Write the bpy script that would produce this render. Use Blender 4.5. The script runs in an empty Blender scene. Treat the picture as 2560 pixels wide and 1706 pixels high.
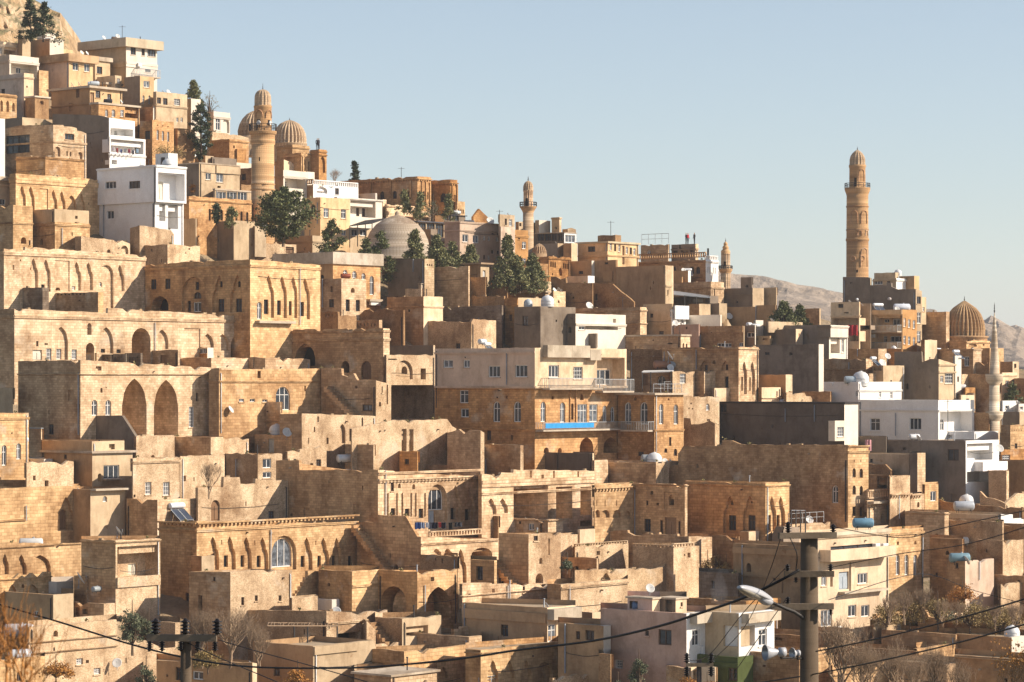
import bpy, math, random
from mathutils import Vector, noise
from mathutils.geometry import tessellate_polygon
random.seed(7)
C = bpy.context.scene.collection
R = math.radians
# ---------------- camera, sky, sun, exposure ----------------
F = 7260.0; CX = 1280.0; HY = 950.0            # focal length, centre and horizon of the view, in photograph pixels
sc = bpy.context.scene
cam = bpy.data.cameras.new('camera'); co = bpy.data.objects.new('camera', cam); C.objects.link(co)
co.location = (0, 0, 0); co.rotation_euler = (R(90), 0, 0)
cam.sensor_width = 36; cam.lens = 36*F/2560; cam.shift_y = (HY-853)/2560
cam.clip_start = 1; cam.clip_end = 20000
cam.dof.use_dof = True; cam.dof.focus_distance = 300; cam.dof.aperture_fstop = 9
sc.camera = co
AZ, EL = 82, 31                                 # sun: degrees right of straight-back-at-the-camera, elevation
S = Vector((math.sin(R(AZ))*math.cos(R(EL)), -math.cos(R(AZ))*math.cos(R(EL)), math.sin(R(EL))))
sl = bpy.data.lights.new('sun', 'SUN'); sl.energy = 5.0; sl.angle = R(.5); sl.color = (1, .875, .715)
so = bpy.data.objects.new('sun', sl); C.objects.link(so); so.rotation_euler = S.to_track_quat('Z', 'Y').to_euler()
W = bpy.data.worlds.new('World'); sc.world = W; W.use_nodes = True
nt = W.node_tree; bg = nt.nodes['Background']; sky = nt.nodes.new('ShaderNodeTexSky')
sky.sky_type = 'NISHITA'; sky.sun_disc = False; sky.sun_elevation = R(EL); sky.sun_rotation = math.atan2(S.x, S.y)
sky.air_density = 1.0; sky.dust_density = .45; sky.ozone_density = 1.6; sky.altitude = 900
hs = nt.nodes.new('ShaderNodeHueSaturation'); hs.inputs['Saturation'].default_value = .74
nt.links.new(sky.outputs[0], hs.inputs['Color'])
tn = nt.nodes.new('ShaderNodeMix'); tn.data_type = 'RGBA'; tn.blend_type = 'MULTIPLY'; tn.inputs[0].default_value = 1; tn.inputs[7].default_value = (.985, .995, 1.0, 1)
nt.links.new(hs.outputs[0], tn.inputs[6]); nt.links.new(tn.outputs[2], bg.inputs[0]); bg.inputs[1].default_value = .088
vs = sc.view_settings; vs.view_transform = 'Standard'; vs.look = 'None'; vs.gamma = 1; vs.exposure = .62
sc.cycles.max_bounces = 6; sc.cycles.diffuse_bounces = 4

# ---------------- materials ----------------
MATS = {}
def mat(name, build):
    if name in MATS: return MATS[name]
    m = bpy.data.materials.new(name); m.use_nodes = True; t = m.node_tree
    p = t.nodes['Principled BSDF']; p.inputs['Roughness'].default_value = .9
    try: p.inputs['Specular IOR Level'].default_value = .25
    except Exception: pass
    build(t, p, lambda k, **kw: _n(t, k, **kw), lambda a, b: t.links.new(a, b)); MATS[name] = m
    return m
def _n(t, k, **kw):
    n = t.nodes.new('ShaderNode'+k)
    for a, b in kw.items():
        if a[0] == '_': setattr(n, a[1:], b)
        else: n.inputs[a.replace('_', ' ')].default_value = b
    return n
def mixrgb(t, mode, fac, a, b):
    n = t.nodes.new('ShaderNodeMix'); n.data_type = 'RGBA'; n.blend_type = mode
    for i, v in ((0, fac), (6, a), (7, b)):
        if hasattr(v, 'links') or isinstance(v, bpy.types.NodeSocket): t.links.new(v, n.inputs[i])
        elif isinstance(v, (int, float)): n.inputs[i].default_value = v
        else: n.inputs[i].default_value = (*v, 1)
    return n.outputs[2]
def ramp(t, src, *stops):
    r = t.nodes.new('ShaderNodeValToRGB'); e = r.color_ramp.elements
    while len(e) < len(stops): e.new(.5)
    for i, (p, v) in enumerate(stops):
        e[i].position = p; e[i].color = (v, v, v, 1) if isinstance(v, (int, float)) else (*v, 1)
    t.links.new(src, r.inputs[0]); return r.outputs[0]
def coords(t):
    """metre coordinates along the wall, shifted per object so no two houses share a pattern"""
    uv = t.nodes.new('ShaderNodeUVMap'); oi = t.nodes.new('ShaderNodeObjectInfo')
    mu = t.nodes.new('ShaderNodeMath'); mu.operation = 'MULTIPLY'; mu.inputs[1].default_value = 213.7
    t.links.new(oi.outputs['Random'], mu.inputs[0])
    cb = t.nodes.new('ShaderNodeCombineXYZ'); t.links.new(mu.outputs[0], cb.inputs[0]); t.links.new(mu.outputs[0], cb.inputs[2])
    ad = t.nodes.new('ShaderNodeVectorMath'); ad.operation = 'ADD'
    sp = t.nodes.new('ShaderNodeMath'); sp.operation = 'PINGPONG'; sp.inputs[1].default_value = .45; t.links.new(mu.outputs[0], sp.inputs[0])   # 0 .. 0.45, differs from house to house
    sc1 = t.nodes.new('ShaderNodeMath'); sc1.operation = 'ADD'; sc1.inputs[1].default_value = .92; t.links.new(sp.outputs[0], sc1.inputs[0])
    us = t.nodes.new('ShaderNodeVectorMath'); us.operation = 'SCALE'; t.links.new(uv.outputs[0], us.inputs[0]); t.links.new(sc1.outputs[0], us.inputs['Scale'])
    t.links.new(us.outputs[0], ad.inputs[0]); t.links.new(cb.outputs[0], ad.inputs[1])
    return ad.outputs[0], oi
def mapped(t, v, s):
    m = t.nodes.new('ShaderNodeMapping'); m.inputs['Scale'].default_value = s; t.links.new(v, m.inputs[0]); return m.outputs[0]
def nz(t, v, scale, detail=4, rough=.6, s=None):
    n = t.nodes.new('ShaderNodeTexNoise'); n.inputs['Scale'].default_value = scale; n.inputs['Detail'].default_value = detail
    n.inputs['Roughness'].default_value = rough
    t.links.new(mapped(t, v, s) if s else v, n.inputs[0]); return n.outputs[0]
def wallmat(kind):
    def b(t, p, N, L):
        v, oi = coords(t); base = oi.outputs['Color']; bump = None
        if kind == 's':
            br = t.nodes.new('ShaderNodeTexBrick'); wn = t.nodes.new('ShaderNodeTexNoise'); wn.inputs['Scale'].default_value = 2.5; t.links.new(v, wn.inputs[0])
            t.links.new(mixrgb(t, 'LINEAR_LIGHT', .02, v, wn.outputs['Color']), br.inputs[0])
            for k, x in (('Scale', 1), ('Mortar Size', .02), ('Mortar Smooth', .5), ('Bias', 0), ('Brick Width', .58), ('Row Height', .30)):
                br.inputs[k].default_value = x
            br.inputs['Color1'].default_value = (.80, .76, .71, 1); br.inputs['Color2'].default_value = (1.14, 1.13, 1.12, 1); br.inputs['Mortar'].default_value = (.68, .62, .55, 1)
            c = mixrgb(t, 'MULTIPLY', 1, base, br.outputs[0]); bump = br.outputs['Fac']
        elif kind == 'r':
            wn = t.nodes.new('ShaderNodeTexNoise'); wn.inputs['Scale'].default_value = 1.1; t.links.new(v, wn.inputs[0])
            wv = mapped(t, mixrgb(t, 'LINEAR_LIGHT', .10, v, wn.outputs['Color']), (1.55, 2.7, 1.55))
            vo = t.nodes.new('ShaderNodeTexVoronoi'); vo.voronoi_dimensions = '2D'; vo.inputs['Randomness'].default_value = .62; t.links.new(wv, vo.inputs['Vector'])
            ve = t.nodes.new('ShaderNodeTexVoronoi'); ve.voronoi_dimensions = '2D'; ve.feature = 'DISTANCE_TO_EDGE'; ve.inputs['Randomness'].default_value = .62; t.links.new(wv, ve.inputs['Vector'])
            sp = t.nodes.new('ShaderNodeSeparateColor'); t.links.new(vo.outputs['Color'], sp.inputs[0])
            c = mixrgb(t, 'MULTIPLY', 1, base, ramp(t, sp.outputs[0], (0, (.74, .70, .65)), (.5, (.97, .95, .92)), (1, (1.12, 1.11, 1.09))))
            gap = ramp(t, ve.outputs['Distance'], (.0, .58), (.09, 1.)); c = mixrgb(t, 'MULTIPLY', 1, c, gap)
            iv = t.nodes.new('ShaderNodeMath'); iv.operation = 'SUBTRACT'; iv.inputs[0].default_value = 1; t.links.new(gap, iv.inputs[1]); bump = iv.outputs[0]
        else: c = base
        # broad weathering: darker smoke-brown blotches, pale lime wash, streaks running down from the top
        s = kind in 'sr'
        c = mixrgb(t, 'MULTIPLY', .9 if kind != 'w' else .3, c, ramp(t, nz(t, v, .35, 6, .65), (.34, (.66, .58, .50) if s else (.80, .77, .73)), (.6, (1.08, 1.06, 1.03))))
        c = mixrgb(t, 'MULTIPLY', .55 if s else (.4 if kind != 'w' else .15), c, ramp(t, nz(t, v, .8, 5, .7, (1.1, .28, 1.1)), (.36, (.55, .48, .42)), (.52, (1, 1, 1))))
        if s: c = mixrgb(t, 'MIX', ramp(t, nz(t, v, .22, 5, .6), (.6, 0.), (.70, .5)), c, (.64, .56, .45))
        c = mixrgb(t, 'MULTIPLY', .4 if s else .25, c, ramp(t, nz(t, v, 5, 3, .6), (.3, .72), (.7, 1.12)))
        if kind in 'pc':     # render fallen off in patches, showing the stone behind
            c = mixrgb(t, 'MULTIPLY', ramp(t, nz(t, v, .5, 7, .7), (.66, 0.), (.69, .8)), c, (.66, .55, .44))
        rr = t.nodes.new('ShaderNodeMath'); rr.operation = 'MULTIPLY'; rr.inputs[1].default_value = .9 if kind != 'w' else .4; t.links.new(oi.outputs['Random'], rr.inputs[0])
        c = mixrgb(t, 'MULTIPLY', rr.outputs[0], c, ramp(t, nz(t, v, .16, 7, .68), (.40, (.52, .43, .36) if s else (.60, .56, .52)), (.52, (1, 1, 1))))
        t.links.new(c, p.inputs['Base Color'])
        bu = t.nodes.new('ShaderNodeBump'); bu.inputs['Strength'].default_value = .5 if s else .25; bu.inputs['Distance'].default_value = .05 if kind == 's' else .09
        h = nz(t, v, 3.5, 6, .7)
        if bump is not None:
            mm = t.nodes.new('ShaderNodeMath'); mm.operation = 'SUBTRACT'; t.links.new(h, mm.inputs[0]); t.links.new(bump, mm.inputs[1]); h = mm.outputs[0]
        t.links.new(h, bu.inputs['Height']); t.links.new(bu.outputs[0], p.inputs['Normal'])
    return mat({'s': 'ashlar_stone', 'r': 'rubble_stone', 'p': 'plaster', 'w': 'white_paint', 'c': 'cement_render'}[kind], b)
def plain(name, col, rough=.7, metal=0, var=.15, tint=False):
    def b(t, p, N, L):
        v, oi = coords(t)
        c = mixrgb(t, 'MULTIPLY', 1, oi.outputs['Color'] if tint else col, ramp(t, nz(t, v, 2.2, 5), (.3, 1-var*1.6), (.7, 1+var*.5)))
        t.links.new(c, p.inputs['Base Color']); p.inputs['Roughness'].default_value = rough; p.inputs['Metallic'].default_value = metal
    return mat(name, b)
M_VOID = plain('dark_interior', (.035, .025, .018), .95)  # near-black backing that paints the shade inside openings and doorways
M_GLASS = plain('window_glass', (.05, .06, .075), .12, 0, .3)
M_CURT = plain('curtained_glass', (.17, .19, .22), .14, 0, .5)
M_WHITE = plain('white_frame', (.74, .72, .69), .5, 0, .08)
M_BROWN = plain('brown_frame', (.10, .055, .03), .6)
M_IRON = plain('dark_iron', (.045, .04, .038), .55, .3)
M_WOOD = plain('old_wood', (.20, .11, .055), .8, 0, .3)
M_STEEL = plain('dull_steel', (.45, .46, .47), .42, .6, .2)
M_DISH = plain('dish_paint', (.62, .60, .57), .5, 0, .12)
M_TANK = plain('painted_tank', (1, 1, 1), .5, .1, .12, True)
M_SOLAR = plain('solar_glass', (.05, .065, .10), .3, .1, .2)
M_TINT = plain('tinted_paint', (1, 1, 1), .7, 0, .12, True)
def b_roof(t, p, N, L):
    v, oi = coords(t)
    c = mixrgb(t, 'MULTIPLY', 1, oi.outputs['Color'], ramp(t, nz(t, v, .6, 6, .7), (.3, (.6, .56, .5)), (.7, (1.1, 1.08, 1.05))))
    c = mixrgb(t, 'MULTIPLY', .6, c, ramp(t, nz(t, v, 6, 4, .7), (.3, .6), (.7, 1.1)))
    t.links.new(c, p.inputs['Base Color'])
M_ROOF = mat('roof_earth', b_roof)
TINT = {  # wall base colours; the darker ones also paint shade onto side walls
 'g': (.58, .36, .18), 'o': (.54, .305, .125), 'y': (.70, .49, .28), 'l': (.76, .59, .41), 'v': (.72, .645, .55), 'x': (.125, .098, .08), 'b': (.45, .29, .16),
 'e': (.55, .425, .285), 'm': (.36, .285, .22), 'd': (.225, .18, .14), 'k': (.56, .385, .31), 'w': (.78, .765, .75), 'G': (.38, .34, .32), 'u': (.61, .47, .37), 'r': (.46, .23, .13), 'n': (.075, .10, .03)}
# ---------------- mesh building ----------------
class MB:
    def __init__(s): s.v = []; s.f = []; s.sm = []
    def quad(s, a, b, c, d, smooth=False): i = len(s.v); s.v += [a, b, c, d]; s.f.append((i, i+1, i+2, i+3)); s.sm.append(smooth)
    def tri(s, a, b, c): i = len(s.v); s.v += [a, b, c]; s.f.append((i, i+1, i+2)); s.sm.append(False)
    def ngon(s, pts): i = len(s.v); s.v += list(pts); s.f.append(tuple(range(i, i+len(pts)))); s.sm.append(False)
    def box(s, x0, y0, z0, x1, y1, z1): s.prism([(x0, y0), (x1, y0), (x1, y1), (x0, y1)], z0, z1)
    def prism(s, poly, z0, z1, cap=True):
        n = len(poly)
        for i in range(n):
            a, b = poly[i], poly[(i+1) % n]; s.quad((*a, z0), (*b, z0), (*b, z1), (*a, z1))
        if cap: s.ngon([(*p, z1) for p in poly]); s.ngon([(*p, z0) for p in reversed(poly)])
    def obox(s, c, u, n, a0, a1, d0, d1, z0, z1):   # box in a face's frame: along u, outward n
        P = lambda a, d: (c[0]+u[0]*a+n[0]*d, c[1]+u[1]*a+n[1]*d)
        s.prism([P(a0, d0), P(a1, d0), P(a1, d1), P(a0, d1)], z0, z1)
    def tube(s, pts, rad, seg=6, smooth=True, cap=True):
        rings = []; pts = [Vector(p) for p in pts]; n = len(pts)
        if isinstance(rad, (int, float)): rad = [rad]*n
        for i, p in enumerate(pts):
            d = (pts[min(i+1, n-1)]-pts[max(i-1, 0)]).normalized()
            a = d.cross(Vector((0, 0, 1)) if abs(d.z) < .9 else Vector((1, 0, 0))).normalized(); b = d.cross(a)
            i0 = len(s.v)
            for k in range(seg):
                w = 2*math.pi*k/seg; s.v.append(tuple(p+(a*math.cos(w)+b*math.sin(w))*rad[i]))
            rings.append(i0)
        for i in range(n-1):
            for k in range(seg):
                s.f.append((rings[i]+k, rings[i]+(k+1) % seg, rings[i+1]+(k+1) % seg, rings[i+1]+k)); s.sm.append(smooth)
        if cap:
            for r0 in (rings[0], rings[-1]): s.f.append(tuple(range(r0, r0+seg))); s.sm.append(False)
    def lathe(s, prof, seg=24, rib=0, ribs=0, ctr=(0, 0), smooth=True, cap=True):   # prof: (r, z)
        rings = []
        for r, z in prof:
            i0 = len(s.v); rings.append(i0)
            for k in range(seg):
                w = 2*math.pi*k/seg; rr = r
                if ribs: rr = r*(1-rib*(1-abs(math.sin(ribs*w/2))))
                s.v.append((ctr[0]+rr*math.cos(w), ctr[1]+rr*math.sin(w), z))
        for i in range(len(prof)-1):
            for k in range(seg):
                s.f.append((rings[i]+k, rings[i]+(k+1) % seg, rings[i+1]+(k+1) % seg, rings[i+1]+k)); s.sm.append(smooth)
        if cap:
            for r0 in (rings[0], rings[-1]): s.f.append(tuple(range(r0, r0+seg))); s.sm.append(False)
    def build(s, name, m, parent=None, col=None, org=(0, 0, 0)):
        me = bpy.data.meshes.new(name); ox, oy, oz = org
        me.from_pydata([(x-ox, y-oy, z-oz) for x, y, z in s.v], [], s.f)
        uvl = me.uv_layers.new(name='UVMap'); dat = [0.0]*(2*len(me.loops)); vv = me.vertices
        for p in me.polygons:
            n = p.normal
            if abs(n.z) > .7:
                for li in p.loop_indices:
                    c = vv[me.loops[li].vertex_index].co; dat[2*li] = c.x; dat[2*li+1] = c.y
            else:
                h = math.hypot(n.x, n.y) or 1; tx, ty = -n.y/h, n.x/h
                if tx < 0: tx, ty = -tx, -ty
                for li in p.loop_indices:
                    c = vv[me.loops[li].vertex_index].co; dat[2*li] = c.x*tx+c.y*ty; dat[2*li+1] = c.z
        uvl.data.foreach_set('uv', dat); me.polygons.foreach_set('use_smooth', s.sm)
        me.materials.append(m); o = bpy.data.objects.new(name, me); C.objects.link(o)
        if parent is not None: o.parent = parent
        else: o.location = org
        o.color = (*(col or (.6, .5, .4)), 1)
        return o
def empty(name, loc, label, cat, group=None, kind=None):
    o = bpy.data.objects.new(name, None); o.empty_display_size = .5; C.objects.link(o); o.location = loc
    return tag(o, label, cat, group, kind)
def tag(o, label=None, cat=None, group=None, kind=None):
    if label: o['label'] = label
    if cat: o['category'] = cat
    if group: o['group'] = group
    if kind: o['kind'] = kind
    return o
# ---------------- the lie of the land ----------------
YR = [(-400, 20), (0, 60), (400, 200), (640, 380), (1280, 560), (1900, 680), (2560, 840), (2960, 900)]
def yridge(x):
    for (a, ya), (b, yb) in zip(YR, YR[1:]):
        if x <= b: return ya+(yb-ya)*(max(x, a)-a)/(b-a)
    return YR[-1][1]
def depth(x, y):
    return 230*(430/230)**((1706-y)/(1706-yridge(x)))
def P3(x, y, D): return ((x-CX)/F*D, D, (HY-y)/F*D)
OX = OY = 0; SC = 1
def T(ox, oy, s):
    global OX, OY, SC
    OX, OY, SC = ox, oy, s
def X(u): return OX+u/SC
def Y(v): return OY+v/SC
# ---------------- houses ----------------
class Face:
    def __init__(s, o, u, n, L, side): s.o = o; s.u = u; s.n = n; s.L = L; s.side = side
    def pix(s, px, py):
        k = (px-CX)/F; a = (k*s.o[1]-s.o[0])/(s.u[0]-k*s.u[1]); return a, (HY-py)/F*(s.o[1]+s.u[1]*a)
    def pt(s, a, z, d=0): return (s.o[0]+s.u[0]*a-s.n[0]*d, s.o[1]+s.u[1]*a-s.n[1]*d, z)
def outline(shape, a0, a1, z0, z1):
    w = a1-a0; h = z1-z0; m = (a0+a1)/2
    if shape == 'rect': return [(a0, z0), (a1, z0), (a1, z1), (a0, z1)]
    pts = [(a0, z0), (a1, z0)]
    if shape == 'round':
        r = w/2; rz = min(r, h*.6); N = 8
        for i in range(N+1): t = math.pi*i/N; pts.append((m+r*math.cos(t), z1-rz+rz*math.sin(t)))
    elif shape == 'point':
        R_ = w*.92; ap = math.sqrt(R_*R_-(w/2-R_)**2); sc_ = min(1, h*.62/ap); N = 6
        for i in range(N+1): x = w/2*i/N; pts.append((a1-x, z1-ap*sc_+sc_*math.sqrt(max(0, R_*R_-(x-R_)**2))))
        for i in range(N-1, -1, -1): x = w/2*i/N; pts.append((a0+x, z1-ap*sc_+sc_*math.sqrt(max(0, R_*R_-(x-R_)**2))))
    else:  # trefoil niche
        q = [(0, .62), (.03, .74), (.12, .80), (.20, .81), (.24, .88), (.36, .95), (.5, 1)]
        rz = min(w*1.5, h*.8)
        for x, y in q: pts.append((a1-w*x, z1-rz+rz*(y-.62)/.38))
        for x, y in q[-2::-1]: pts.append((a0+w*x, z1-rz+rz*(y-.62)/.38))
    return pts
FE = {  # code: (shape, depth, kind)
 'w': ('rect', .16, 'win'), 'k': ('rect', .18, 'winb'), 'g': ('rect', .28, 'grille'), 'G': ('rect', .2, 'wingrille'), 'a': ('round', .2, 'win'), 'q': ('round', .22, 'winb'),
 'A': ('point', 5, 'surf'), 'E': ('round', 4, 'surf'), 'I': ('rect', 4.5, 'surf'), 'n': ('tref', .32, 'surf'), 'N': ('round', .3, 'surf'), 'Q': ('point', .32, 'surf'), 'm': ('rect', .13, 'surf'), 'b': ('rect', 1.7, 'surf'),
 'd': ('rect', .25, 'door'), 'D': ('round', .25, 'door'), 'v': ('rect', .2, 'mdoor'), 'o': ('rect', 1.3, 'void'), 'O': ('round', 1.3, 'void'), 'V': ('point', 1.6, 'void'), 'h': ('rect', .4, 'void')}
ISURF = {'surf'}
def parse(s):
    out = []
    for q in s.split(';'):
        q = q.split()
        if not q: continue
        v = [float(i) for i in q[1:]]
        n = int(v[4]) if len(v) > 4 else 1; dx = v[5] if len(v) > 5 else 0; dy = v[6] if len(v) > 6 else 0
        for i in range(n): out.append((q[0], v[0]+dx*i, v[1]+dy*i, v[2] if len(v) > 2 else 10, v[3] if len(v) > 3 else 10))
    return out
class Feat: pass
def mkfeats(face, feats, zlo, ztopf):
    L = []
    for c, x, y, w, h in feats:
        if c not in FE: continue
        x0, y0 = X(x), Y(y); x1, y1 = X(x+w), Y(y+h); xm = (x0+x1)/2
        a0, _ = face.pix(x0, y0); a1, _ = face.pix(x1, y0)
        if a0 > a1: a0, a1 = a1, a0
        zt = face.pix(xm, y0)[1]; zb = face.pix(xm, y1)[1]
        a0 = max(a0, .08); a1 = min(a1, face.L-.08); zt = min(zt, min(ztopf(a0), ztopf(a1))-.06); zb = max(zb, zlo+.1)
        if a1-a0 < .12 or zt-zb < .12: continue
        f = Feat(); f.c = c; f.sh, f.d, f.kind = FE[c]; f.b = (a0, a1, zb, zt); f.kids = []
        if f.kind == 'surf' and f.d > 1: f.d = min(f.d, max(.9, (a1-a0)*1.15))
        f.poly = outline(f.sh, a0, a1, zb, zt); L.append(f)
    top = []
    for f in L:
        def place(lst):
            for g in lst:
                A, B = f.b, g.b
                ins = A[0] > B[0]-.02 and A[1] < B[1]+.02 and A[2] > B[2]-.02 and A[3] < B[3]+.02
                if ins and g.kind == 'surf':
                    e = .05
                    nb = (max(A[0], B[0]+e), min(A[1], B[1]-e), max(A[2], B[2]+e), min(A[3], B[3]-e))
                    if nb[1]-nb[0] < .1 or nb[3]-nb[2] < .1: return
                    f.b = nb; f.poly = outline(f.sh, *nb); return place(g.kids)
                if not (A[1] <= B[0] or A[0] >= B[1] or A[3] <= B[2] or A[2] >= B[3]): return
            lst.append(f)
        place(top)
    return top
def tess(mb, face, outer, holes, d):
    loops = [[Vector((a, z, 0)) for a, z in l] for l in [outer]+holes]
    flat = [p for l in loops for p in l]; i0 = len(mb.v)
    mb.v += [face.pt(p.x, p.y, d) for p in flat]
    for t in tessellate_polygon(loops): mb.f.append(tuple(i0+i for i in t)); mb.sm.append(False)
def shrink(poly, t):
    cx = sum(p[0] for p in poly)/len(poly); w = max(p[0] for p in poly)-min(p[0] for p in poly)
    z0 = min(p[1] for p in poly); z1 = max(p[1] for p in poly); cz = (z0+z1)/2; h = z1-z0
    fx = max(.3, 1-2*t/w); fz = max(.3, 1-2*t/h)
    return [(cx+(a-cx)*fx, cz+(z-cz)*fz) for a, z in poly]
def feature(mb, face, f, d0, root, org, col, wk):
    p = f.poly; n = len(p); d1 = d0+f.d
    for i in range(n):
        a, b = p[i], p[(i+1) % n]; mb.quad(face.pt(*a, d0), face.pt(*b, d0), face.pt(*b, d1), face.pt(*a, d1))
    if f.kind == 'surf':
        tess(mb, face, p, [k.poly for k in f.kids], d1)
        for k in f.kids: feature(mb, face, k, d1, root, org, col, wk)
        return
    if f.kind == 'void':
        q = MB(); tess(q, face, p, [], d1-.003); q.build('opening_shade', M_VOID, root, None, org); return  # dark sheet stands in for the unlit room behind
    a0, a1, z0, z1 = f.b; w = a1-a0; h = z1-z0
    if f.kind in ('door', 'mdoor'):
        q = MB(); tess(q, face, p, [], d1-.04)
        col2 = random.choice([(.22, .12, .06), (.16, .09, .05), (.30, .18, .10)]) if f.kind == 'door' else random.choice([(.55, .55, .55), (.35, .4, .45), (.6, .55, .45)])
        q.obox(face.o, face.u, face.n, a0+w*.06, a0+w*.47, -(d1-.04), -(d1-.09), z0+h*.06, z0+h*.72)
        q.obox(face.o, face.u, face.n, a0+w*.53, a0+w*.94, -(d1-.04), -(d1-.09), z0+h*.06, z0+h*.72)
        q.build('door', M_TINT, root, col2, org); return
    q = MB(); t = min(.085, w*.14, h*.14); inn = shrink(p, t); df = d1-.06
    tess(q, face, p, [inn], df)
    for i in range(len(inn)):
        a, b = inn[i], inn[(i+1) % len(inn)]; q.quad(face.pt(*a, df), face.pt(*b, df), face.pt(*b, d1), face.pt(*a, d1))
    bar = lambda b0, b1, y0, y1: q.obox(face.o, face.u, face.n, b0, b1, -d1, -df+.004, y0, y1)
    if f.kind in ('win', 'winb'):
        nm = 1 if w < 1.5 else 2
        for i in range(nm): c = a0+w*(i+1)/(nm+1); bar(c-t*.4, c+t*.4, z0+t, z1-t*1.5)
        if h > w*1.05: bar(a0+t, a1-t, z0+h*.64, z0+h*.64+t*.7)
    if f.kind in ('grille', 'wingrille'):
        for i in range(1, 4): c = a0+w*i/4; bar(c-.02, c+.02, z0+t, z1-t)
        m_ = max(3, int(h/.35))
        for i in range(1, m_): z = z0+h*i/m_; bar(a0+t, a1-t, z-.02, z+.02)
    fm = {'win': M_WHITE, 'winb': M_BROWN, 'grille': M_IRON, 'wingrille': M_WHITE}[f.kind]
    wo = q.build('window', fm, root, None, org)
    q = MB(); tess(q, face, p, [], d1); r = random.random()
    q.build('pane', M_CURT if r < (.35 if f.kind in ('win', 'wingrille') else .12) else M_GLASS, wo, None, org)
    if f.kind in ('win', 'winb', 'wingrille') and random.random() < .8 and d0 < .05 and f.sh == 'rect':
        q = MB(); q.obox(face.o, face.u, face.n, a0-.08, a1+.08, -.02, .09, z0-.1, z0-.003); q.build('sill', wk, wo, col, org)
HOUSES = []; HOSTS = {}; last = None
class House: pass
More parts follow.
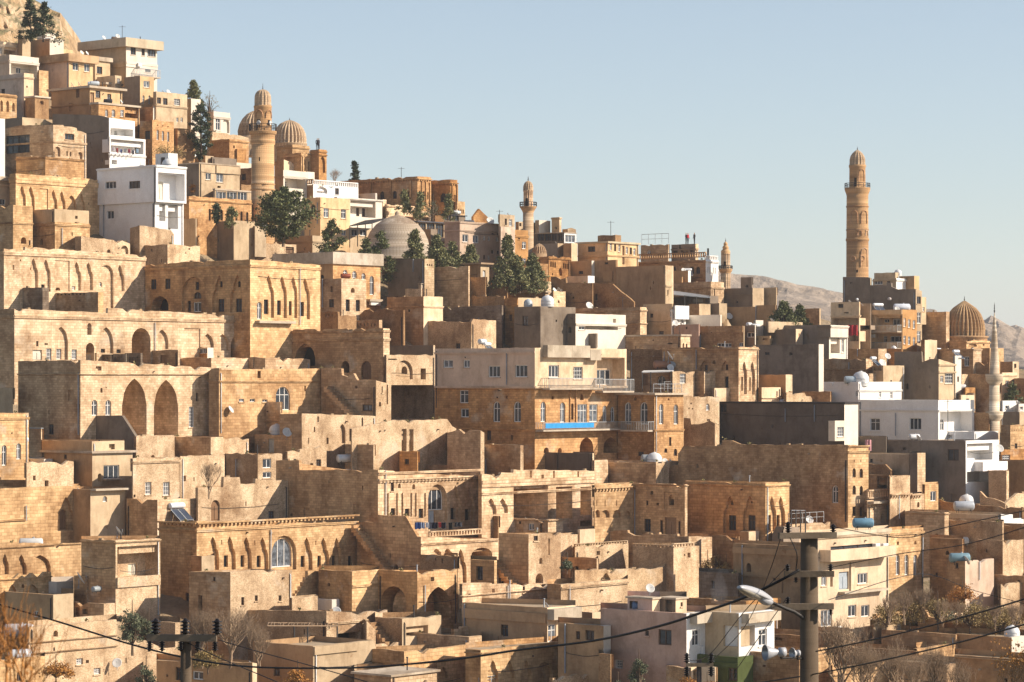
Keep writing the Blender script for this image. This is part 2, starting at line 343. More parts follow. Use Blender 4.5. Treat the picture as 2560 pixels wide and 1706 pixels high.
def H(label, x0, xc, x1, yt, yb, m='sg', fe='', **k):
    """one building volume: left edge, near corner, right edge, top and foot as they read in the view; label '+' adds a volume to the last building"""
    global last
    x0, xc, x1, yt, yb = X(x0), X(xc), X(x1), Y(yt), Y(yb)
    D = k.get('D') or (last.D+k['on'] if 'on' in k else depth(xc, yb)+k.get('d', 0))
    th = R(k.get('th', 50)); W_ = k.get('wall', .35)
    if 'join' in k:      # the left end of the shaded side meets the right end of that facade
        jy = k['join'].B[1]; kk = (xc-CX)/F; q = (x0-CX)/F; r_ = (q-kk)/(-math.sin(th)-q*math.cos(th)); D = jy/(1+r_*math.cos(th))-k.get('jd', .3)
    c = ((xc-CX)/F*D, D); zt = (HY-yt)/F*D; zb = (HY-yb)/F*D-k.get('ext', 5 if 'on' not in k else 1.0)
    vr = Vector(c).normalized()
    ur = (math.cos(th), math.sin(th)); ul = (-math.sin(th), math.cos(th))
    hasR = x1 > xc+.5; hasL = x0 < xc-.5; dep = k.get('dep', 6)
    def solve(x, u): q = (x-CX)/F; return (q*D-c[0])/(u[0]-q*u[1])
    if not hasR: ur = tuple(vr); sR = dep
    else: sR = solve(x1, ur)
    if not hasL: ul = tuple(vr); sL = dep
    else: sL = solve(x0, ul)
    thin = k.get('thin')
    if thin and hasR: sL = max(thin, sL if hasL else thin)
    col = TINT[m[1]]; v = 1+random.uniform(-.13, .10); hu = random.uniform(-.05, .05); col = tuple(min(.85, q*v*w) for q, w in zip(col, (1, 1+hu*.5, 1+hu*1.5)))
    if k.get('mr') and m[0] in 'sr' and k['mr'][0] in 'sr': fc = TINT[k['mr'][1]]; col = tuple(q+(w*v-q)*.35 for q, w in zip(col, fc))  # stone sides stay darker than the front: shade painted into the tint
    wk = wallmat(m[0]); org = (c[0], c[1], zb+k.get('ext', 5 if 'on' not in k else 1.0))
    root = None
    if label == '+': root = last.root; org = last.org
    else:
        root = empty(k.get('name', 'stone_house' if m[0] in 'sr' else 'house'), org, label, k.get('cat', 'house'), k.get('group'))
    nR = (math.sin(th), -math.cos(th)) if hasR else (1, 0); nL = (-math.cos(th), -math.sin(th)) if hasL else (-1, 0)
    fR = Face(c, ur, nR, sR, 'R'); fL = Face(c, ul, nL, sL, 'L')
    feats = parse(fe); tp = k.get('tp'); rag = k.get('rag', 0 if k.get('slab') else {'s': .085, 'r': .15, 'p': .04, 'c': .04, 'w': .015}[m[0]])
    mb = MB(); tops = []
    for face, on in ((fR, hasR), (fL, hasL)):
        if not on: continue
        zt_ = zt if face is fR or not hasR else zt-.004
        prof = [(0, zt_), (face.L, zt_)]
        if tp:
            pr = []
            for px, py in tp:
                px, py = X(px), Y(py)
                if (face is fR and px >= xc-.6) or (face is fL and px <= xc+.6): pr.append(face.pix(px, py))
            pr.sort(); 
            if pr:
                pr[0] = (0, pr[0][1]-(.004 if zt_ != zt else 0)); pr[-1] = (face.L, pr[-1][1])
                if len(pr) > 1: prof = pr
                else: prof = [(0, pr[0][1]), (face.L, pr[0][1])]
        if rag:
            q = [prof[0]]
            for (a, z), (b, w) in zip(prof, prof[1:]):
                n = max(1, int((b-a)/.7))
                for i in range(1, n+1):
                    t = i/n; j = rag*(noise.noise(Vector((c[0]+(a+(b-a)*t)*1.1, z, 3)))*1.3+random.uniform(-.4, .4)*.6)
                    if m[0] in 'sr' and DR.random() < .06 and i < n: j -= DR.uniform(.15, .45)
                    q.append((a+(b-a)*t, z+(w-z)*t+(j if i < n or (b < face.L) else 0)))
            prof = q
        def ztopf(a, prof=prof):
            for (p, z), (q, w) in zip(prof, prof[1:]):
                if a <= q: return z+(w-z)*(a-p)/max(q-p, 1e-6)
            return prof[-1][1]
        tops.append(min(z for a, z in prof)); face.prof = prof
        mine = [f for f in feats if (f[0] in 'ce' and f[1] == 0) or ((X(f[1]+f[3]/2) >= xc) == (face is fR))]
        fl = mkfeats(face, mine, zb, ztopf)
        if len(fl) < 2 and face.L > 4.5 and not k.get('name') and label != '+' and m[0] != 'w':
            vis = min(zt-zb-2, 7.5)
            for _ in range(int(face.L/3.2)+1):
                a = DR.uniform(.6, face.L-1.4); z = zt-DR.uniform(1.4, max(1.8, vis)); t_ = DR.random()
                c_, w_, h_ = (('h', .14, .42) if t_ < .45 else ('h', .3, .3) if t_ < .6 else ('k', .8, 1.05) if t_ < .8 else ('m', .8, 1.1) if t_ < .9 else ('O', .5, .8))
                f = Feat(); f.c = c_; f.sh, f.d, f.kind = FE[c_]; f.b = (a, a+w_, z-h_, z); f.kids = []; f.poly = outline(f.sh, a, a+w_, z-h_, z)
                if z < min(ztopf(a), ztopf(a+w_))-.3 and z-h_ > zb+.2 and all(a+w_ < g.b[0]-.1 or a > g.b[1]+.1 or z < g.b[2]-.1 or z-h_ > g.b[3]+.1 for g in fl): fl.append(f)
        outer = [(0, zb), (face.L, zb)]+[(a, z) for a, z in reversed(prof)]
        mr = k.get('mr') if face is fR and hasL else None; mb0, col0, wk0 = mb, col, wk
        if mr: mb, wk = MB(), wallmat(mr[0]); col = tuple(q*v for q in TINT[mr[1]])  # right face has its own tint: partly another finish, partly painted sunlight
        tess(mb, face, outer, [f.poly for f in fl], 0)
        for f in fl: feature(mb, face, f, 0, root, org, col, wk)
        # wall top and inner side of the parapet
        e = min(W_, face.L*.4)
        for (a, z), (b, w) in zip(prof, prof[1:]):
            mb.quad(face.pt(a, z), face.pt(b, w), face.pt(b, w, W_), face.pt(a, z, W_))
            lo = zb if thin else min(q_[1] for q_ in prof)-1.1
            mb.quad(face.pt(a, z, W_), face.pt(b, w, W_), face.pt(b, lo, W_), face.pt(a, lo, W_))
        for f in mine: attach(face, f, root, org, col, wk)
        if mr: mb.build('facade', wk, root, col, org); mb, col, wk = mb0, col0, wk0
    A = c; B = fR.pt(fR.L, 0)[:2]; Dd = fL.pt(fL.L, 0)[:2]; E = (B[0]+Dd[0]-A[0], B[1]+Dd[1]-A[1])
    zm = min(tops)
    zR = fR.prof[-1][1] if hasR else zm; zL = fL.prof[-1][1] if hasL else zm
    if k.get('fl'): zR = zL = zm
    foot = (A, B, E, Dd)
    if min(sR, sL) < 4.5 and not thin and k.get('deep', 1):   # one visible side is short: the house still runs back out of sight
        ex_ = k.get('dep', 6) if 'dep' in k else 6; vb = lambda p: (p[0]+p[0]/p[1]*ex_, p[1]+ex_)
        B2, D2 = vb(B), vb(Dd); foot = (A, B, B2, D2, Dd)
        mb.quad((*B, zb), (*B2, zb), (*B2, zR), (*B, zR)); mb.quad((*B2, zb), (*D2, zb), (*D2, zm-.002), (*B2, zm-.002)); mb.quad((*D2, zb), (*Dd, zb), (*Dd, zL), (*D2, zL))
    else:
        mb.quad((*B, zb), (*E, zb), (*E, zm-.002), (*B, zR)); mb.quad((*E, zb), (*Dd, zb), (*Dd, zL), (*E, zm-.002))
    if not hasL: mb.quad((*A, zb), (*Dd, zb), (*Dd, zm), (*A, fR.prof[0][1]))
    if not hasR: mb.quad((*A, zb), (*B, zb), (*B, zm), (*A, fL.prof[0][1]))
    wo = mb.build('wall', wk, root, col, org)
    rz = zm-k.get('rd', .45)
    if not thin:
        q = MB(); fx, fy = sum(p[0] for p in foot)/len(foot), sum(p[1] for p in foot)/len(foot); ins = lambda p: (p[0]+(fx-p[0])*.012, p[1]+(fy-p[1])*.012)
        q.ngon([(*ins(p), rz) for p in foot])
        q.build('roof', M_ROOF, root, k.get('roofc', (.48, .38, .27)), org)
    if k.get('slab'):
        ov, tk = k['slab']; q = MB(); mx, my = (A[0]+E[0])/2, (A[1]+E[1])/2
        def ex(p):
            r = Vector((0, 0))
            for (f, sgn) in ((fR, 1), (fL, 1)): pass
            dR = ov*(1 if p in (A, B) else -1); dL = ov*(1 if p in (A, Dd) else -1)
            n1 = nR if hasR else (0, 0); n2 = nL if hasL else (0, 0)
            return (p[0]+n1[0]*dR+n2[0]*dL, p[1]+n1[1]*dR+n2[1]*dL)
        q.prism([ex(p) for p in (A, B, E, Dd)], zt-tk, zt+.012); q.build('roof_slab', wallmat('c'), root, k.get('slabc', (.5, .42, .33)), org)
        rz = zt+.012
    details(fR if hasR else None, fL if hasL else None, root, org, zm, m[0], k)
    h = House(); h.D = D; h.root = root; h.org = org; h.A = A; h.B = B; h.E = E; h.Dd = Dd; h.rz = rz; h.zt = zt; h.label = root['label']; h.fR = fR; h.fL = fL; h.xc = xc
    h.roof = (A, B, E, Dd); last = h; HOUSES.append(h)
    return h
DR = random.Random(99)
def details(fR, fL, root, org, zm, mk, k):
    """small wear every old house carries: water spouts, sagging wires, weeds and loose stones on the parapet, vent pipes"""
    for face in (fR, fL):
        if not face or face.L < 3 or k.get('name'): continue
        prof = face.prof
        def top(a):
            for (p, z), (q, w) in zip(prof, prof[1:]):
                if a <= q: return z+(w-z)*(a-p)/max(q-p, 1e-6)
            return prof[-1][1]
        if mk in 'srp' and face.L > 5:
            for i in range(int(face.L/6)+1):
                if DR.random() < .28:
                    a = DR.uniform(.8, face.L-.8); z = top(a)-DR.uniform(.7, 1.1); q = MB(); q.obox(face.o, face.u, face.n, a-.06, a+.06, .003, DR.uniform(.12, .26), z, z+.12); q.build('water_spout', M_BROWN if DR.random() < .5 else wallmat('c'), root, (.4, .33, .25), org)
        if DR.random() < .22 and face.L > 4:
            a0 = DR.uniform(.1, face.L*.15); a1 = face.L-DR.uniform(.1, face.L*.15); z = zm-DR.uniform(1.2, 2.6); q = MB()
            q.tube([face.pt(a0+(a1-a0)*t/6, z-.18*(1-(t/3-1)**2)+DR.uniform(-.03, .03), -.05) for t in range(7)], .022, 4); q.build('wire', M_IRON, root, None, org)
        if face.L > 4 and DR.random() < .3:
            a = DR.choice((.25, face.L-.3)); q = MB(); q.tube([face.pt(a, zm-6.5, -.08), face.pt(a, zm-.3, -.08), face.pt(a, zm-.1, .1)], .05, 5); q.build('drainpipe', M_STEEL if DR.random() < .5 else M_IRON, root, None, org)
        if mk in 'sr':
            for i in range(int(face.L/4)):
                if DR.random() < .35:
                    a = DR.uniform(.3, face.L-.3); z = top(a); q = MB(); c = Vector(face.pt(a, z+.05, DR.uniform(0, .3)))
                    for _ in range(26): leafquad(q, c+Vector((DR.gauss(0, .07), DR.gauss(0, .06), abs(DR.gauss(0, .07)))), .16, DR, .8)
                    q.build('weed_tuft', weedmat(), root, None, org)
                elif DR.random() < .5:
                    q = MB()
                    a = DR.uniform(.3, face.L-.8); z = top(a)-.03; w = DR.uniform(.25, .6); q.obox(face.o, face.u, face.n, a, a+w, -.3, -.03, z, z+DR.uniform(.1, .24)); q.build('loose_stone', wallmat('r'), root, (.5, .38, .25), org)
    if not k.get('thin') and fR and fL and fR.L > 3 and fL.L > 3 and DR.random() < .45:
        c = fR.pt(DR.uniform(1, fR.L-1), zm, 0); l = fL.u; t = DR.uniform(1, min(4, fL.L-.8)); x, y = c[0]+l[0]*t, c[1]+l[1]*t; q = MB(); h_ = DR.uniform(.5, 1.0); q.tube([(x, y, zm-.5), (x, y, zm+h_)], .06, 6); q.tube([(x, y, zm+h_), (x, y, zm+h_+.08)], .1, 6); q.build('vent_pipe', M_STEEL if DR.random() < .5 else M_IRON, root, None, org)
def attach(face, f, root, org, col, wk):
    c, x, y, w, h = f
    if c in FE: return
    a0, z1 = face.pix(X(x), Y(y)); a1, _ = face.pix(X(x+w), Y(y)); z0 = face.pix(X(x), Y(y+h))[1]
    if c in 'ce' and x == 0: z1 = (HY-Y(y))/F*face.o[1]; z0 = (HY-Y(y+h))/F*face.o[1]
    if a0 > a1: a0, a1 = a1, a0
    ob = lambda q, *a: q.obox(face.o, face.u, face.n, *a)
    q = MB()
    if c == 'c':      # string course the full width of the face; x, y give its height
        L = face.L; z = z1; t = max(.1, z1-z0) if h != 10 else .22
        ob(q, -.1, L, .003, .14, z-t, z); ob(q, -.1, L, .14, .2, z-t*.45, z-.003); q.build('cornice', wk, root, col, org)
    elif c == 'e':    # eaves with little brackets
        L = face.L; z = z1; ob(q, -.12, L, .003, .3, z-.14, z)
        for i in range(int(L/.5)): ob(q, .1+i*.5, .32+i*.5, .004, .2, z-.36, z-.143)
        q.build('cornice', wk, root, col, org)
    elif c == 'B' or c == 'r':
        D_ = 1.15; t = .12
        ob(q, a0, a1, .004, D_, z0-.18, z0)
        if c == 'B':
            ob(q, a0, a1, D_-t, D_-.003, z0, z1); ob(q, a0+.003, a0+t, .004, D_-t-.003, z0, z1-.003); ob(q, a1-t, a1-.003, .004, D_-t-.003, z0, z1-.003)
            q.build('balcony', wallmat('p'), root, col, org)
        else:
            b = q.build('balcony', wallmat('c'), root, (.5, .43, .35), org); q = MB()
            n = max(2, int((a1-a0)/.22))
            for i in range(n+1): a = a0+(a1-a0)*i/n; ob(q, a-.02, a+.02, D_-.06, D_-.02, z0, z1)
            for s_ in (a0, a1-.04):
                for i in range(4): ob(q, s_, s_+.04, .1+i*.28, .14+i*.28, z0, z1)
            ob(q, a0-.03, a1+.03, D_-.07, D_-.01, z1, z1+.06); ob(q, a0-.03, a0+.03, .01, D_-.07, z1, z1+.06); ob(q, a1-.03, a1+.03, .01, D_-.07, z1, z1+.06)
            q.build('railing', M_STEEL, b, None, org)
    elif c == 's': ob(q, a0, a1, .004, .7, z0, z1); q.build('canopy', wallmat('c'), root, (.5, .43, .34), org)
    elif c == 'P': ob(q, a0, a1, .004, .16, z0, z1); q.build('pilaster', wk, root, col, org)
    elif c == 'H': ob(q, a0, a1, .004, .95, z0, z1); q.build('bay', wk, root, col, org)
    elif c == 'x': ob(q, a0, a1, 1.16, 1.2, z0, z1); q.build('balcony_screen', M_TINT, root, (.03, .28, .62), org)
    elif c == 'i': q.tube([face.pt(a0, z0, -.12), face.pt(a0, z1, -.12)], .06, 6); q.build('drainpipe', M_STEEL, root, None, org)
    elif c == 'u':
        ob(q, a0, a1, .12, .5, z0, z1); q.lathe([(0.01, 0), (.2, 0), (.2, .01)], 8) if False else None
        ob(q, a0+.1, a1-.1, .5, .52, z0+.08, z1-.08); q.build('air_conditioner', M_WHITE, root, None, org)
    elif c in 'tS':   # outside stair: t falls to the right, S falls to the left
        n = max(4, int(abs(z1-z0)/.28)); A0, A1 = (a0, a1)
        rev = (c == 'S') != (face.side == 'L')
        for i in range(n):
            f0 = i/n; f1 = (i+1)/n; p, r = (A0+(A1-A0)*f0, A0+(A1-A0)*f1)
            zt = z1-(z1-z0)*f0
            if rev: p, r = A1-(A1-A0)*f1, A1-(A1-A0)*f0
            ob(q, p, r, .004, 1.1, z0-1.0 if h < 0 else zt-.7, zt)
        q.build('staircase', wk, root, col, org)
    elif c == 'U':    # baluster rail standing on the face line
        n = max(3, int((a1-a0)/.4)); t = z1-z0
        ob(q, a0, a1, -.3, 0.02, z1-t*.18, z1); ob(q, a0, a1, -.3, .02, z0, z0+t*.15)
        for i in range(n+1): a = a0+(a1-a0)*i/n; ob(q, a-.08, a+.08, -.22, -.06, z0+t*.15, z1-t*.18)
        q.build('balustrade', wk, root, col, org)
    elif c == 'R':    # steel rail on the roof edge
        n = max(2, int((a1-a0)/1.2))
        for i in range(n+1): a = a0+(a1-a0)*i/n; q.tube([face.pt(a, z0, .2), face.pt(a, z1, .2)], .035, 5)
        q.tube([face.pt(a0, z1, .2), face.pt(a1, z1, .2)], .035, 5); q.tube([face.pt(a0, (z0+z1)/2, .2), face.pt(a1, (z0+z1)/2, .2)], .025, 5)
        q.build('railing', M_STEEL, root, None, org)
# ---------------- things on roofs ----------------
ITEMS = []
def roofspot(x, back=1.2, up=0):
    """a point of the last roof (or of the ledge) seen at picture column x, `back` metres behind its near edge"""
    h = last; px = X(x); f = h.fR if (px >= h.xc and h.fR.n != (1, 0)) or h.fL.n == (-1, 0) else h.fL
    a, _ = f.pix(px, 900); a = min(max(a, .5), max(.5, f.L-.5)); p = f.pt(a, 0, back); 
    return (p[0], p[1], h.rz+up)
def usz(w, nominal): return w/SC*last.D/F/nominal
def item(o, kind, desc):
    ITEMS.append((o, kind, desc, last)); o['category'] = kind
PROT = {}
def inst(key, name, maker, loc, rz=0, s=1, tint=None):
    """first use builds the thing with its parts; later ones copy it and its parts"""
    if key not in PROT: PROT[key] = maker(); src = PROT[key]; src.name = name; o = src
    else:
        src = PROT[key]; o = src.copy(); C.objects.link(o)
        for ch in src.children:
            c = ch.copy(); C.objects.link(c); c.parent = o
            for g in ch.children: d = g.copy(); C.objects.link(d); d.parent = c
    o.location = loc; o.rotation_euler = (0, 0, rz); o.scale = (s, s, s)
    if tint:
        for ch in o.children: ch.color = (*tint, 1)
    return o
def mk_dish():
    r = empty('satellite_dish', (0, 0, 0), '', ''); q = MB()
    d = Vector((0, -.85, .53)).normalized(); u = Vector((1, 0, 0)); v = d.cross(u)
    prof = [(.02, 0), (.25, .02), (.42, .06), (.5, .09), (.5, .11), (.42, .085), (.25, .045), (.02, .025)]
    c0 = Vector((0, -.08, .75)); seg = 20
    for r_, h_ in prof:
        for k in range(seg):
            w = 2*math.pi*k/seg; q.v.append(tuple(c0+d*h_+u*(r_*math.cos(w))+v*(r_*math.sin(w)*1.08)))
    for i in range(len(prof)-1):
        for k in range(seg): q.f.append((i*seg+k, i*seg+(k+1) % seg, (i+1)*seg+(k+1) % seg, (i+1)*seg+k)); q.sm.append(True)
    q.f.append(tuple(range(seg))); q.sm.append(False)
    q.build('reflector', M_DISH, r); q = MB()
    q.tube([(0, 0, 0), (0, 0, .74)], .03, 6); q.tube([(-.2, .15, 0), (0, 0, .3), (.2, .15, 0)], .015, 4); q.build('mast', M_STEEL, r); q = MB()
    tip = c0+d*.55-v*.1; q.tube([c0-v*.5+d*.1, tip], .014, 4); q.tube([tip, tip-d*.12], .04, 6); q.build('feed_arm', M_STEEL, r)
    return r
def dish(x, s=50, rz=0, back=.8, up=0, desc='white satellite dish', col=None):
    o = inst('dish', 'satellite_dish', mk_dish, roofspot(x, back, up), R(rz), usz(s, 1.0)); o['group'] = 'satellite dishes on the roofs'; item(o, 'satellite dish', desc)
    if col:
        o.children[0].color = (*col, 1)
    return o
def mk_tank():   # lying cylinder on a stand
    r = empty('water_tank', (0, 0, 0), '', ''); q = MB(); L = 1.0
    prof = [(.02, -L), (.3, -L*.97), (.42, -L*.9), (.45, -L*.84), (.45, L*.84), (.42, L*.9), (.3, L*.97), (.02, L)]
    s = 18
    for rr, x in prof:
        for k in range(s): w = 2*math.pi*k/s; q.v.append((x, rr*math.cos(w), .68+rr*math.sin(w)))
    for i in range(len(prof)-1):
        for k in range(s): q.f.append((i*s+k, i*s+(k+1) % s, (i+1)*s+(k+1) % s, (i+1)*s+k)); q.sm.append(True)
    q.build('tank', M_TANK, r); q = MB()
    for x in (-.6, .6):
        for y in (-.35, .35): q.tube([(x, y*1.2, 0), (x, y, .40)], .03, 5)
        q.box(x-.03, -.4, .2, x+.03, .4, .26)
    q.box(-.6, -.03, .21, .6, .03, .25)
    q.build('stand', M_IRON, r); q = MB(); q.tube([(.2, 0, 1.11), (.2, 0, 1.23)], .09, 8); q.build('cap', M_STEEL, r)
    return r
def tank(x, s=90, rz=0, back=1.3, up=0, col=(.60, .60, .61), desc='white barrel tank'):
    o = inst('tank', 'water_tank', mk_tank, roofspot(x, back, up), R(rz), usz(s, 2.0)); o['group'] = 'water tanks on the roofs'
    for c in o.children:
        if c.name.startswith('tank'): c.color = (*col, 1)
    item(o, 'water tank', desc); return o
def mk_dometank():
    r = empty('dome_tank', (0, 0, 0), '', ''); q = MB()
    q.lathe([(.85, .0), (.9, .1), (.9, .75), (.86, .95), (.74, 1.2), (.52, 1.4), (.25, 1.5), (.18, 1.5), (.18, 1.58), (.02, 1.58)], 22); q.build('tank', M_TANK, r)
    q = MB(); q.lathe([(.93, .3), (.93, .36), (.9, .36)], 22, cap=False); q.lathe([(.93, .7), (.93, .76), (.9, .76)], 22, cap=False); q.build('band', M_STEEL, r); return r
def dome_tank(x, s=100, back=1.5, up=0, col=(.68, .68, .68), desc='white domed tank'):
    o = inst('dtank', 'water_tank', mk_dometank, roofspot(x, back, up), 0, usz(s, 1.8)); o['group'] = 'domed water tanks on the roofs'
    for c in o.children:
        if c.name.startswith('tank'): c.color = (*col, 1)
    item(o, 'water tank', desc); return o
def mk_solar():
    r = empty('solar_heater', (0, 0, 0), '', ''); q = MB(); fr = MB()
    for x in (-.95, .05):
        a = [(x, -.9, .15), (x+.9, -.9, .15), (x+.9, .3, 1.15), (x, .3, 1.15)]; q.quad(*a); q.quad(*[(p[0], p[1]+.05, p[2]-.08) for p in a])
        for i in range(4):
            p, s_ = a[i], a[(i+1) % 4]; fr.tube([p, s_], .035, 4)
    q.build('panel', M_SOLAR, r); fr.tube([(-.9, .3, 0), (-.9, .3, 1.4)], .03, 4); fr.tube([(.9, .3, 0), (.9, .3, 1.4)], .03, 4); fr.tube([(-.9, -.9, 0), (-.9, -.9, .15)], .03, 4); fr.tube([(.9, -.9, 0), (.9, -.9, .15)], .03, 4)
    fr.build('frame', M_STEEL, r); q = MB(); s = 16
    for rr, x in [(.02, -1), (.26, -.97), (.28, -.9), (.28, .9), (.26, .97), (.02, 1)]:
        for k in range(s): w = 2*math.pi*k/s; q.v.append((x, .42+rr*math.cos(w), 1.5+rr*math.sin(w)))
    for i in range(5):
        for k in range(s): q.f.append((i*s+k, i*s+(k+1) % s, (i+1)*s+(k+1) % s, (i+1)*s+k)); q.sm.append(True)
    q.build('tank', M_TANK, r); return r
def solar(x, s=110, rz=30, back=1.5, up=0, desc='solar heater', col=(.75, .76, .78)):
    o = inst('solar', 'solar_heater', mk_solar, roofspot(x, back, up), R(rz), usz(s, 2.0)); o['group'] = 'solar water heaters on the roofs'
    for c in o.children:
        if c.name.startswith('tank'): c.color = (*col, 1)
    item(o, 'solar heater', desc); return o
def mk_chim():
    r = empty('chimney', (0, 0, 0), '', ''); q = MB(); q.box(-.3, -.3, 0, .3, .3, 1.1); q.build('stack', wallmat('p'), r, (.55, .45, .34))
    q = MB(); q.box(-.4, -.4, 1.25, .4, .4, 1.33); 
    for a in (-.25, .25):
        for b in (-.25, .25): q.box(a-.05, b-.05, 1.1, a+.05, b+.05, 1.25)
    q.build('cap', wallmat('c'), r, (.5, .42, .33)); return r
def chimney(x, s=45, back=1, up=0, desc='capped square chimney'):
    o = inst('chim', 'chimney', mk_chim, roofspot(x, back, up), R(40), usz(s, .8)); o['group'] = 'chimneys on the roofs'; item(o, 'chimney', desc); return o
def antenna(x, h=4, back=1.5, desc='thin aerial mast'):
    p = roofspot(x, back); r = empty('aerial_mast', p, '', 'aerial'); q = MB(); q.tube([(0, 0, 0), (0, 0, h)], .04, 5); q.build('mast', M_IRON, r)
    q = MB(); q.tube([(-.5, 0, h-.2), (.5, 0, h-.2)], .02, 4)
    for i in range(5): q.tube([(-.45+.22*i, -.25, h-.2), (-.45+.22*i, .25, h-.2)], .015, 4)
    q.build('aerial', M_IRON, r); item(r, 'aerial', desc); return r
def finish_items():
    groups = {}
    for o, kind, desc, h in ITEMS: groups.setdefault((desc, h.label), []).append(o)
    for (desc, lab), L in groups.items():
        L.sort(key=lambda o: o.location.x/o.location.y); n = len(L)
        for i, o in enumerate(L):
            od = '' if n == 1 else ((['left', 'right'] if n == 2 else ['leftmost', 'second', 'third', 'fourth', 'fifth', 'sixth'])[i] if i < n-1 or n == 2 else 'rightmost')
            if od: od += ' '
            o['label'] = f'{od}{desc} on the {lab}'
            if len(o['label'].split()) > 16: o['label'] = ' '.join(o['label'].replace('white fat', 'fat').replace('tilted panel ', '').replace('the ', '').split()[:16])
def leafmat(name, c1, c2):
    def b(t, p, N, L):
        oi = t.nodes.new('ShaderNodeNewGeometry'); L(mixr(t, oi.outputs['Random Per Island'], c1, c2), p.inputs['Base Color']); p.inputs['Roughness'].default_value = .7
    def mixr(t, f, a, b_): return mixrgb(t, 'MIX', f, a, b_)
    return mat(name, b)
def leafquad(q, c, s, rng, up=.3):
    d = Vector((rng.gauss(0, 1), rng.gauss(0, 1), rng.gauss(0, 1)+up)).normalized(); a = d.cross(Vector((rng.gauss(0, 1), rng.gauss(0, 1), rng.gauss(0, 1)))).normalized()
    L_ = s*rng.uniform(.6, 1.3); w = L_*.33
    q.quad(tuple(c-a*w*.5), tuple(c+d*L_*.5-a*w), tuple(c+d*L_), tuple(c+d*L_*.5+a*w))
def weedmat(): return leafmat('weeds', (.13, .13, .05), (.34, .27, .12))
# ---------------- ground: one terraced hillside, rock at the upper left, far ridges ----------------
def b_ground(t, p, N, L):
    g = t.nodes.new('ShaderNodeNewGeometry'); v = g.outputs['Position']
    c = ramp(t, nz(t, v, .09, 8, .65), (.3, (.20, .14, .085)), (.5, (.34, .25, .15)), (.7, (.46, .36, .25)))
    c = mixrgb(t, 'MULTIPLY', .7, c, ramp(t, nz(t, v, 1.2, 6, .7), (.3, .5), (.7, 1.15)))
    c = mixrgb(t, 'MIX', ramp(t, nz(t, v, .16, 6, .7), (.55, 0.), (.66, .6)), c, (.13, .13, .06))
    t.links.new(c, p.inputs['Base Color']); bu = t.nodes.new('ShaderNodeBump'); bu.inputs['Distance'].default_value = .5
    t.links.new(nz(t, v, .8, 8, .7), bu.inputs['Height']); t.links.new(bu.outputs[0], p.inputs['Normal'])
M_GROUND = mat('dry_earth', b_ground)
def b_rock(t, p, N, L):
    g = t.nodes.new('ShaderNodeNewGeometry'); v = g.outputs['Position']
    c = ramp(t, nz(t, v, .16, 9, .68), (.3, (.24, .15, .08)), (.48, (.46, .31, .17)), (.66, (.62, .48, .33)))
    c = mixrgb(t, 'MULTIPLY', .6, c, ramp(t, nz(t, v, 1.6, 6, .7), (.35, .5), (.6, 1.1)))
    nrm = t.nodes.new('ShaderNodeSeparateXYZ'); t.links.new(g.outputs['True Normal'], nrm.inputs[0])
    gr = ramp(t, nrm.outputs[2], (.45, 0.), (.7, .8)); gm = mixrgb(t, 'MULTIPLY', 1, gr, ramp(t, nz(t, v, .3, 6), (.4, 0.), (.55, 1.)))
    c = mixrgb(t, 'MIX', gm, c, (.15, .14, .065))
    t.links.new(c, p.inputs['Base Color']); bu = t.nodes.new('ShaderNodeBump'); bu.inputs['Distance'].default_value = .8
    t.links.new(nz(t, v, .5, 9, .7), bu.inputs['Height']); t.links.new(bu.outputs[0], p.inputs['Normal'])
M_ROCK = mat('limestone_rock', b_rock)
def b_far(t, p, N, L):
    g = t.nodes.new('ShaderNodeNewGeometry'); v = g.outputs['Position']
    c = ramp(t, nz(t, v, .012, 9, .68), (.35, (.25, .19, .145)), (.65, (.44, .35, .27)))
    c = mixrgb(t, 'MULTIPLY', .6, c, ramp(t, nz(t, v, .12, 7, .75), (.4, .55), (.6, 1.1)))
    t.links.new(c, p.inputs['Base Color']); bu = t.nodes.new('ShaderNodeBump'); bu.inputs['Distance'].default_value = 6
    t.links.new(nz(t, v, .06, 9, .7), bu.inputs['Height']); t.links.new(bu.outputs[0], p.inputs['Normal'])
M_FAR = mat('far_limestone', b_far)
def grid(name, rows, m, smooth=False):
    me = bpy.data.meshes.new(name); n = len(rows[0]); vs_ = [p for r in rows for p in r]
    fs = [(j*n+i, j*n+i+1, (j+1)*n+i+1, (j+1)*n+i) for j in range(len(rows)-1) for i in range(n-1)]
    me.from_pydata(vs_, [], fs); me.materials.append(m); me.polygons.foreach_set('use_smooth', [smooth]*len(fs))
    o = bpy.data.objects.new(name, me); C.objects.link(o); o['kind'] = 'structure'; return o
rows = []
def gz(x, y):     # ground height below picture point x, y (before roughening)
    D = depth(x, y); return D, (HY-y)/F*D-3.6
xs = [-900+ (2560+1800)*i/150 for i in range(151)]
rows.append([((x-CX)/F*60*1.0, 20, -60) for x in xs])
rows.append([((x-CX)/F*150, 150, -34) for x in xs])
for j in range(90):
    t = j/89; r = []
    for x in xs:
        y = 1800+(yridge(x)+25-1800)*t; D, z = gz(x, y); px, py, _ = P3(x, y, D)
        z += 1.2*noise.noise(Vector((px*.12, py*.12, 0)))+.5*noise.noise(Vector((px*.5, py*.5, 5)))
        r.append((px, py, z))
    rows.append(r)
top = rows[-1]
for k, (dd, dz) in enumerate(((8, -.5), (25, -6), (60, -22), (140, -50), (500, -70), (3000, -110), (14000, -220))):
    rows.append([(p[0]*(p[1]+dd)/p[1], p[1]+dd, (p[2]*.0 if k > 3 else p[2])+dz) for p in top])
g_ = grid('ground', rows, M_GROUND, True)
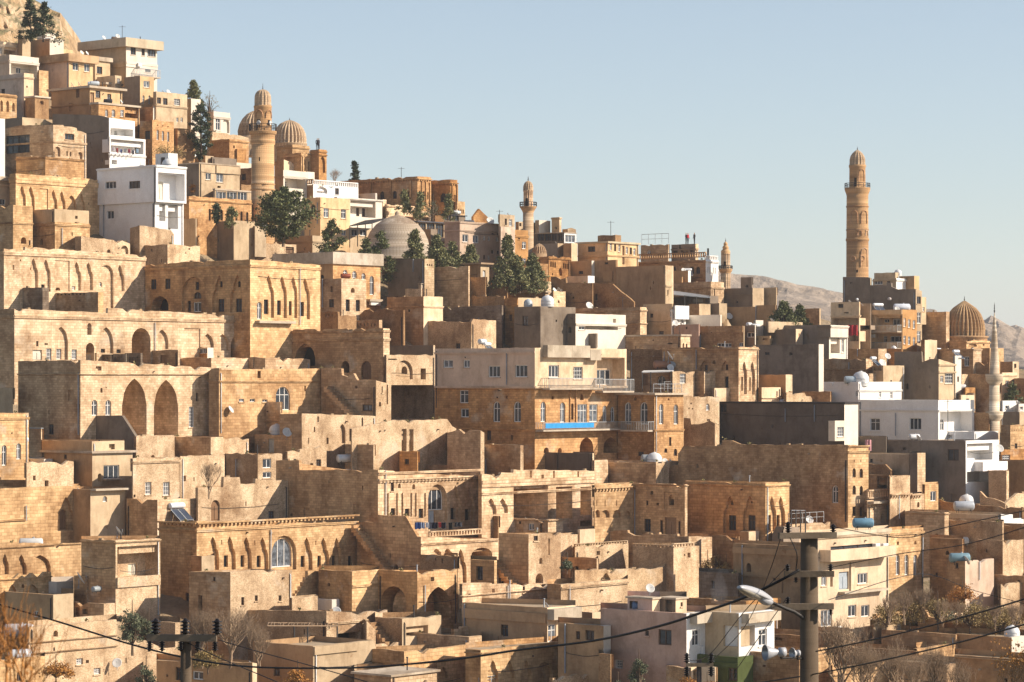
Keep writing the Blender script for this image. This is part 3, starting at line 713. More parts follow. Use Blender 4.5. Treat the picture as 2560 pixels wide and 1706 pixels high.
# rocky outcrop, upper left
def rock_height(u, v): return 3.2*noise.fractal(Vector((u*.09, v*.09, 1)), 1, 2, 6)+1.0*abs(noise.noise(Vector((u*.35, v*.35, 9))))
rows = []
prof = [(-300, -160), (0, -70), (40, -20), (82, -5), (128, 22), (150, 30), (153, 62), (170, 78), (184, 100), (192, 118), (200, 160), (210, 240)]
def ytop(x):
    for (a, p), (b, q) in zip(prof, prof[1:]):
        if x <= b: return p+(q-p)*(max(x, a)-a)/(b-a)
    return prof[-1][1]
for j in range(70):
    t = j/69; r = []
    for i in range(90):
        x = -300+500*i/89; yt_ = ytop(x); y = 330+(yt_-330)*min(1, t/.85); D = 425+70*t*t+(x/200)*6
        px, py, z = P3(x, y, D)
        n = rock_height(px*2.4, z*2.4+D*.4)*(1 if t < .84 else .3)
        if t > .85: py += 30*(t-.85)/.15; z -= 3*(t-.85)/.15
        r.append((px+n*.25, py-n*1.1, z+n*.15))
    rows.append(r)
grid('rocky_hill', rows, M_ROCK)
# far hills on the right
def farhill(name, prof, D0, D1, ybot, amp, nx=160, ny=60, sd=0):
    rows = []
    x0, x1 = prof[0][0], prof[-1][0]
    for j in range(ny):
        t = j/(ny-1); r = []
        for i in range(nx):
            x = x0+(x1-x0)*i/(nx-1)
            for (a, p), (b, q) in zip(prof, prof[1:]):
                if x <= b: yt_ = p+(q-p)*(x-a)/(b-a); break
            D = D0+(D1-D0)*t; y = ybot+(yt_-ybot)*t**.8
            px, py, z = P3(x, y, D)
            q = noise.fractal(Vector((px*.011+sd, py*.011, sd)), 1, 2.1, 7); rr = 1-abs(noise.noise(Vector((px*.018, z*.03, sd+4))))*2
            r.append((px, py-amp*(q+rr*.6), z+amp*.22*q*(.4+.6*t)+amp*.25*rr*(1-t)))
        rows.append(r)
    b = rows[-1]; rows.append([(p[0], p[1]+200, p[2]-40) for p in b]); rows.insert(0, [(p[0], p[1]-260, -240) for p in rows[0]])
    return grid(name, rows, M_FAR)
farhill('far_hill', [(1500, 702), (1790, 698), (1830, 700), (1900, 705), (2000, 724), (2100, 742), (2200, 785), (2300, 835), (2400, 880)], 1300, 1750, 900, 22)
farhill('far_ridge', [(2250, 730), (2310, 763), (2335, 770), (2345, 790), (2400, 780), (2460, 800), (2475, 790), (2500, 803), (2520, 815), (2532, 812), (2560, 832), (2700, 870), (2900, 960)], 1500, 1900, 960, 30, sd=7)
# ---------------- minarets, domes, trees, people ----------------
SG = (.60, .37, .22)
def lathe_tower(name, label, cat, x, ybase, parts, D=None, rail=None, niches=(), group=None, seg=32):
    """parts: (part name, [(y, half width in photo px)...], ribs, colour); all about one axis at photo column x"""
    D = D or depth(x, ybase); cx = (x-CX)/F*D; z = lambda y: (HY-y)/F*D; org = (cx, D, z(ybase))
    r = empty(name, org, label, cat, group)
    for nm, prof, ribs, col in parts:
        q = MB(); sg = seg if not ribs else ribs*8
        q.lathe([(max(.01, w/F*D), z(y)) for y, w in prof], sg, .15 if ribs else 0, ribs, (cx, D), smooth=True)
        q.build(nm, M_IRON if col is None else wallmat('s'), r, col or None, org)
    if rail:
        y0, y1, w = rail; q = MB(); rr = w/F*D
        for k in range(16):
            a = 2*math.pi*k/16; q.tube([(cx+rr*math.cos(a), D+rr*math.sin(a), z(y0)), (cx+rr*math.cos(a), D+rr*math.sin(a), z(y1))], .045, 4)
        for yy in (y1, (y0+y1)/2):
            ring = [(cx+rr*math.cos(2*math.pi*k/24), D+rr*math.sin(2*math.pi*k/24), z(yy)) for k in range(25)]; q.tube(ring, .04, 4)
        q.build('railing', M_IRON, r, None, org)
    for kind, ang, y0, y1, wpx, rpx in niches:     # openings, niche mouldings and clock faces set on the shaft
        a = R(ang); d = (math.sin(a), -math.cos(a)); t = (math.cos(a), math.sin(a)); rr = rpx/F*D; w = wpx/F*D/2; q = MB(); z0, z1 = z(y0), z(y1)
        c = (cx+d[0]*rr, D+d[1]*rr)
        if kind == 'door': q.obox(c, t, d, -w, w, -.5, .05, z0, z1); q.build('doorway_shade', M_VOID, r, None, org)
        elif kind == 'clock':
            zc = (z0+z1)/2; pts = [(c[0]+t[0]*w*math.cos(k*math.pi/10)+d[0]*.18, c[1]+t[1]*w*math.cos(k*math.pi/10)+d[1]*.18, zc+w*math.sin(k*math.pi/10)) for k in range(20)]
            q.ngon(pts); q.tube(pts+pts[:1], .06, 4); q.build('clock_face', M_WHITE, r, None, org)
        else:       # raised arch moulding
            def at(s_, zz):
                ang2 = a+math.asin(max(-.95, min(.95, s_/rr))); return (cx+math.sin(ang2)*(rr+.03), D-math.cos(ang2)*(rr+.03), zz)
            pts = [at(-w, z0), at(-w, z0+(z1-z0)*.6)]
            if kind == 'arch': pts += [at(-w*math.cos(k*math.pi/8), z1-w*1.2+w*1.2*math.sin(k*math.pi/8)) for k in range(1, 8)]
            elif kind == 'panel': pts += [at(-w, z1), at(0, z1)]
            elif kind == 'disc': pts = [at(w*math.cos(k*math.pi/8), (z0+z1)/2+w*math.sin(k*math.pi/8)) for k in range(17)]
            if kind != 'disc': pts += [at(w, z1 if kind == 'panel' else z0+(z1-z0)*.6), at(w, z0)]
            q.tube(pts, .09, 5); q.build('moulding', wallmat('s'), r, SG, org)
    return r
def E3(u): return 440+u/3.672
def F3(v): return 160+v/3.672
cA, cB, cC = (.54, .345, .18), (.60, .395, .215), (.57, .44, .31)
y_ = lambda v: 160+v/3.672
lathe_tower('minaret', 'thick golden minaret with clock faces left of two ribbed domes', 'minaret', 657, 600, [
 ('shaft', [(620, 29.5), (y_(745), 28.3)], 0, cB), ('ring', [(y_(1165), 29), (y_(1162), 31), (y_(1152), 31), (y_(1149), 29)], 0, cB), ('ring', [(y_(1115), 29), (y_(1112), 31), (y_(1103), 31), (y_(1100), 29)], 0, cB),
 ('collar', [(y_(745), 28.4), (y_(735), 31), (y_(705), 31), (y_(700), 30), (y_(655), 30.5), (y_(648), 33), (y_(640), 34.5), (y_(626), 35), (y_(620), 35)], 0, cB),
 ('turret', [(y_(620), 22.5), (y_(405), 22), (y_(398), 23.2), (y_(390), 23), (y_(384), 21.5)], 0, cA),
 ('dome', [(y_(384), 21), (y_(350), 21), (y_(300), 20.6), (y_(275), 18.5), (y_(255), 14.5), (y_(243), 9.5), (y_(236), 4), (y_(234), .6)], 14, cC),
 ('finial', [(y_(236), .8), (y_(225), 1.3), (y_(220), .6), (y_(212), 1.1), (y_(206), .5), (y_(180), .4)], 0, None)],
 rail=(y_(620), y_(555), 34), niches=[('clock', -20, y_(565), y_(530), 9, 22), ('clock', 55, y_(565), y_(530), 9, 22), ('door', -22, y_(600), y_(515), 8, 21.3), ('door', 50, y_(615), y_(520), 8, 21.3), ('arch', -22, y_(500), y_(430), 18, 22.2), ('arch', 50, y_(500), y_(430), 18, 22.2), ('door', -12, y_(900), y_(865), 3, 28.1)])
lathe_tower('ribbed_dome', 'ribbed stone dome partly hidden behind the clock minaret', 'dome', E3(720), y_(700), [('drum', [(y_(850), 43), (y_(668), 42)], 0, cC), ('dome', [(y_(668), 41), (y_(620), 42), (y_(560), 38), (y_(505), 30), (y_(462), 19), (y_(440), 8), (y_(430), .5)], 22, cC)], D=depth(731, 405)+20)
lathe_tower('ribbed_dome', 'ribbed stone dome right of the clock minaret', 'dome', E3(1043), y_(800), [('drum', [(y_(930), 43), (y_(745), 43), (y_(740), 44), (y_(732), 44)], 0, cC),
 ('dome', [(y_(732), 42), (y_(690), 42.3), (y_(640), 40), (y_(590), 34), (y_(550), 24), (y_(527), 12), (y_(518), 4), (y_(515), .5)], 26, cC), ('finial', [(y_(516), .7), (y_(510), 1.4), (y_(505), .5), (y_(495), .4)], 0, None)], D=depth(731, 405)+15)
y_ = lambda v: 400+v/3.672
lathe_tower('minaret', 'slim pale minaret with black railing near the town centre ridge', 'minaret', 1320.5, 650, [
 ('shaft', [(665, 13.8), (y_(480), 13.2)], 0, cC), ('corbel', [(y_(485), 13.6), (y_(470), 15), (y_(450), 18.5), (y_(438), 21), (y_(428), 21)], 0, cB),
 ('turret', [(y_(428), 12.4), (y_(295), 12.2), (y_(290), 13.2), (y_(280), 13.2)], 12, (.60, .42, .28)), ('dome', [(y_(280), 13), (y_(245), 12.8), (y_(220), 10.6), (y_(204), 7), (y_(196), 3), (y_(192), .5)], 14, cC),
 ('finial', [(y_(193), 1), (y_(182), 1.7), (y_(176), .7), (y_(168), 1.3), (y_(162), .5), (y_(150), .4)], 0, None)], rail=(y_(430), y_(390), 21), niches=[('door', -18, y_(425), y_(355), 5.5, 12.0)], D=depth(1320, 610))
lathe_tower('ribbed_dome', 'small ribbed stone dome at the foot of the slim minaret', 'dome', 1348, 640, [('drum', [(650, 19.5), (y_(862), 19.5)], 0, cC), ('dome', [(y_(862), 19), (y_(835), 18), (y_(800), 14), (y_(778), 7), (y_(768), .5)], 18, cC), ('finial', [(y_(768), .8), (y_(745), .4)], 0, None)], D=depth(1320, 640)-1)
lathe_tower('bath_dome', 'large smooth grey stone dome behind the young pines', 'dome', 993, 640, [('drum', [(650, 84), (622, 84), (619, 82)], 0, (.46, .41, .35)), ('dome', [(619, 81), (600, 77), (580, 68), (562, 53), (549, 34), (541, 15), (539, 6), (538, .5)], 0, (.52, .46, .39)), ('lantern', [(539, 6), (532, 5.5), (529, 2), (527, .5)], 0, (.6, .55, .48))], D=depth(993, 640), seg=64)
y_ = lambda v: 560+v/4.9
lathe_tower('minaret', 'short minaret with stacked bulb top beside the far bare hill', 'minaret', 1814, 715, [
 ('shaft', [(735, 12.4), (y_(600), 12.2)], 14, cC), ('balcony', [(y_(605), 12.6), (y_(580), 16), (y_(558), 17), (y_(550), 17)], 0, cB), ('turret', [(y_(550), 11.7), (y_(372), 11.6), (y_(366), 12.3)], 14, cC),
 ('bulb_cap', [(y_(366), 11), (y_(345), 11.8), (y_(325), 10.5), (y_(310), 6.5), (y_(305), 7.4), (y_(290), 8.2), (y_(275), 6.5), (y_(265), 4.2), (y_(255), 5.2), (y_(240), 5), (y_(228), 3), (y_(215), .6)], 0, cB),
 ('finial', [(y_(216), .8), (y_(205), 1.3), (y_(198), .5), (y_(172), .3)], 0, None)], rail=(y_(552), y_(515), 17), niches=[('door', -12, y_(520), y_(465), 6, 11.3)], D=depth(1814, 715))
lathe_tower('minaret', 'tall golden minaret standing alone against the sky at right', 'minaret', 2143.5, 700, [
 ('shaft', [(720, 28), (600, 27.6), (540, 27.2), (500, 27), (484, 27)], 0, cB), ('ring', [(604, 27.6), (603, 29.2), (597, 29.2), (596, 27.6)], 0, cA), ('ring', [(578, 27.4), (577, 28.6), (574, 28.6), (573, 27.4)], 0, cA), ('ring', [(520, 27.1), (519, 28.4), (516, 28.4), (515, 27.1)], 0, cA),
 ('corbel', [(489, 27.2), (484, 28.6), (478, 31), (474, 32), (470, 32)], 0, cA), ('turret', [(470, 20.5), (421, 20), (418, 21.4), (413, 21.4)], 0, cA),
 ('dome', [(413, 20), (400, 19.6), (391, 17.5), (384, 13), (379, 7.5), (376, 3), (375, .5)], 14, cC), ('finial', [(376, .9), (373, 1.5), (371, .6), (367, .4)], 0, None)],
 rail=(470, 459, 31.5), niches=[('door', -20, 468, 446, 6, 20), ('arch', 25, 455, 425, 15, 20), ('arch', 32, 668, 622, 19, 27.5), ('arch', 32, 560, 528, 17, 27.2), ('arch', -25, 560, 528, 17, 27.2), ('disc', 20, 654, 641, 12, 27.5), ('disc', -30, 654, 641, 12, 27.5), ('panel', 5, 590, 578, 10, 27.5), ('panel', 50, 590, 578, 10, 27.5), ('door', -8, 682, 676, 4, 27.6)], D=depth(2143, 700)+6)
y_ = lambda v: 560+v/4.706
lathe_tower('ribbed_dome', 'great ribbed mosque dome right of the apartment blocks', 'dome', 2060+1652/4.706, y_(1470), [('drum', [(885, 57), (y_(1345), 57), (y_(1340), 60), (y_(1325), 60), (y_(1320), 55)], 0, (.58, .405, .25)),
 ('dome', [(y_(1320), 51), (y_(1240), 52), (y_(1150), 49), (y_(1060), 41), (y_(990), 29), (y_(940), 14), (y_(912), 5), (y_(905), .6)], 30, (.55, .385, .225)), ('finial', [(y_(906), 1), (y_(890), 1.6), (y_(880), .6), (y_(870), 1.1), (y_(862), .5), (y_(848), .3)], 0, None)], D=depth(2410, 880)+8)
lathe_tower('minaret', 'slender pale minaret with pointed cone at the right edge', 'minaret', 2486, 1080, [
 ('cone', [(940, 12.5), (900, 10.8), (845, 7), (800, 3.2), (782, .8)], 0, (.76, .68, .56)), ('balcony', [(962, 13), (953, 21), (938, 22.5), (935, 22)], 0, (.70, .62, .50)), ('shaft', [(1110, 13.5), (960, 12.6)], 0, (.76, .67, .54)), ('lower_balcony', [(1053, 13.6), (1044, 21), (1030, 22.5), (1028, 13.5)], 0, (.70, .62, .50)),
 ('finial', [(783, .8), (778, 2), (774, .7), (771, 1.6), (768, .6), (765, 1.3), (761, .5), (756, .3)], 0, None)], D=depth(2486, 1085))
# ---- trees
M_PINE = leafmat('pine_needles', (.055, .072, .028), (.16, .165, .065)); M_CYP = leafmat('cypress_leaves', (.028, .042, .024), (.08, .095, .045)); M_YPINE = leafmat('young_pine_needles', (.10, .115, .05), (.27, .25, .11))
M_OLIVE = leafmat('olive_leaves', (.07, .08, .045), (.16, .17, .10)); M_RUST = leafmat('rusty_leaves', (.30, .12, .03), (.45, .22, .05)); M_DRY = leafmat('dry_shrub_leaves', (.20, .14, .05), (.34, .24, .10))
M_BARK = plain('bark', (.13, .09, .06), .95, 0, .3); M_TWIG = plain('pale_twigs', (.30, .21, .14), .95, 0, .2)
def tree(label, x, ytop, ybase, wpx, kind='pine', d=0, name='pine_tree', seed=1, dens=1, group='trees among the houses', D=None):
    """wpx: crown half width in photo px"""
    D = D or depth(x, ybase)+d; k = D/F; rng = random.Random(seed); bx = (x-CX)*k; zb = (HY-ybase)*k; H_ = (ybase-ytop)*k; Wd = wpx*k
    r = empty(name, (bx, D, zb), label, 'tree', group); org = (bx, D, zb); q = MB(); lf = MB()
    col = {'pine': M_PINE, 'cypress': M_CYP, 'young': M_YPINE, 'olive': M_OLIVE, 'rust': M_RUST, 'dry': M_DRY, 'fir': M_CYP}[kind]
    lean = rng.uniform(-.04, .04)*H_
    P = lambda t: Vector((bx+lean*t*t, D, zb-1+(H_+1)*t))
    q.tube([P(i/8) for i in range(9)], [max(.03, .045*H_*(1-i/8.3)*.6+.02) for i in range(9)], 7)
    if kind in ('pine', 'cypress', 'young', 'fir'):
        n = int((46 if kind != 'cypress' else 60)*dens)
        for i in range(n):
            t = (.12 if kind == 'pine' and wpx > 40 else .06)+(.88 if kind == 'pine' and wpx > 40 else .94)*(i/n)**(.9); 
            if kind == 'pine' and wpx > 40: prof_ = math.sin(min(1, (t-.12)/.8)*math.pi)**.5*.95
            elif kind == 'cypress': prof_ = math.sin(min(1, (t-.05)*1.02)*math.pi)**.7
            else: prof_ = (1-t)**.75*1.15
            L_ = Wd*max(.1, prof_)*rng.uniform(.6, 1.12); a = rng.uniform(0, 6.283); rise = rng.uniform(-.05, .35)*L_
            p0 = P(t); p1 = p0+Vector((math.cos(a)*L_, math.sin(a)*L_, rise)); q.tube([p0, (p0+p1)/2+Vector((0, 0, -.06*L_)), p1], [.05, .035, .015], 4, cap=False)
            for j in range(3 if L_ > .8 else 2):
                f = .45+.3*j if j else .95; c = p0.lerp(p1, min(1, f)); rad = max(.3, L_*.30)*rng.uniform(.7, 1.25)
                for _ in range(int(34*dens)):
                    o = Vector((rng.gauss(0, 1), rng.gauss(0, 1), rng.gauss(0, .62)))*rad*.55; leafquad(lf, c+o, max(.28, Wd*.10), rng, .5)
    else:
        n = int(26*dens)
        for i in range(n):
            a = rng.uniform(0, 6.283); e = rng.uniform(.05, 1.3); L_ = rng.uniform(.65, 1.05); c = P(.25)+Vector((math.cos(a)*math.cos(e)*Wd*L_, math.sin(a)*math.cos(e)*Wd*L_, math.sin(e)*H_*.72*L_))
            q.tube([P(.2), P(.25).lerp(c, .5)+Vector((0, 0, .1)), c], [.07, .045, .02], 4, cap=False)
            for _ in range(int(60*dens)):
                o = Vector((rng.gauss(0, 1), rng.gauss(0, 1), rng.gauss(0, .8)))*Wd*.17; leafquad(lf, c+o, max(.14, Wd*.075), rng)
    q.build('trunk', M_BARK, r, None, org); lf.build('crown', col, r, None, org)
    return r
def bare_tree(label, x, ytop, ybase, wpx, seed=1, d=0, D=None, levels=5, name='bare_tree', m=None, group='leafless trees', leaves=0, thick=1):
    D = D or depth(x, ybase)+d; k = D/F; rng = random.Random(seed); bx = (x-CX)*k; zb = (HY-ybase)*k; H_ = (ybase-ytop)*k; Wd = wpx*k
    r = empty(name, (bx, D, zb), label, 'tree', group); org = (bx, D, zb); q = MB(); tw = MB(); lf = MB()
    def grow(p, dr, L_, rad, lv):
        e = p+dr*L_; mid = (p+e)/2+Vector((rng.gauss(0, .05), rng.gauss(0, .05), 0))*L_; (q if lv < 2 else tw).tube([p, mid, e], [rad, rad*.85, rad*.68], 5 if lv < 2 else 3, cap=False)
        if lv >= levels:
            for _ in range(leaves): leafquad(lf, e+Vector((rng.gauss(0, .15), rng.gauss(0, .15), rng.gauss(0, .15)))*L_*.8, L_*.28, rng)
            return
        for i in range(3 if lv < 4 else 2):
            v = Vector((rng.gauss(0, 1)*Wd/H_*1.3, rng.gauss(0, 1)*Wd/H_*1.3, rng.uniform(.2, .9))).normalized(); nd = (dr*.9+v*.9).normalized()
            grow(p.lerp(e, rng.uniform(.6, 1)), nd, L_*rng.uniform(.66, .86), rad*.6, lv+1)
    for i in range(3): grow(Vector((bx, D, zb-.6)), Vector((rng.gauss(0, .35)*Wd/H_, rng.gauss(0, .3), 1)).normalized(), H_*.30, .055*thick*H_/4, 0)
    q.build('trunk', M_TWIG if m is None else m, r, None, org); tw.build('twigs', M_TWIG if m is None else m, r, None, org)
    if leaves: lf.build('leaves', M_RUST, r, None, org)
    return r
# ---- small standing people, far off
M_SKIN = plain('skin', (.42, .25, .16), .6, 0, .05)
def person(label, p, shirt=(.05, .05, .06), legs=(.04, .04, .05), rz=0, h=1.72):
    me = bpy.data.meshes.new('body'); s = h/1.72
    pts = [(0, 0, .95, .14, .10), (0, 0, 1.15, .13, .095), (0, 0, 1.38, .17, .10), (0, 0, 1.48, .06, .06), (0, 0, 1.56, .055, .06), (0, .0, 1.64, .085, .1), (0, 0, 1.71, .06, .07),
           (.09, 0, .88, .09, .09), (.10, -.02, .5, .06, .065), (.10, .02, .08, .04, .045), (.10, -.10, .03, .04, .03), (-.09, 0, .88, .09, .09), (-.11, .03, .5, .06, .065), (-.12, .06, .08, .04, .045), (-.12, -.06, .03, .04, .03),
           (.19, 0, 1.40, .055, .055), (.25, .0, 1.13, .042, .042), (.22, -.14, .92, .034, .034), (.2, -.19, .84, .035, .02), (-.19, 0, 1.40, .055, .055), (-.25, .02, 1.13, .042, .042), (-.24, -.08, .90, .034, .034), (-.24, -.11, .81, .035, .02)]
    ed = [(0, 1), (1, 2), (2, 3), (3, 4), (4, 5), (5, 6), (0, 7), (7, 8), (8, 9), (9, 10), (0, 11), (11, 12), (12, 13), (13, 14), (2, 15), (15, 16), (16, 17), (17, 18), (2, 19), (19, 20), (20, 21), (21, 22)]
    me.from_pydata([(x*s, y*s, z*s) for x, y, z, a, b in pts], ed, [])
    o = bpy.data.objects.new('person', me); C.objects.link(o); o.location = p; o.rotation_euler = (0, 0, rz)
    sk = o.modifiers.new('skin', 'SKIN'); me.skin_vertices or None
    lay = me.skin_vertices[0] if me.skin_vertices else None
    if lay:
        for i, q in enumerate(pts): lay.data[i].radius = (q[3]*s, q[4]*s)
        lay.data[0].use_root = True
    ss = o.modifiers.new('s', 'SUBSURF'); ss.levels = 1; ss.render_levels = 1
    def b(t, p_, N, L):
        g = t.nodes.new('ShaderNodeTexCoord'); sx = t.nodes.new('ShaderNodeSeparateXYZ'); L(g.outputs['Object'], sx.inputs[0])
        L(ramp(t, sx.outputs[2], (.0, (.02, .02, .02)), (.05, legs), (.545, legs), (.55, shirt), (.83, shirt), (.84, (.42, .25, .16)), (.95, (.42, .25, .16)), (.96, (.02, .015, .01))), p_.inputs['Base Color'])
        for l in list(t.links):
            pass
        mu = t.nodes.new('ShaderNodeMath'); mu.operation = 'DIVIDE'; mu.inputs[1].default_value = 1.75; L(sx.outputs[2], mu.inputs[0])
        rr = [n for n in t.nodes if n.type == 'VALTORGB'][0]; rr.color_ramp.interpolation = 'CONSTANT'; L(mu.outputs[0], rr.inputs[0])
    me.materials.append(mat('clothes_%02d%02d%02d' % tuple(int(c*99) for c in shirt), b)); tag(o, label, 'person', 'people standing on the terraces'); return o
# ---------------- upper left quarter, top to bottom ----------------
T(0, 0, 4.584)
H('tall concrete house with wide roof slab at the hilltop', 965, 1445, 1800, 437, 870, 'ce', 'k 1497 545 60 85; k 1622 560 38 80; k 1690 565 95 85; c 0 705 5 60; r 1540 790 240 80; k 1665 775 60 55; u 1560 725 40 40', mr='wv', slab=(.7, 1.3), slabc=(.52, .43, .31))
dish(1140, 53, 60); tank(1240, 80, 30, col=(.12, .08, .06), desc='rusty dark water tank'); dish(1300, 53, 30); antenna(1480, 2)
H('plaster and stone block under the hilltop concrete house', 1425, 1605, 1765, 872, 1220, 'cm', 'w 1645 930 70 75; a 1632 1095 25 100; a 1700 1095 25 100', mr='py')
H('small pale house right below the rocky cliff', 340, 570, 730, 440, 610, 'cb', 'h 608 475 18 22', mr='wv')
tank(640, 104, 10, desc='long white water tank'); dish(450, 50, 40)
H('white room on the slope below the dark conifers', 425, 520, 640, 365, 450, 'wv', '', d=4)
H('white frame house at the left edge under the cliff', -60, -50, 205, 468, 650, 'pl', 'b 45 545 150 90; w 0 550 25 70')
H('narrow cement stair tower beside the white frame house', 205, 255, 350, 402, 680, 'cb', '', mr='pe')
H('long cream house with a curved front wall', 335, 575, 835, 548, 640, 'py', '', d=3)
tank(620, 96, 15, col=(.05, .07, .3), desc='dark blue water tank'); tank(700, 96, 15, col=(.06, .1, .4), desc='dark blue water tank')
H('cream house with two white windows and brown slab edge', 335, 790, 1065, 618, 940, 'pu', 'w 832 720 70 90; w 965 735 65 90', slab=(.6, 1.1), slabc=(.50, .34, .2), mr='py')
dish(975, 50, 60, col=(.6, .4, .28), desc='tan satellite dish'); dish(1040, 50, 70)
H('dim annexe between the cream house and tall concrete house', 1000, 1090, 1262, 650, 890, 'ce', 'k 1110 765 62 85', d=2, slab=(.3, .6))
H('cream house with deep loggia at the left edge', -70, 108, 445, 628, 915, 'pu', 'b 125 735 300 150; w 275 765 60 70; h 150 755 25 40; c 0 690 5 30; c 0 880', mr='wv')
H('bare block under the loggia house at left', -90, 275, 385, 838, 1120, 'pu', 'h 300 985 18 22; c 0 880', mr='pl')
H('yellow garden wall beside the loggia house', 445, 448, 555, 806, 950, 'sy', '', dep=2)
H('little cement shed above the brown house', 1110, 1320, 1392, 865, 965, 'ce', 'w 1340 900 35 60', d=-3)
H('orange rimmed terrace room above the brown house', 1150, 1215, 1390, 945, 1010, 'py', 'o 1290 975 40 25', slab=(.2, .3))
H('shabby brown house with flat overhanging slab', 590, 1030, 1400, 985, 1345, 'pb', 'k 1095 1040 55 85; k 1230 1080 45 70; d 1035 1060 45 120; d 870 1020 40 100; c 0 1180', slab=(.5, .3), mr='py')
dish(770, 56, 100); dish(850, 56, 100); tank(1010, 112, 20, col=(.5, .55, .6), desc='grey steel water tank'); tank(1130, 112, 20, col=(.6, .65, .7), desc='pale steel water tank')
H('grey cement box beside the brown house', 1370, 1580, 1628, 985, 1230, 'cd', '', d=1)
H('amber stone house with square corner loggia', 1040, 1130, 1600, 1172, 1410, 'sg', 'a 1205 1255 35 85; a 1280 1255 42 90; b 1432 1190 155 165; w 1380 1262 40 80', slab=(.15, .25), d=-3)
dish(1430, 50, 80); tank(1310, 104, 10, col=(.03, .03, .035), desc='black plastic water tank')
H('cement house with three dark windows left of conifers', 1755, 1790, 2145, 1050, 1490, 'ce', 'k 1800 1120 45 72; k 1870 1127 50 78; G 1995 1135 70 75; w 2020 1350 25 50; w 2070 1350 25 50; c 0 1200', d=3)
dish(1910, 56, 100); dish(1970, 66, 60)
H('pale frame room with half open wall', 1605, 1755, 1980, 1222, 1400, 'sb', 'b 1790 1260 180 90; k 1805 1270 60 45', mr='wv')
H('golden stone house with three arched windows', 1600, 1745, 1992, 1375, 1720, 'so', 'a 1795 1490 26 115 3 60 10; h 1800 1430 12 14 3 60 8; k 1660 1500 60 100', mr='sg')
H('brown block behind the large dark cypress', 1990, 2035, 2235, 1470, 1720, 'sb', '')
H('little white house beyond the dark cypress', 2140, 2190, 2300, 1130, 1290, 'cb', '', mr='wv', d=4)
H('old stone house with pointed niches at the left edge', -80, -30, 192, 1070, 1300, 'sy', 'Q 0 1150 35 130; Q 70 1155 35 130; Q 140 1180 30 100; c 0 1085')
H('ruined low shed on the earth slope at left', 290, 400, 560, 1100, 1330, 'rb', 'h 460 1160 40 40', slab=(.2, .2), slabc=(.6, .5, .4))
H('dark parapet house in front of the earth slope', 60, 255, 860, 1345, 1460, 'cd', '', mr='ce')
dish(670, 73, 150, col=(.3, .2, .12), desc='brown mesh satellite dish')
H('white balcony block with a plain brown side wall', 600, 1250, 1545, 1350, 1890, 'cd', 'b 1265 1475 260 85; w 1345 1485 30 55; w 1410 1495 35 55; b 1270 1610 265 150; c 1300 1580 5 40; c 1300 1780 5 60', mr='ww', tp=[(600, 1308), (860, 1312), (1120, 1322), (1250, 1352), (1545, 1392)])
T(0, 300, 4.584)
H('+', 1250, 1255, 1668, 190, 515, 'ww', 'b 1270 235 375 148; w 1300 255 60 100; c 0 385; o 1280 460 60 50', on=-1.2, dep=3)
H('blank white building cut by the left edge', -120, -100, 57, -25, 640, 'ww', '', dep=10)
H('pale carved house with barred bay and tall arches', 55, 610, 990, 58, 600, 'sb', 'g 62 178 278 205; k 745 160 105 70; N 630 305 62 115; N 895 368 50 165; g 762 360 15 55; g 802 368 15 50; c 0 240', mr='sl', tp=[(55, 100), (250, 62), (610, 58), (730, 60), (735, 72), (880, 92), (884, 122), (990, 158)])
H('plain amber stone annexe with cement rim', 185, 520, 965, 422, 720, 'so', 'h 858 680 15 30; c 0 425', mr='sg', tp=[(185, 425), (520, 422), (965, 470)])
chimney(620, 48)
H('cement room hugging the left edge above the arcade', -60, -50, 112, 650, 990, 'pl', 'w 0 905 62 70; c 0 735', slab=(.7, .5))
H('long golden house with a row of pointed niches', 110, 180, 1140, 615, 1100, 'so', 'n 206 752 91 300; n 306 762 91 310; m 452 788 98 240; n 428.75 820 96.25 220; n 566 802 91 290; n 661 815 91 290; Q 765.5 865 108.5 200; n 887.5 845 87.5 220; n 972.5 862 87.5 200; g 235 990 34 55; G 325 1000 40 80; h 1012 950 12 22; c 0 660 5 60', mr='sy')
H('stepped stone house with cement terrace walls at left', -90, 150, 375, 975, 1460, 'sb', 'O 240 1345 62 75; k 330 1380 20 60; c 0 1170', mr='sy')
H('amber cube with cement rim below the golden arcade', 230, 630, 1030, 1170, 1480, 'sb', 'h 820 1290 14 42; i 705 1240 6 200; c 0 1190', mr='sy')
H('+', 205, 625, 1020, 1020, 1172, 'ce', 'h 860 1100 30 35', on=.4, ext=0.2)
H('tall white house with recessed corner balcony', 1138, 1775, 2105, 935, 1380, 'ww', 'w 1225 1040 80 98; b 1825 965 70 195; b 1925 975 115 275; i 1190 940 5 400')
H('+', 1112, 1790, 2136, 515, 937, 'ww', 'w 1205 705 125 85; k 1480 702 125 85; b 1812 612 305 312; D 1855 715 35 200; v 1905 700 75 215; c 0 520', on=-.5, ext=.02)
dome_tank(1700, 165, 3.5); 
H('+', 1782, 1930, 2035, 380, 540, 'ww', 'k 1840 430 50 80', on=3.5)
H('rubble wall with two small arches by the white house', 858, 930, 1490, 1333, 1560, 'rb', 'O 1228 1485 38 40; N 1385 1440 85 100', mr='rl', tp=[(858, 1335), (930, 1333), (1400, 1385), (1440, 1400), (1490, 1420)], rag=.12, wall=.7)
H('thick rubble block in front of the white house', 1490, 1600, 1992, 1212, 1450, 'rb', '', mr='rl', rag=.25, tp=[(1490, 1240), (1600, 1212), (1780, 1235), (1960, 1270), (1992, 1310)], d=-2)
H('square rubble room with dark left side', 1540, 1920, 2292, 1428, 1680, 'rb', 'k 1730 1480 15 30; h 2160 1470 20 20; h 2120 1520 18 14', mr='rl', rag=.1)
T(0, 600, 4.584)
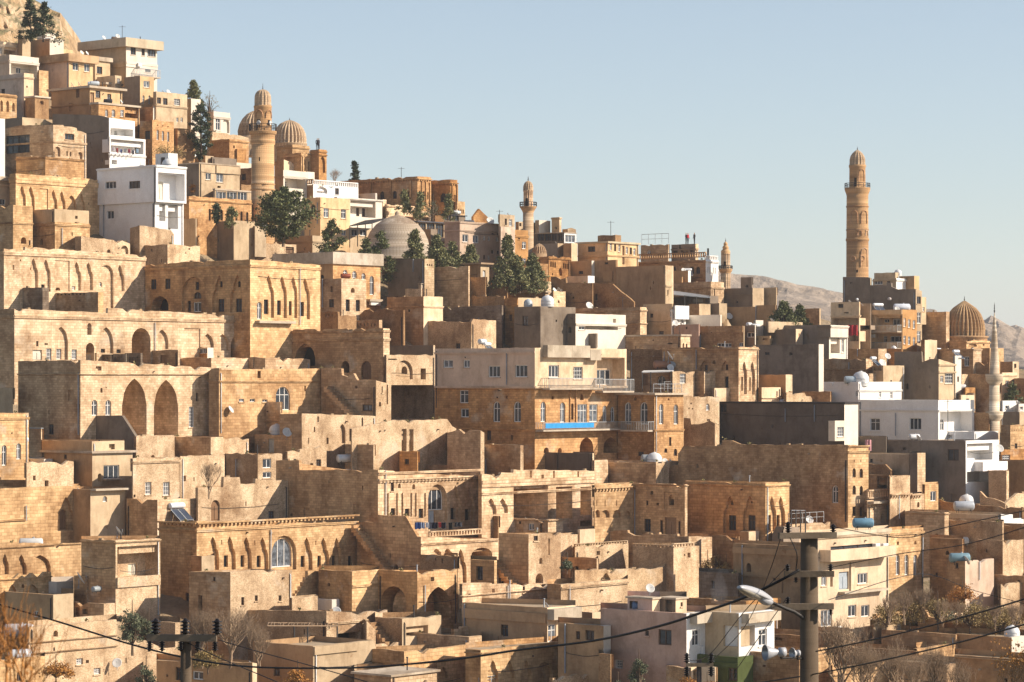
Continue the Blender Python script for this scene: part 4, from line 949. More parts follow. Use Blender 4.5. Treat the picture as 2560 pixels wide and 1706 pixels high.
PW = H('ornate palace wall with carved niches and tall arch', -60, 45, 1668, 100, 800, 'sb', 'h 228 225 16 22; h 75 300 0 0; n 328.5 212 108.5 370; n 471.5 222 108.5 370; m 628 238 170 350; n 604.5 300 157.5 285; n 823.5 250 108.5 330; n 958.5 256 108.5 320; N 1140 288 160 495; N 1165 340 95 445; n 1319.5 286 108.5 300; g 488 510 46 80; G 842 530 44 50; G 982 540 40 40; O 645 545 55 38; a 1155 480 36 58; g 1350 565 40 90; v 1145 585 50 200; h 145 290 18 55; h 365 290 15 55; c 0 132 5 40', mr='sl', tp=[(-60, 105), (45, 100), (285, 118), (290, 78), (1668, 182)])
H('dark low terrace house before the palace wall', -60, 488, 560, 548, 820, 'sd', 'h 20 610 30 30', d=-2, tp=[(-60, 545), (90, 540), (95, 505), (245, 508), (250, 548), (488, 548), (560, 550)])
H('long dark masonry wall with lattice parapet', 330, 1125, 1185, 598, 870, 'sd', 'h 525 600 18 35 11 43 0', mr='sy', dep=5, d=-3)
dish(560, 86, 200, back=-.5, up=-6.5, col=(.5, .22, .13), desc='rust red satellite dish')
PF = H('long sunlit palace front with arched recesses', -60, 165, 3268, 792, 1400, 'sb', 'Q 624 995 154 380; Q 777.5 995 157.5 380; O 1000 955 50 135; E 985 1180 95 200; Q 1133.75 1000 166.25 300; Q 1291 1012 161 290; E 1510 1010 215 400; Q 1781.25 1030 148.75 220; Q 1910 1040 175 220; m 2110 1015 185 260; Q 2061.25 1065 183.75 200; Q 2310 1075 140 200; Q 2480 1080 140 190; E 2645 1080 200 300; Q 2872.5 1100 157.5 220; Q 3042.5 1105 157.5 200; G 530 1245 60 135; G 668 1250 58 125; G 820 1255 60 115; g 1178 1250 50 50; g 1335 1255 50 45; v 375 1262 105 115; h 415 1160 25 60; h 510 1185 40 18; i 1770 950 14 400; c 0 862 5 36', mr='sl', tp=[(-60, 800), (165, 792), (1235, 835), (1240, 780), (2860, 880), (2865, 905), (3268, 940)], dep=8, d=-3)
# ---------------- upper middle ----------------
T(440, 160, 3.672)
H('small white house right of the tall dark cypress', 285, 345, 496, 437, 680, 'pu', 'w 365 500 42 110; N 430 505 60 130; c 0 480 5 20', mr='wv')
H('low pale rubble terrace wall under the small white house', 300, 330, 668, 632, 720, 'rb', '', mr='rl', rag=.2, dep=2, tp=[(300, 640), (330, 625), (560, 650), (668, 680)], d=2)
H('squat brown stone house left of the clock minaret', 315, 490, 668, 690, 870, 'sb', 'h 525 750 15 26; c 0 700', mr='sg')
H('small orange shed beside the clock minaret', 520, 562, 645, 780, 870, 'rb', 'o 640 790 3 4', mr='so', d=-2)
dish(600, 70, 60, back=2); dish(650, 55, 20, col=(.2, .35, .5), desc='blue grey satellite dish')
H('cement parapet block between cypress and minaret', 60, 270, 345, 842, 930, 'ce', '', d=2)
dome_tank(35, 80)
H('dark cement parapet block next to the minaret', 330, 335, 556, 855, 950, 'cd', '', d=1, dep=3)
H('white roof strip touching the clock minaret', 545, 550, 692, 905, 960, 'wv', '', dep=4)
H('dull stone house tucked against the minaret', 580, 690, 694, 955, 1140, 'sb', 'k 600 1010 40 60')
H('grey plaster house with two light windows left of the minaret', 0, 212, 585, 905, 1160, 'cd', 'w 272 1000 50 65; w 370 1000 65 88; P 365 932 220 70; h 380 1120 30 20', mr='pe', slab=(.1, .15))
H('brown low wall above the glazed terrace', 240, 600, 694, 1105, 1175, 'rb', 'h 450 1120 20 20', rag=.15, dep=2)
H('glazed terrace room left of the clock minaret', 345, 358, 692, 1145, 1290, 'ce', 'w 368 1172 92 85; w 468 1174 92 84; w 566 1177 88 83', mr='pe', slab=(.1, .2))
H('long golden wall with small arched windows left of minaret', 60, 120, 694, 1215, 1500, 'so', 'q 300 1330 20 110; q 407 1340 24 100; q 462 1345 24 100; q 545 1350 20 95; q 590 1355 22 95; q 643 1360 22 95; c 0 1240', mr='sg')
H('white planter wall under the golden wall', 205, 215, 412, 1380, 1450, 'ww', '', dep=1.5, d=-2)
tank(110, 95, 20, col=(.6, .62, .65), desc='grey steel water tank')
H('small cement block behind the tall white house', 60, 180, 190, 1420, 1600, 'cb', '', mr='ce', d=-2)
H('raw cement block with light corner below the minaret', 180, 530, 728, 1438, 1700, 'cd', 'k 600 1480 1 1', mr='ce')
H('+', 720, 725, 828, 1488, 1700, 'ce', '', on=2)
tank(860, 130, 35, back=1, up=.3, col=(.18, .07, .04), desc='rusty brown water tank'); dish(905, 55, 0, back=-.2)
H('madrasa wing with slit windows below the right ribbed dome', 985, 1150, 1312, 815, 1090, 'sg', 'k 1178 890 12 95; k 1215 895 12 100; k 1235 895 12 100; k 1270 900 12 95; c 0 835; P 1160 850 6 200', mr='sy', d=4)
H('stepped drum block under the right ribbed dome', 925, 1068, 1225, 742, 900, 'sg', 'c 0 760', mr='sy', d=9)
H('tall carved portal at the right end of the madrasa', 1230, 1312, 1383, 785, 1075, 'sb', 'Q 1322 850 48 150; k 1335 960 20 50; c 0 800; c 0 830', mr='so', d=1)
P_ = last
person('person in dark clothes on the madrasa portal roof, left of two', roofspot(1275, .5, .45), rz=.5); person('person in dark clothes on the madrasa portal roof, right of two', roofspot(1301, .5, .45), rz=-2)
H('low pale wall with blue sign under the domes', 905, 990, 1155, 880, 985, 'rb', '', mr='pl', dep=3, tp=[(905, 900), (990, 878), (1155, 935)])
H('cement and white house right beside the clock minaret', 905, 985, 1205, 975, 1210, 'cb', 'b 1000 1035 190 110; w 1010 1070 40 70; w 1060 1070 40 70; k 945 1040 5 60; c 0 1030', mr='wv')
H('white terrace house with a long balustrade', 1100, 1260, 1674, 1112, 1230, 'sb', 'U 1262 1062 410 52; U 1105 1065 150 45; O 1290 1130 100 60; k 1460 1142 36 60', mr='ww')
H('white slab screen beside the balustrade', 1200, 1206, 1272, 990, 1110, 'wv', '', dep=.6, on=3)
H('long old stone school with tall windows on the ridge', 1510, 2216, 2341, 1033, 1340, 'sb', 'q 1872 1170 40 75; q 1988 1165 38 75; q 2058 1165 38 75; q 2122 1165 38 75; P 1780 1060 14 170; P 1965 1060 14 170; P 2150 1060 14 170; e 0 1050; P 2250 1075 12 230; P 2288 1083 12 225; P 2325 1090 10 220; k 2228 1165 14 70; k 2268 1170 14 70; k 2306 1176 12 70', mr='sg')
antenna(2005, 2.4)
H('taller end block of the stone school', 2341, 2520, 2583, 1061, 1370, 'so', 'q 2425 1185 50 85; q 2475 1190 30 80; e 0 1090; P 2530 1110 8 220; k 2536 1200 9 60; k 2550 1202 9 60; k 2564 1204 9 60; P 2574 1110 8 220', mr='so')
H('low arched annexe at the right end of the school', 2560, 2582, 2652, 1262, 1390, 'sg', 'O 2590 1330 12 40 3 20 2', mr='sy')
H('sand plaster house with two windows behind the big pine', 1180, 1325, 1597, 1225, 1600, 'py', 'w 1355 1325 48 86; w 1515 1335 46 86; w 1520 1525 42 50; i 1297 1270 5 200; k 1240 1300 40 60', mr='py')
H('white house with shaded loggia and four openings', 1470, 1478, 1893, 1222, 1480, 'wv', 'b 1600 1262 232 146; w 1628 1310 68 50; k 1735 1318 30 78; k 1790 1322 30 78; h 1655 1250 15 15; h 1770 1260 15 15', slab=(.2, .2), slabc=(.7, .66, .6))
H('plain white penthouse slab behind the loggia house', 1665, 1830, 1846, 1186, 1230, 'wv', '', dep=3)
H('small shaded gatehouse right of the loggia house', 1893, 1900, 1932, 1245, 1400, 'sl', 'd 1888 1315 18 70; d 1905 1315 16 70', dep=4, d=2)
H('low stone terrace wall below the school trees, left piece', 1925, 1932, 2192, 1290, 1400, 'sl', 'c 0 1300', dep=3)
H('low stone terrace wall below the school trees, right piece', 2180, 2188, 2342, 1342, 1470, 'sl', 'c 0 1352; h 2160 1395 50 30; h 2230 1405 90 35', dep=3)
# open pergola left of the bath dome
def canopy(name, label, pts, postx, mroof, col, zdrop, cat='canopy', th=.12, bars=0):
    """roof sheet through four photo points (x, y, depth offset); posts under its near edge"""
    D = last.D; P = [Vector(P3(X(x), Y(y), D+dd)) for x, y, dd in pts]; org = tuple(P[0]); r = empty(name, org, label, cat)
    if bars:
        q = MB(); rg = random.Random(5)
        for i in range(bars): t = i/(bars-1); q.tube([P[0].lerp(P[1], t)+Vector((0, 0, rg.uniform(-.1, .1))), P[0].lerp(P[1], min(1, t+rg.uniform(-.05, .05))).lerp(P[3].lerp(P[2], t), .5)+Vector((0, 0, rg.uniform(-.15, .2))), P[3].lerp(P[2], t)], .035, 4)
        q.tube([P[0], P[1]], .05, 5); q.tube([P[3], P[2]], .05, 5); q.build('roof_bars', mroof, r, col, org)
    q = MB(); a = [tuple(p) for p in P]; b = [tuple(p-Vector((0, 0, th))) for p in P]; q.quad(*a); q.quad(*b)
    for i in range(4): q.quad(a[i], a[(i+1) % 4], b[(i+1) % 4], b[i])
    if not bars: q.build('roof_sheet', mroof, r, col, org)
    for t in postx:
        p = P[0].lerp(P[1], t); q = MB(); q.tube([p-Vector((0, 0, zdrop)), p-Vector((0, 0, th*.5))], .07, 6); q.build('post', M_IRON, r, None, org)
    return r
H('white walled courtyard under the dark pergola', 1590, 1598, 1800, 1500, 1620, 'pe', 'w 1610 1520 60 60; w 1690 1520 60 60', d=2)
canopy('pergola', 'dark flat pergola roof left of the large bath dome', [(1595, 1485, -3), (1800, 1460, -3), (1935, 1415, 3), (1735, 1437, 3)], (0, .35, .7, 1), M_IRON, None, 3)
T(1000, 400, 3.672)
H('glass walled restaurant beside the large bath dome', 60, 160, 408, 560, 740, 'cd', 'k 168 580 70 120; k 245 582 74 122; k 325 590 76 125', mr='ce', slab=(.3, .15), slabc=(.1, .1, .12), d=-1)
H('brown box hut in front of the glass restaurant', 203, 283, 342, 635, 730, 'cb', '', mr='cm', d=-4)
H('pale air shaft room below the glass restaurant', 338, 342, 420, 715, 820, 'pl', 'u 345 720 40 30', d=-4)
H('dark glazed cafe shed on the ridge line', 320, 402, 600, 500, 575, 'pl', 'k 410 510 60 50; k 480 512 60 50', mr='cd', slab=(.2, .1), slabc=(.05, .05, .06))
dish(560, 45, 80); tank(655, 85, 20, col=(.6, .62, .63), desc='silver water tank')
H('small gable fronted stone building on the ridge', 655, 675, 806, 450, 560, 'sb', '', tp=[(675, 520), (728, 450), (806, 525)], mr='so', rd=2.5, d=3)
H('beige apartment block with scattered small windows', 408, 549, 928, 565, 1010, 'pk', 'w 573 685 54 70; w 668 693 54 70; w 765 700 20 40; w 805 702 22 42; w 880 710 22 40; k 840 655 22 32; k 890 660 22 32; w 570 865 35 60; w 693 870 30 55; k 765 875 18 38; w 803 878 22 40; k 838 830 22 32; k 890 835 22 32; w 882 885 22 36; c 0 565 5 16; c 0 640 5 14', mr='pu')
dish(865, 75, 20); dish(840, 55, 95); tank(700, 100, 10, col=(.08, .08, .09), desc='black water tank')
H('+', 915, 926, 1056, 612, 1010, 'pu', 'k 965 670 18 28; k 957 718 20 60; w 1000 725 30 60', on=.3)
H('+', 905, 918, 1052, 500, 625, 'pe', 'k 962 540 20 60; w 1000 545 30 65', on=1.5)
antenna(990, 1.2); dish(1042, 42, 100)
H('orange plaster house against the slim minaret', 1050, 1056, 1176, 642, 1020, 'po', 'k 1085 700 17 33; w 1120 752 38 66; w 1120 905 38 66; c 0 690 5 20', d=-1)
H('little flat house behind the slim minaret', 1060, 1090, 1250, 568, 660, 'sb', 'd 1095 580 20 30; k 1140 580 30 30', mr='pe', d=6)
H('white stair head left of the pale chimney tower', 1240, 1276, 1380, 553, 660, 'ce', 'h 1265 592 12 12', mr='wv', d=2)
H('square pale chimney tower on the ridge', 1392, 1462, 1481, 526, 680, 'pe', 'h 1425 615 15 20; c 0 530', mr='pl')
H('dark glazed upper room with white side wall', 1232, 1508, 1618, 664, 800, 'cd', 'k 1262 675 60 70; k 1325 675 60 70; k 1390 675 55 70; k 1450 675 50 70; w 1518 690 90 70', mr='ww', slab=(.1, .1))
H('ragged stone stub above the white glazed wall', 1490, 1540, 1615, 635, 720, 'rb', '', mr='re', rag=.3, d=4)
H('beige block between the small dome and glazed room', 1265, 1448, 1503, 766, 900, 'cm', 'k 1300 800 20 25', mr='pe')
dish(1450, 40, 100)
H('tall narrow beige house with drainpipe', 1500, 1573, 1629, 764, 960, 'pb', '', mr='pe', d=-1)
H('mosque hall with rows of tiny arched windows', 1225, 1366, 1562, 885, 1090, 'sb', 'q 1380 932 13 52 3 19 3; q 1497 947 13 50 3 19 3; Q 1455 990 34 75; c 0 897; k 1280 905 8 40; h 1395 1040 10 20', mr='so')
H('low forecourt wall of the mosque hall', 1120, 1240, 1360, 950, 1080, 'sb', '', mr='sg', d=-2, dep=2)
H('yellow plaster house with long balcony facade on the ridge', 1632, 1908, 2188, 748, 975, 'py', 'k 1725 795 66 50; P 1640 850 270 50; w 1925 765 20 65; k 1965 775 20 65; w 2005 780 20 65; d 2040 790 22 170; w 2072 800 22 65; k 2108 805 22 65; w 2142 812 22 65; c 0 870 5 10', mr='py', slab=(.25, .25), slabc=(.55, .46, .32))
H('+', 1815, 1978, 2030, 690, 755, 'rb', '', on=3)
dish(1925, 40, 80); dish(1975, 32, 0, col=(.6, .3, .12), desc='orange satellite dish'); antenna(2010, 2.6)
H('grey brown house with bright end wall', 1560, 1760, 1788, 925, 1075, 'cb', 'k 1640 1020 40 30', mr='wv')
H('cement cube with a patch of bare brick', 1785, 1982, 1990, 918, 1130, 'pb', 'P 1870 1025 85 95; k 1880 940 30 20', d=-1)
H('huge blank brown wall right of the patched cube', 1985, 2434, 2510, 969, 1330, 'cb', '', mr='pl')
H('white topped low roof above the brick pattern wall', 1525, 1725, 1786, 1064, 1140, 'pl', '', mr='ww')
H('dark brown brick patterned wall, left stretch', 1385, 1767, 1774, 1078, 1350, 'rb', 'h 1560 1225 12 16', tp=[(1385, 1072), (1520, 1078), (1525, 1128), (1767, 1130)], d=-1)
H('dark brown brick patterned wall with sloping top', 1772, 2148, 2158, 1132, 1350, 'rb', 'k 1788 1232 24 58', tp=[(1772, 1130), (1950, 1142), (2148, 1308)], d=-2, dep=2)
H('square plastered wall with bare masonry foot', 180, 628, 640, 975, 1270, 'se', '', mr='sl', dep=5)
H('brown flat roofed house with a blue door', 368, 740, 818, 945, 1170, 'cb', 'v 760 1015 25 62', mr='pe', slab=(.5, .2), slabc=(.42, .3, .2))
H('dark block with lattice corner below the bath dome', -110, 226, 314, 908, 1260, 'cd', 'h 245 955 12 18 3 20 2; i 122 910 4 120', mr='se')
H('dim wall end among the young pines', 305, 516, 523, 850, 950, 'cd', '', dep=3)
H('square rubble pier beside the plastered wall', 640, 785, 790, 1075, 1270, 'rb', '', d=-1)
H('low rubble block with dished top', 780, 984, 992, 1160, 1270, 'rb', '', rag=.05, d=-2)
H('long cement roof with a pale rubble end', 835, 1272, 1388, 1108, 1300, 'cb', '', mr='rl', d=2, tp=[(835, 1130), (1272, 1128), (1275, 1108), (1388, 1120)])
dish(1030, 40, 0, col=(.45, .25, .15), desc='brown satellite dish'); dish(1092, 60, 95); dish(1235, 50, 150, col=(.45, .25, .15), desc='brown satellite dish')
H('low brown roof with dark eave', 975, 1335, 1362, 1204, 1300, 'cb', 'o 1200 1250 130 30', slab=(.3, .2), mr='rl')
H('little rubble hut with a slab chimney', 48, 194, 200, 1180, 1260, 'rl', '')
chimney(228, 50, back=.4)
H('cream block with deep cement rim', -120, 216, 394, 1254, 1510, 'sb', 'c 0 1340 5 14', mr='pl')
H('long brown masonry wall under the plastered wall', 385, 955, 967, 1254, 1360, 'rb', '', d=-1, tp=[(385, 1260), (955, 1250)])
H('sagging brown masonry wall with a dish', 350, 935, 948, 1345, 1500, 'sd', '', tp=[(350, 1355), (935, 1335)])
dish(830, 70, 110, back=.6, up=-1)
H('amber block with pale end in the middle town', 962, 1085, 1302, 1266, 1500, 'so', 'P 965 1285 118 50; d 1000 1420 30 60', mr='pe')
H('whitewashed stair head beside the white dome', 1400, 1408, 1520, 1205, 1360, 'sl', 'h 1450 1290 15 25')
dish(1395, 55, 60); dish(1530, 60, 110)
H('dark cement house carrying two domed tanks', 1050, 1290, 1612, 1345, 1700, 'cd', 'k 1125 1432 50 92', mr='cd', d=.5)
dome_tank(1130, 82, 1, up=.5, col=(.4, .45, .5), desc='blue grey domed water tank'); dome_tank(1280, 122, 2, up=.5)
H('cement house with bright peeling front', 1290, 1612, 2072, 1412, 1680, 'cd', 'w 1445 1430 30 52; c 0 1500 5 20; h 1955 1460 28 36; w 1640 1530 60 30; b 1700 1520 300 40', mr='wv')
tank(1340, 130, 30, col=(.6, .62, .62), desc='pale grey water tank'); tank(1480, 100, 20, col=(.35, .33, .3), desc='dark water tank')
H('long brown stone house with cream corner', 1530, 2205, 2264, 1352, 1560, 'sb', 'c 0 1375; c 0 1500 5 8', mr='sl')
dish(1700, 75, 30, col=(.45, .48, .5), desc='grey satellite dish'); antenna(1980, 2)
H('cement roof block with a pale corner', -150, 655, 882, 1486, 1640, 'rb', '', mr='rl', tp=[(-150, 1455), (190, 1480), (655, 1490), (672, 1462), (882, 1475)], d=-2)
dish(120, 45, 70); 
T(1600, 560, 4.9)
H('stone cafe with terrace, arched windows and white end wall', -70, 805, 960, 440, 715, 'sb', 'U -20 372 820 64; q 400 522 42 80; q 330 522 42 80; q 612 525 50 88; q 685 525 50 88; a 826 525 11 82; a 850 528 11 82; a 892 532 11 82; a 916 536 11 82; U 810 385 145 60; c 0 455', mr='ww')
person('person in a red jacket standing on the cafe roof', (0, 0, 0), (.5, .03, .04), rz=1); red = bpy.context.scene.collection.objects[-1]
canopy('umbrella_frame', 'closed dark patio umbrella at the cafe terrace corner', [(822, 300, 2), (845, 300, 2), (845, 301, 2.3), (822, 301, 2.3)], (.5,), M_VOID, None, 2.5, cat='umbrella', th=1.2)
H('cafe upper room with arched window and pipe frame', 10, 345, 354, 250, 440, 'sb', 'a 85 320 50 78; o 210 360 70 50; R 12 130 330 120', d=3, mr='sl')
H('dark crowded cafe bar under the roof terrace', 385, 680, 714, 245, 445, 'cd', 'k 400 300 60 90; o 500 300 90 110; k 610 290 50 100; w 680 330 20 40; h 480 260 20 60; c 0 300', mr='sl', d=4)
p0 = roofspot(545, .4, .45); red.location = roofspot(568, .4, .45)
person('person in dark coat left of the red jacket on the cafe roof', p0, rz=2); person('person in dark coat at the right end of the cafe roof', roofspot(662, .4, .45), rz=-1)
H('little brown block with white edge and solar panel', 395, 590, 622, 572, 720, 'cb', '', mr='ww')
solar(510, 110, 10, up=-.3); dish(490, 60, 20)
H('tall beige return of the huge blank wall', 300, 312, 388, 515, 980, 'pe', 'k 335 810 14 60; c 0 750', d=-1.5)
H('small brown block left of the metal canopy', 335, 514, 524, 650, 780, 'cb', '')
H('brown stone house with plastered top band', 380, 868, 1028, 708, 930, 'sb', 'k 905 800 14 90; k 878 810 10 70; c 0 775', mr='sl')
tank(985, 95, 60, col=(.55, .6, .66), up=-2.6, desc='grey cylinder tank on a pole'); dish(975, 45, 40)
H('dark open workshop under the metal canopy', 380, 860, 960, 880, 980, 'cd', 'o 400 905 200 60; v 640 915 130 50; o 800 920 60 40', d=-1)
canopy('metal_canopy', 'sloping grey metal canopy over the dark workshop', [(378, 858, -2.5), (860, 900, -2.5), (862, 880, 3), (378, 815, 3)], (.03, .35, .65, .97), M_STEEL, None, 2.2)
H('plain dark cement house with cream end', 970, 1380, 1518, 785, 1010, 'cd', 'P 1120 864 260 8', mr='pe')
H('cement roof room with a small doorway on the skyline', 1235, 1370, 1375, 652, 800, 'cd', 'o 1295 750 30 30', d=2)
H('square cement block before the far hill', 1515, 1668, 1676, 778, 1010, 'ce', '', d=1)
tank(1660, 80, 70, back=-.6, up=-3.4, desc='white water tank hung'); 
H('dark cement cube with cream end, beside white house', 860, 970, 1066, 972, 1120, 'cd', '', mr='pe')
H('brown cube with cream end, beside white house', 600, 725, 863, 980, 1125, 'sb', '', mr='pe')
H('wide bare wall of cracked brown render', 1036, 1660, 1668, 1003, 1260, 'cb', 'i 1420 1000 5 230', tp=[(1036, 1018), (1415, 1018), (1420, 998), (1660, 995)])
dish(1115, 85, 20, back=-.5, up=-1.5)
H('grey peeling house left of the bright white house', 40, 394, 400, 978, 1245, 'ce', 'k 120 1100 40 50; c 0 1220')
H('bright white little house in the middle right', 380, 393, 560, 1045, 1240, 'ww', 'w 455 1140 20 78; w 505 1120 36 108; h 410 1115 10 14; c 0 1060', d=-1)
H('+', 420, 432, 602, 1000, 1075, 'ww', '', on=-.4, rd=.8)
H('low grey white wall beside the bright white house', 553, 985, 1000, 1113, 1245, 'wv', '', d=-2)
H('faded pink house with a low gable', 420, 720, 730, 1230, 1370, 'pk', 'h 560 1260 20 30; P 425 1255 60 90', d=0)
dish(345, 80, 20, back=-.5); dish(245, 55, 60); dish(285, 55, 110)
H('cement gable end beside a dish', 960, 1072, 1120, 1172, 1260, 'ce', '', tp=[(960, 1245), (1072, 1170), (1120, 1250)], rd=2)
H('brown stone house behind blue posts', -360, 500, 614, 1355, 1600, 'sb', 'O 325 1455 85 70; q 522 1460 20 70; q 562 1465 20 70; P 0 1480 470 60', mr='sl', slab=(.15, .2))
H('brown house with cement upper band and wide window', 730, 1270, 1280, 1252, 1520, 'sb', 'w 945 1460 90 52; w 1035 1460 85 52; w 1215 1455 60 50; P 735 1256 530 80; i 742 1360 5 150', mr='ce')
H('dark cement box with white blind', 1275, 1408, 1418, 1240, 1420, 'cd', 'w 1310 1330 95 62', mr='wv')
tank(1345, 110, 20, desc='white barrel water tank'); tank(1520, 105, 60, up=.2, desc='white barrel water tank')
H('pale plaster strip beyond the dark cement box', 1410, 1420, 1510, 1180, 1340, 'wv', '', dep=3)
H('very wide dark cement wall on the right', 1508, 2340, 2352, 1236, 1640, 'cd', 'h 1720 1280 30 6', d=1)
H('+', 1560, 1575, 1992, 1196, 1240, 'pe', '', on=2)
dish(1685, 70, 110, back=1)
H('cement cube with bright slotted end wall', 1560, 1910, 1994, 1290, 1490, 'cd', 'h 1943 1340 12 42', mr='pl', d=-1)
H('yellow trimmed little room on the cement roofs', 1380, 1592, 1600, 1372, 1440, 'py', 'o 1415 1395 30 30; o 1500 1398 60 30', d=1, mr='py')
H('cement house with white pier, below slotted wall', 1310, 2190, 2250, 1475, 2030, 'cd', 'k 1310 1560 40 44; k 1530 1572 56 34; h 1830 1575 40 34', mr='wv', d=3)
H('brown cube beside the dark round pine', 1990, 2198, 2214, 1036, 1200, 'sb', '', mr='pe')
T(2060, 560, 4.706)
H('mauve brown blank block under the tall lone minaret', 222, 546, 556, 625, 960, 'cd', 'h 305 690 30 12', mr='pe', tp=[(222, 625), (515, 628), (546, 640)])
H('white rooftop flat beside the tall lone minaret', 575, 850, 1032, 640, 900, 'ce', 'w 590 665 100 50; k 740 665 40 60; c 0 655; U 852 745 170 26', mr='ww', d=4)
H('+', 590, 840, 875, 572, 645, 'pe', '', on=2.5)
dome_tank(818, 90)
H('thin tall flat behind the white rooftop flat', 885, 1062, 1120, 612, 1000, 'cb', 'h 970 630 10 20', mr='py', d=8)
H('tall mauve brown tower block with beige side', 540, 1080, 1152, 767, 1500, 'cd', 'k 1092 855 48 88; w 1090 1042 52 130; w 1090 1262 50 122', mr='pe', d=4, tp=[(540, 722), (735, 722), (738, 690), (790, 700), (792, 740), (860, 770), (1080, 767), (1152, 790)])
tank(490, 95, 40, back=-3, up=-3, desc='silver boiler on a tilted panel stand'); tank(840, 80, 70, back=-1.5, up=-1, col=(.45, .4, .38), desc='brown grey tank')
H('+', 1145, 1152, 1202, 862, 1100, 'pe', 'w 1160 980 24 50', on=3)
H('apartment block with orange end wall and yellow balconies', 548, 925, 1093, 1008, 1510, 'py', 'w 934 1112 30 98; w 988 1124 30 98; w 1045 1136 30 98; w 934 1318 30 98; w 988 1326 30 98; w 1045 1336 30 98; b 612 1080 302 118; w 730 1115 85 80; w 630 1120 60 40; b 560 1290 350 110; w 620 1320 45 75; w 700 1320 150 70; r 560 1200 355 66; r 552 1400 360 66; P 552 1020 370 50; u 560 1300 50 40', mr='po', d=1)
tank(1010, 200, 5, col=(.7, .73, .8), desc='long white boiler tank'); dish(820, 62, 10); dish(765, 58, 0, up=-2.5, col=(.5, .3, .2), desc='rust centred dish')
solar(520, 140, 30)
H('narrow brown service shaft between two apartment blocks', 424, 548, 553, 936, 1480, 'pm', 'o 430 1195 110 50', d=.5)
H('peeling white apartment block with red hung blanket', 80, 414, 425, 918, 1480, 'pl', 'k 165 943 62 46; b 88 1110 320 85; w 340 1125 35 60; b 292 1262 125 120; k 335 1320 45 60; h 235 1040 55 14; c 0 1075 5 10', d=0)
dish(260, 55, 110); 
solar(340, 100, 80)
H('white cube with yellow loggia, right side', -70, 60, 278, 1310, 1680, 'cd', 'b 78 1332 108 190; w 206 1362 32 150', mr='wv')
H('+', -70, 78, 286, 1192, 1332, 'cd', 'c 0 1200', mr='wv', on=-.5, ext=.02)
H('tall plain golden wall of the mosque, left of great dome', 1150, 1436, 1476, 1033, 1490, 'sg', '', mr='sl', d=6)
H('square base of the great ribbed dome', 1476, 1675, 1952, 1372, 1500, 'sg', 'Q 1700 1385 100 60; h 1870 1415 18 20; c 0 1385', mr='sy', d=1)
H('low cream room with two boilers by the mosque wall', 1140, 1186, 1330, 1366, 1500, 'sb', '', mr='pl', d=-4)
tank(1205, 60, 60); tank(1270, 70, 60)
H('amber stone block before the mosque', 1150, 1755, 1852, 1468, 1700, 'so', 'w 1650 1562 57 114; c 0 1470', mr='sl')
tank(1265, 120, 20, col=(.7, .78, .85), desc='pale blue water tank'); dish(1740, 50, 30)
H('low golden block beyond the amber stone block', 1852, 1950, 2115, 1462, 1600, 'sb', '', mr='sy', d=3)
H('dark flat roofs in front of the orange apartment', 815, 1140, 1150, 1502, 1660, 'cd', '')
H('amber wall with bright pier under the apartments', 280, 640, 736, 1468, 1640, 'so', 'i 395 1470 4 90', mr='sl', d=1)
H('+', 736, 915, 925, 1470, 1600, 'so', '', on=3)
dome_tank(335, 70, 1, up=.2, desc='little white dome tank')
# ---------------- middle band ----------------
T(340, 600, 3.672)
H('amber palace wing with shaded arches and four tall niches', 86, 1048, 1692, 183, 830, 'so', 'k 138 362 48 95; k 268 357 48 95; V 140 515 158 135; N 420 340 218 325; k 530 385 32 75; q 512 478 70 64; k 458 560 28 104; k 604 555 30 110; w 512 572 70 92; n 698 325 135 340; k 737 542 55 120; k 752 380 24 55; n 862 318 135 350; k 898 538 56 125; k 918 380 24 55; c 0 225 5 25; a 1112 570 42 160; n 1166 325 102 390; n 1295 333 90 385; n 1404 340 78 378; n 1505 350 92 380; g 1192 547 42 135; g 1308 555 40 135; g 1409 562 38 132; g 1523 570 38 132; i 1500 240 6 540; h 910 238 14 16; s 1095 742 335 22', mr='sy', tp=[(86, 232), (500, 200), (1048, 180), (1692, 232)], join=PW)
H('cement rimmed stone house with small arched windows', 1285, 1808, 2243, 112, 640, 'cb', 'a 1900 275 42 75; a 1985 285 42 68; a 2070 305 38 60; a 2145 330 40 175; s 2112 545 118 22; q 1690 320 36 36; u 2130 570 90 30', mr='sg', slab=(.3, 1.5), slabc=(.52, .45, .37), d=4)
tank(1845, 95, 20, back=-1.5, up=-3.5, col=(.25, .06, .03), desc='red rusty water tank')
H('pale stone room with a round window', 1685, 1886, 2113, 354, 720, 'sb', 'O 1972 440 36 46; g 1925 548 38 108; g 2018 552 38 105; k 1770 545 46 76; h 1785 425 20 56; i 1712 360 5 260', mr='sl', d=1)
H('pierced parapet above the arched amber house, left part', 1688, 1855, 2024, 660, 820, 'rb', 'h 1740 680 8 30 3 28 0', tp=[(1688, 660), (1850, 660), (1855, 695), (2024, 698)], mr='rb')
H('pierced parapet above the arched amber house, right part', 2020, 2232, 2260, 736, 830, 'rb', 'h 2060 765 9 30 5 32 0', mr='sl')
H('brown rubble terrace in the shade of the pale stone room', 2040, 2455, 2470, 640, 860, 'rb', '', tp=[(2040, 700), (2100, 638), (2455, 645)])
H('weathered rubble parapet left of the steel tank', 1075, 1100, 1472, 25, 135, 'rb', 'd 1375 65 75 60', mr='rl', rag=.15, dep=3)
H('cream terrace house under the big pine', 1125, 1620, 1772, -40, 135, 'pb', 'c 0 10', mr='pe', d=3)
tank(1710, 105, 35, back=.2, up=-2.3, desc='blue white barrel water tank', col=(.6, .67, .75)); dish(1590, 45, 110, up=-2.5, back=0)
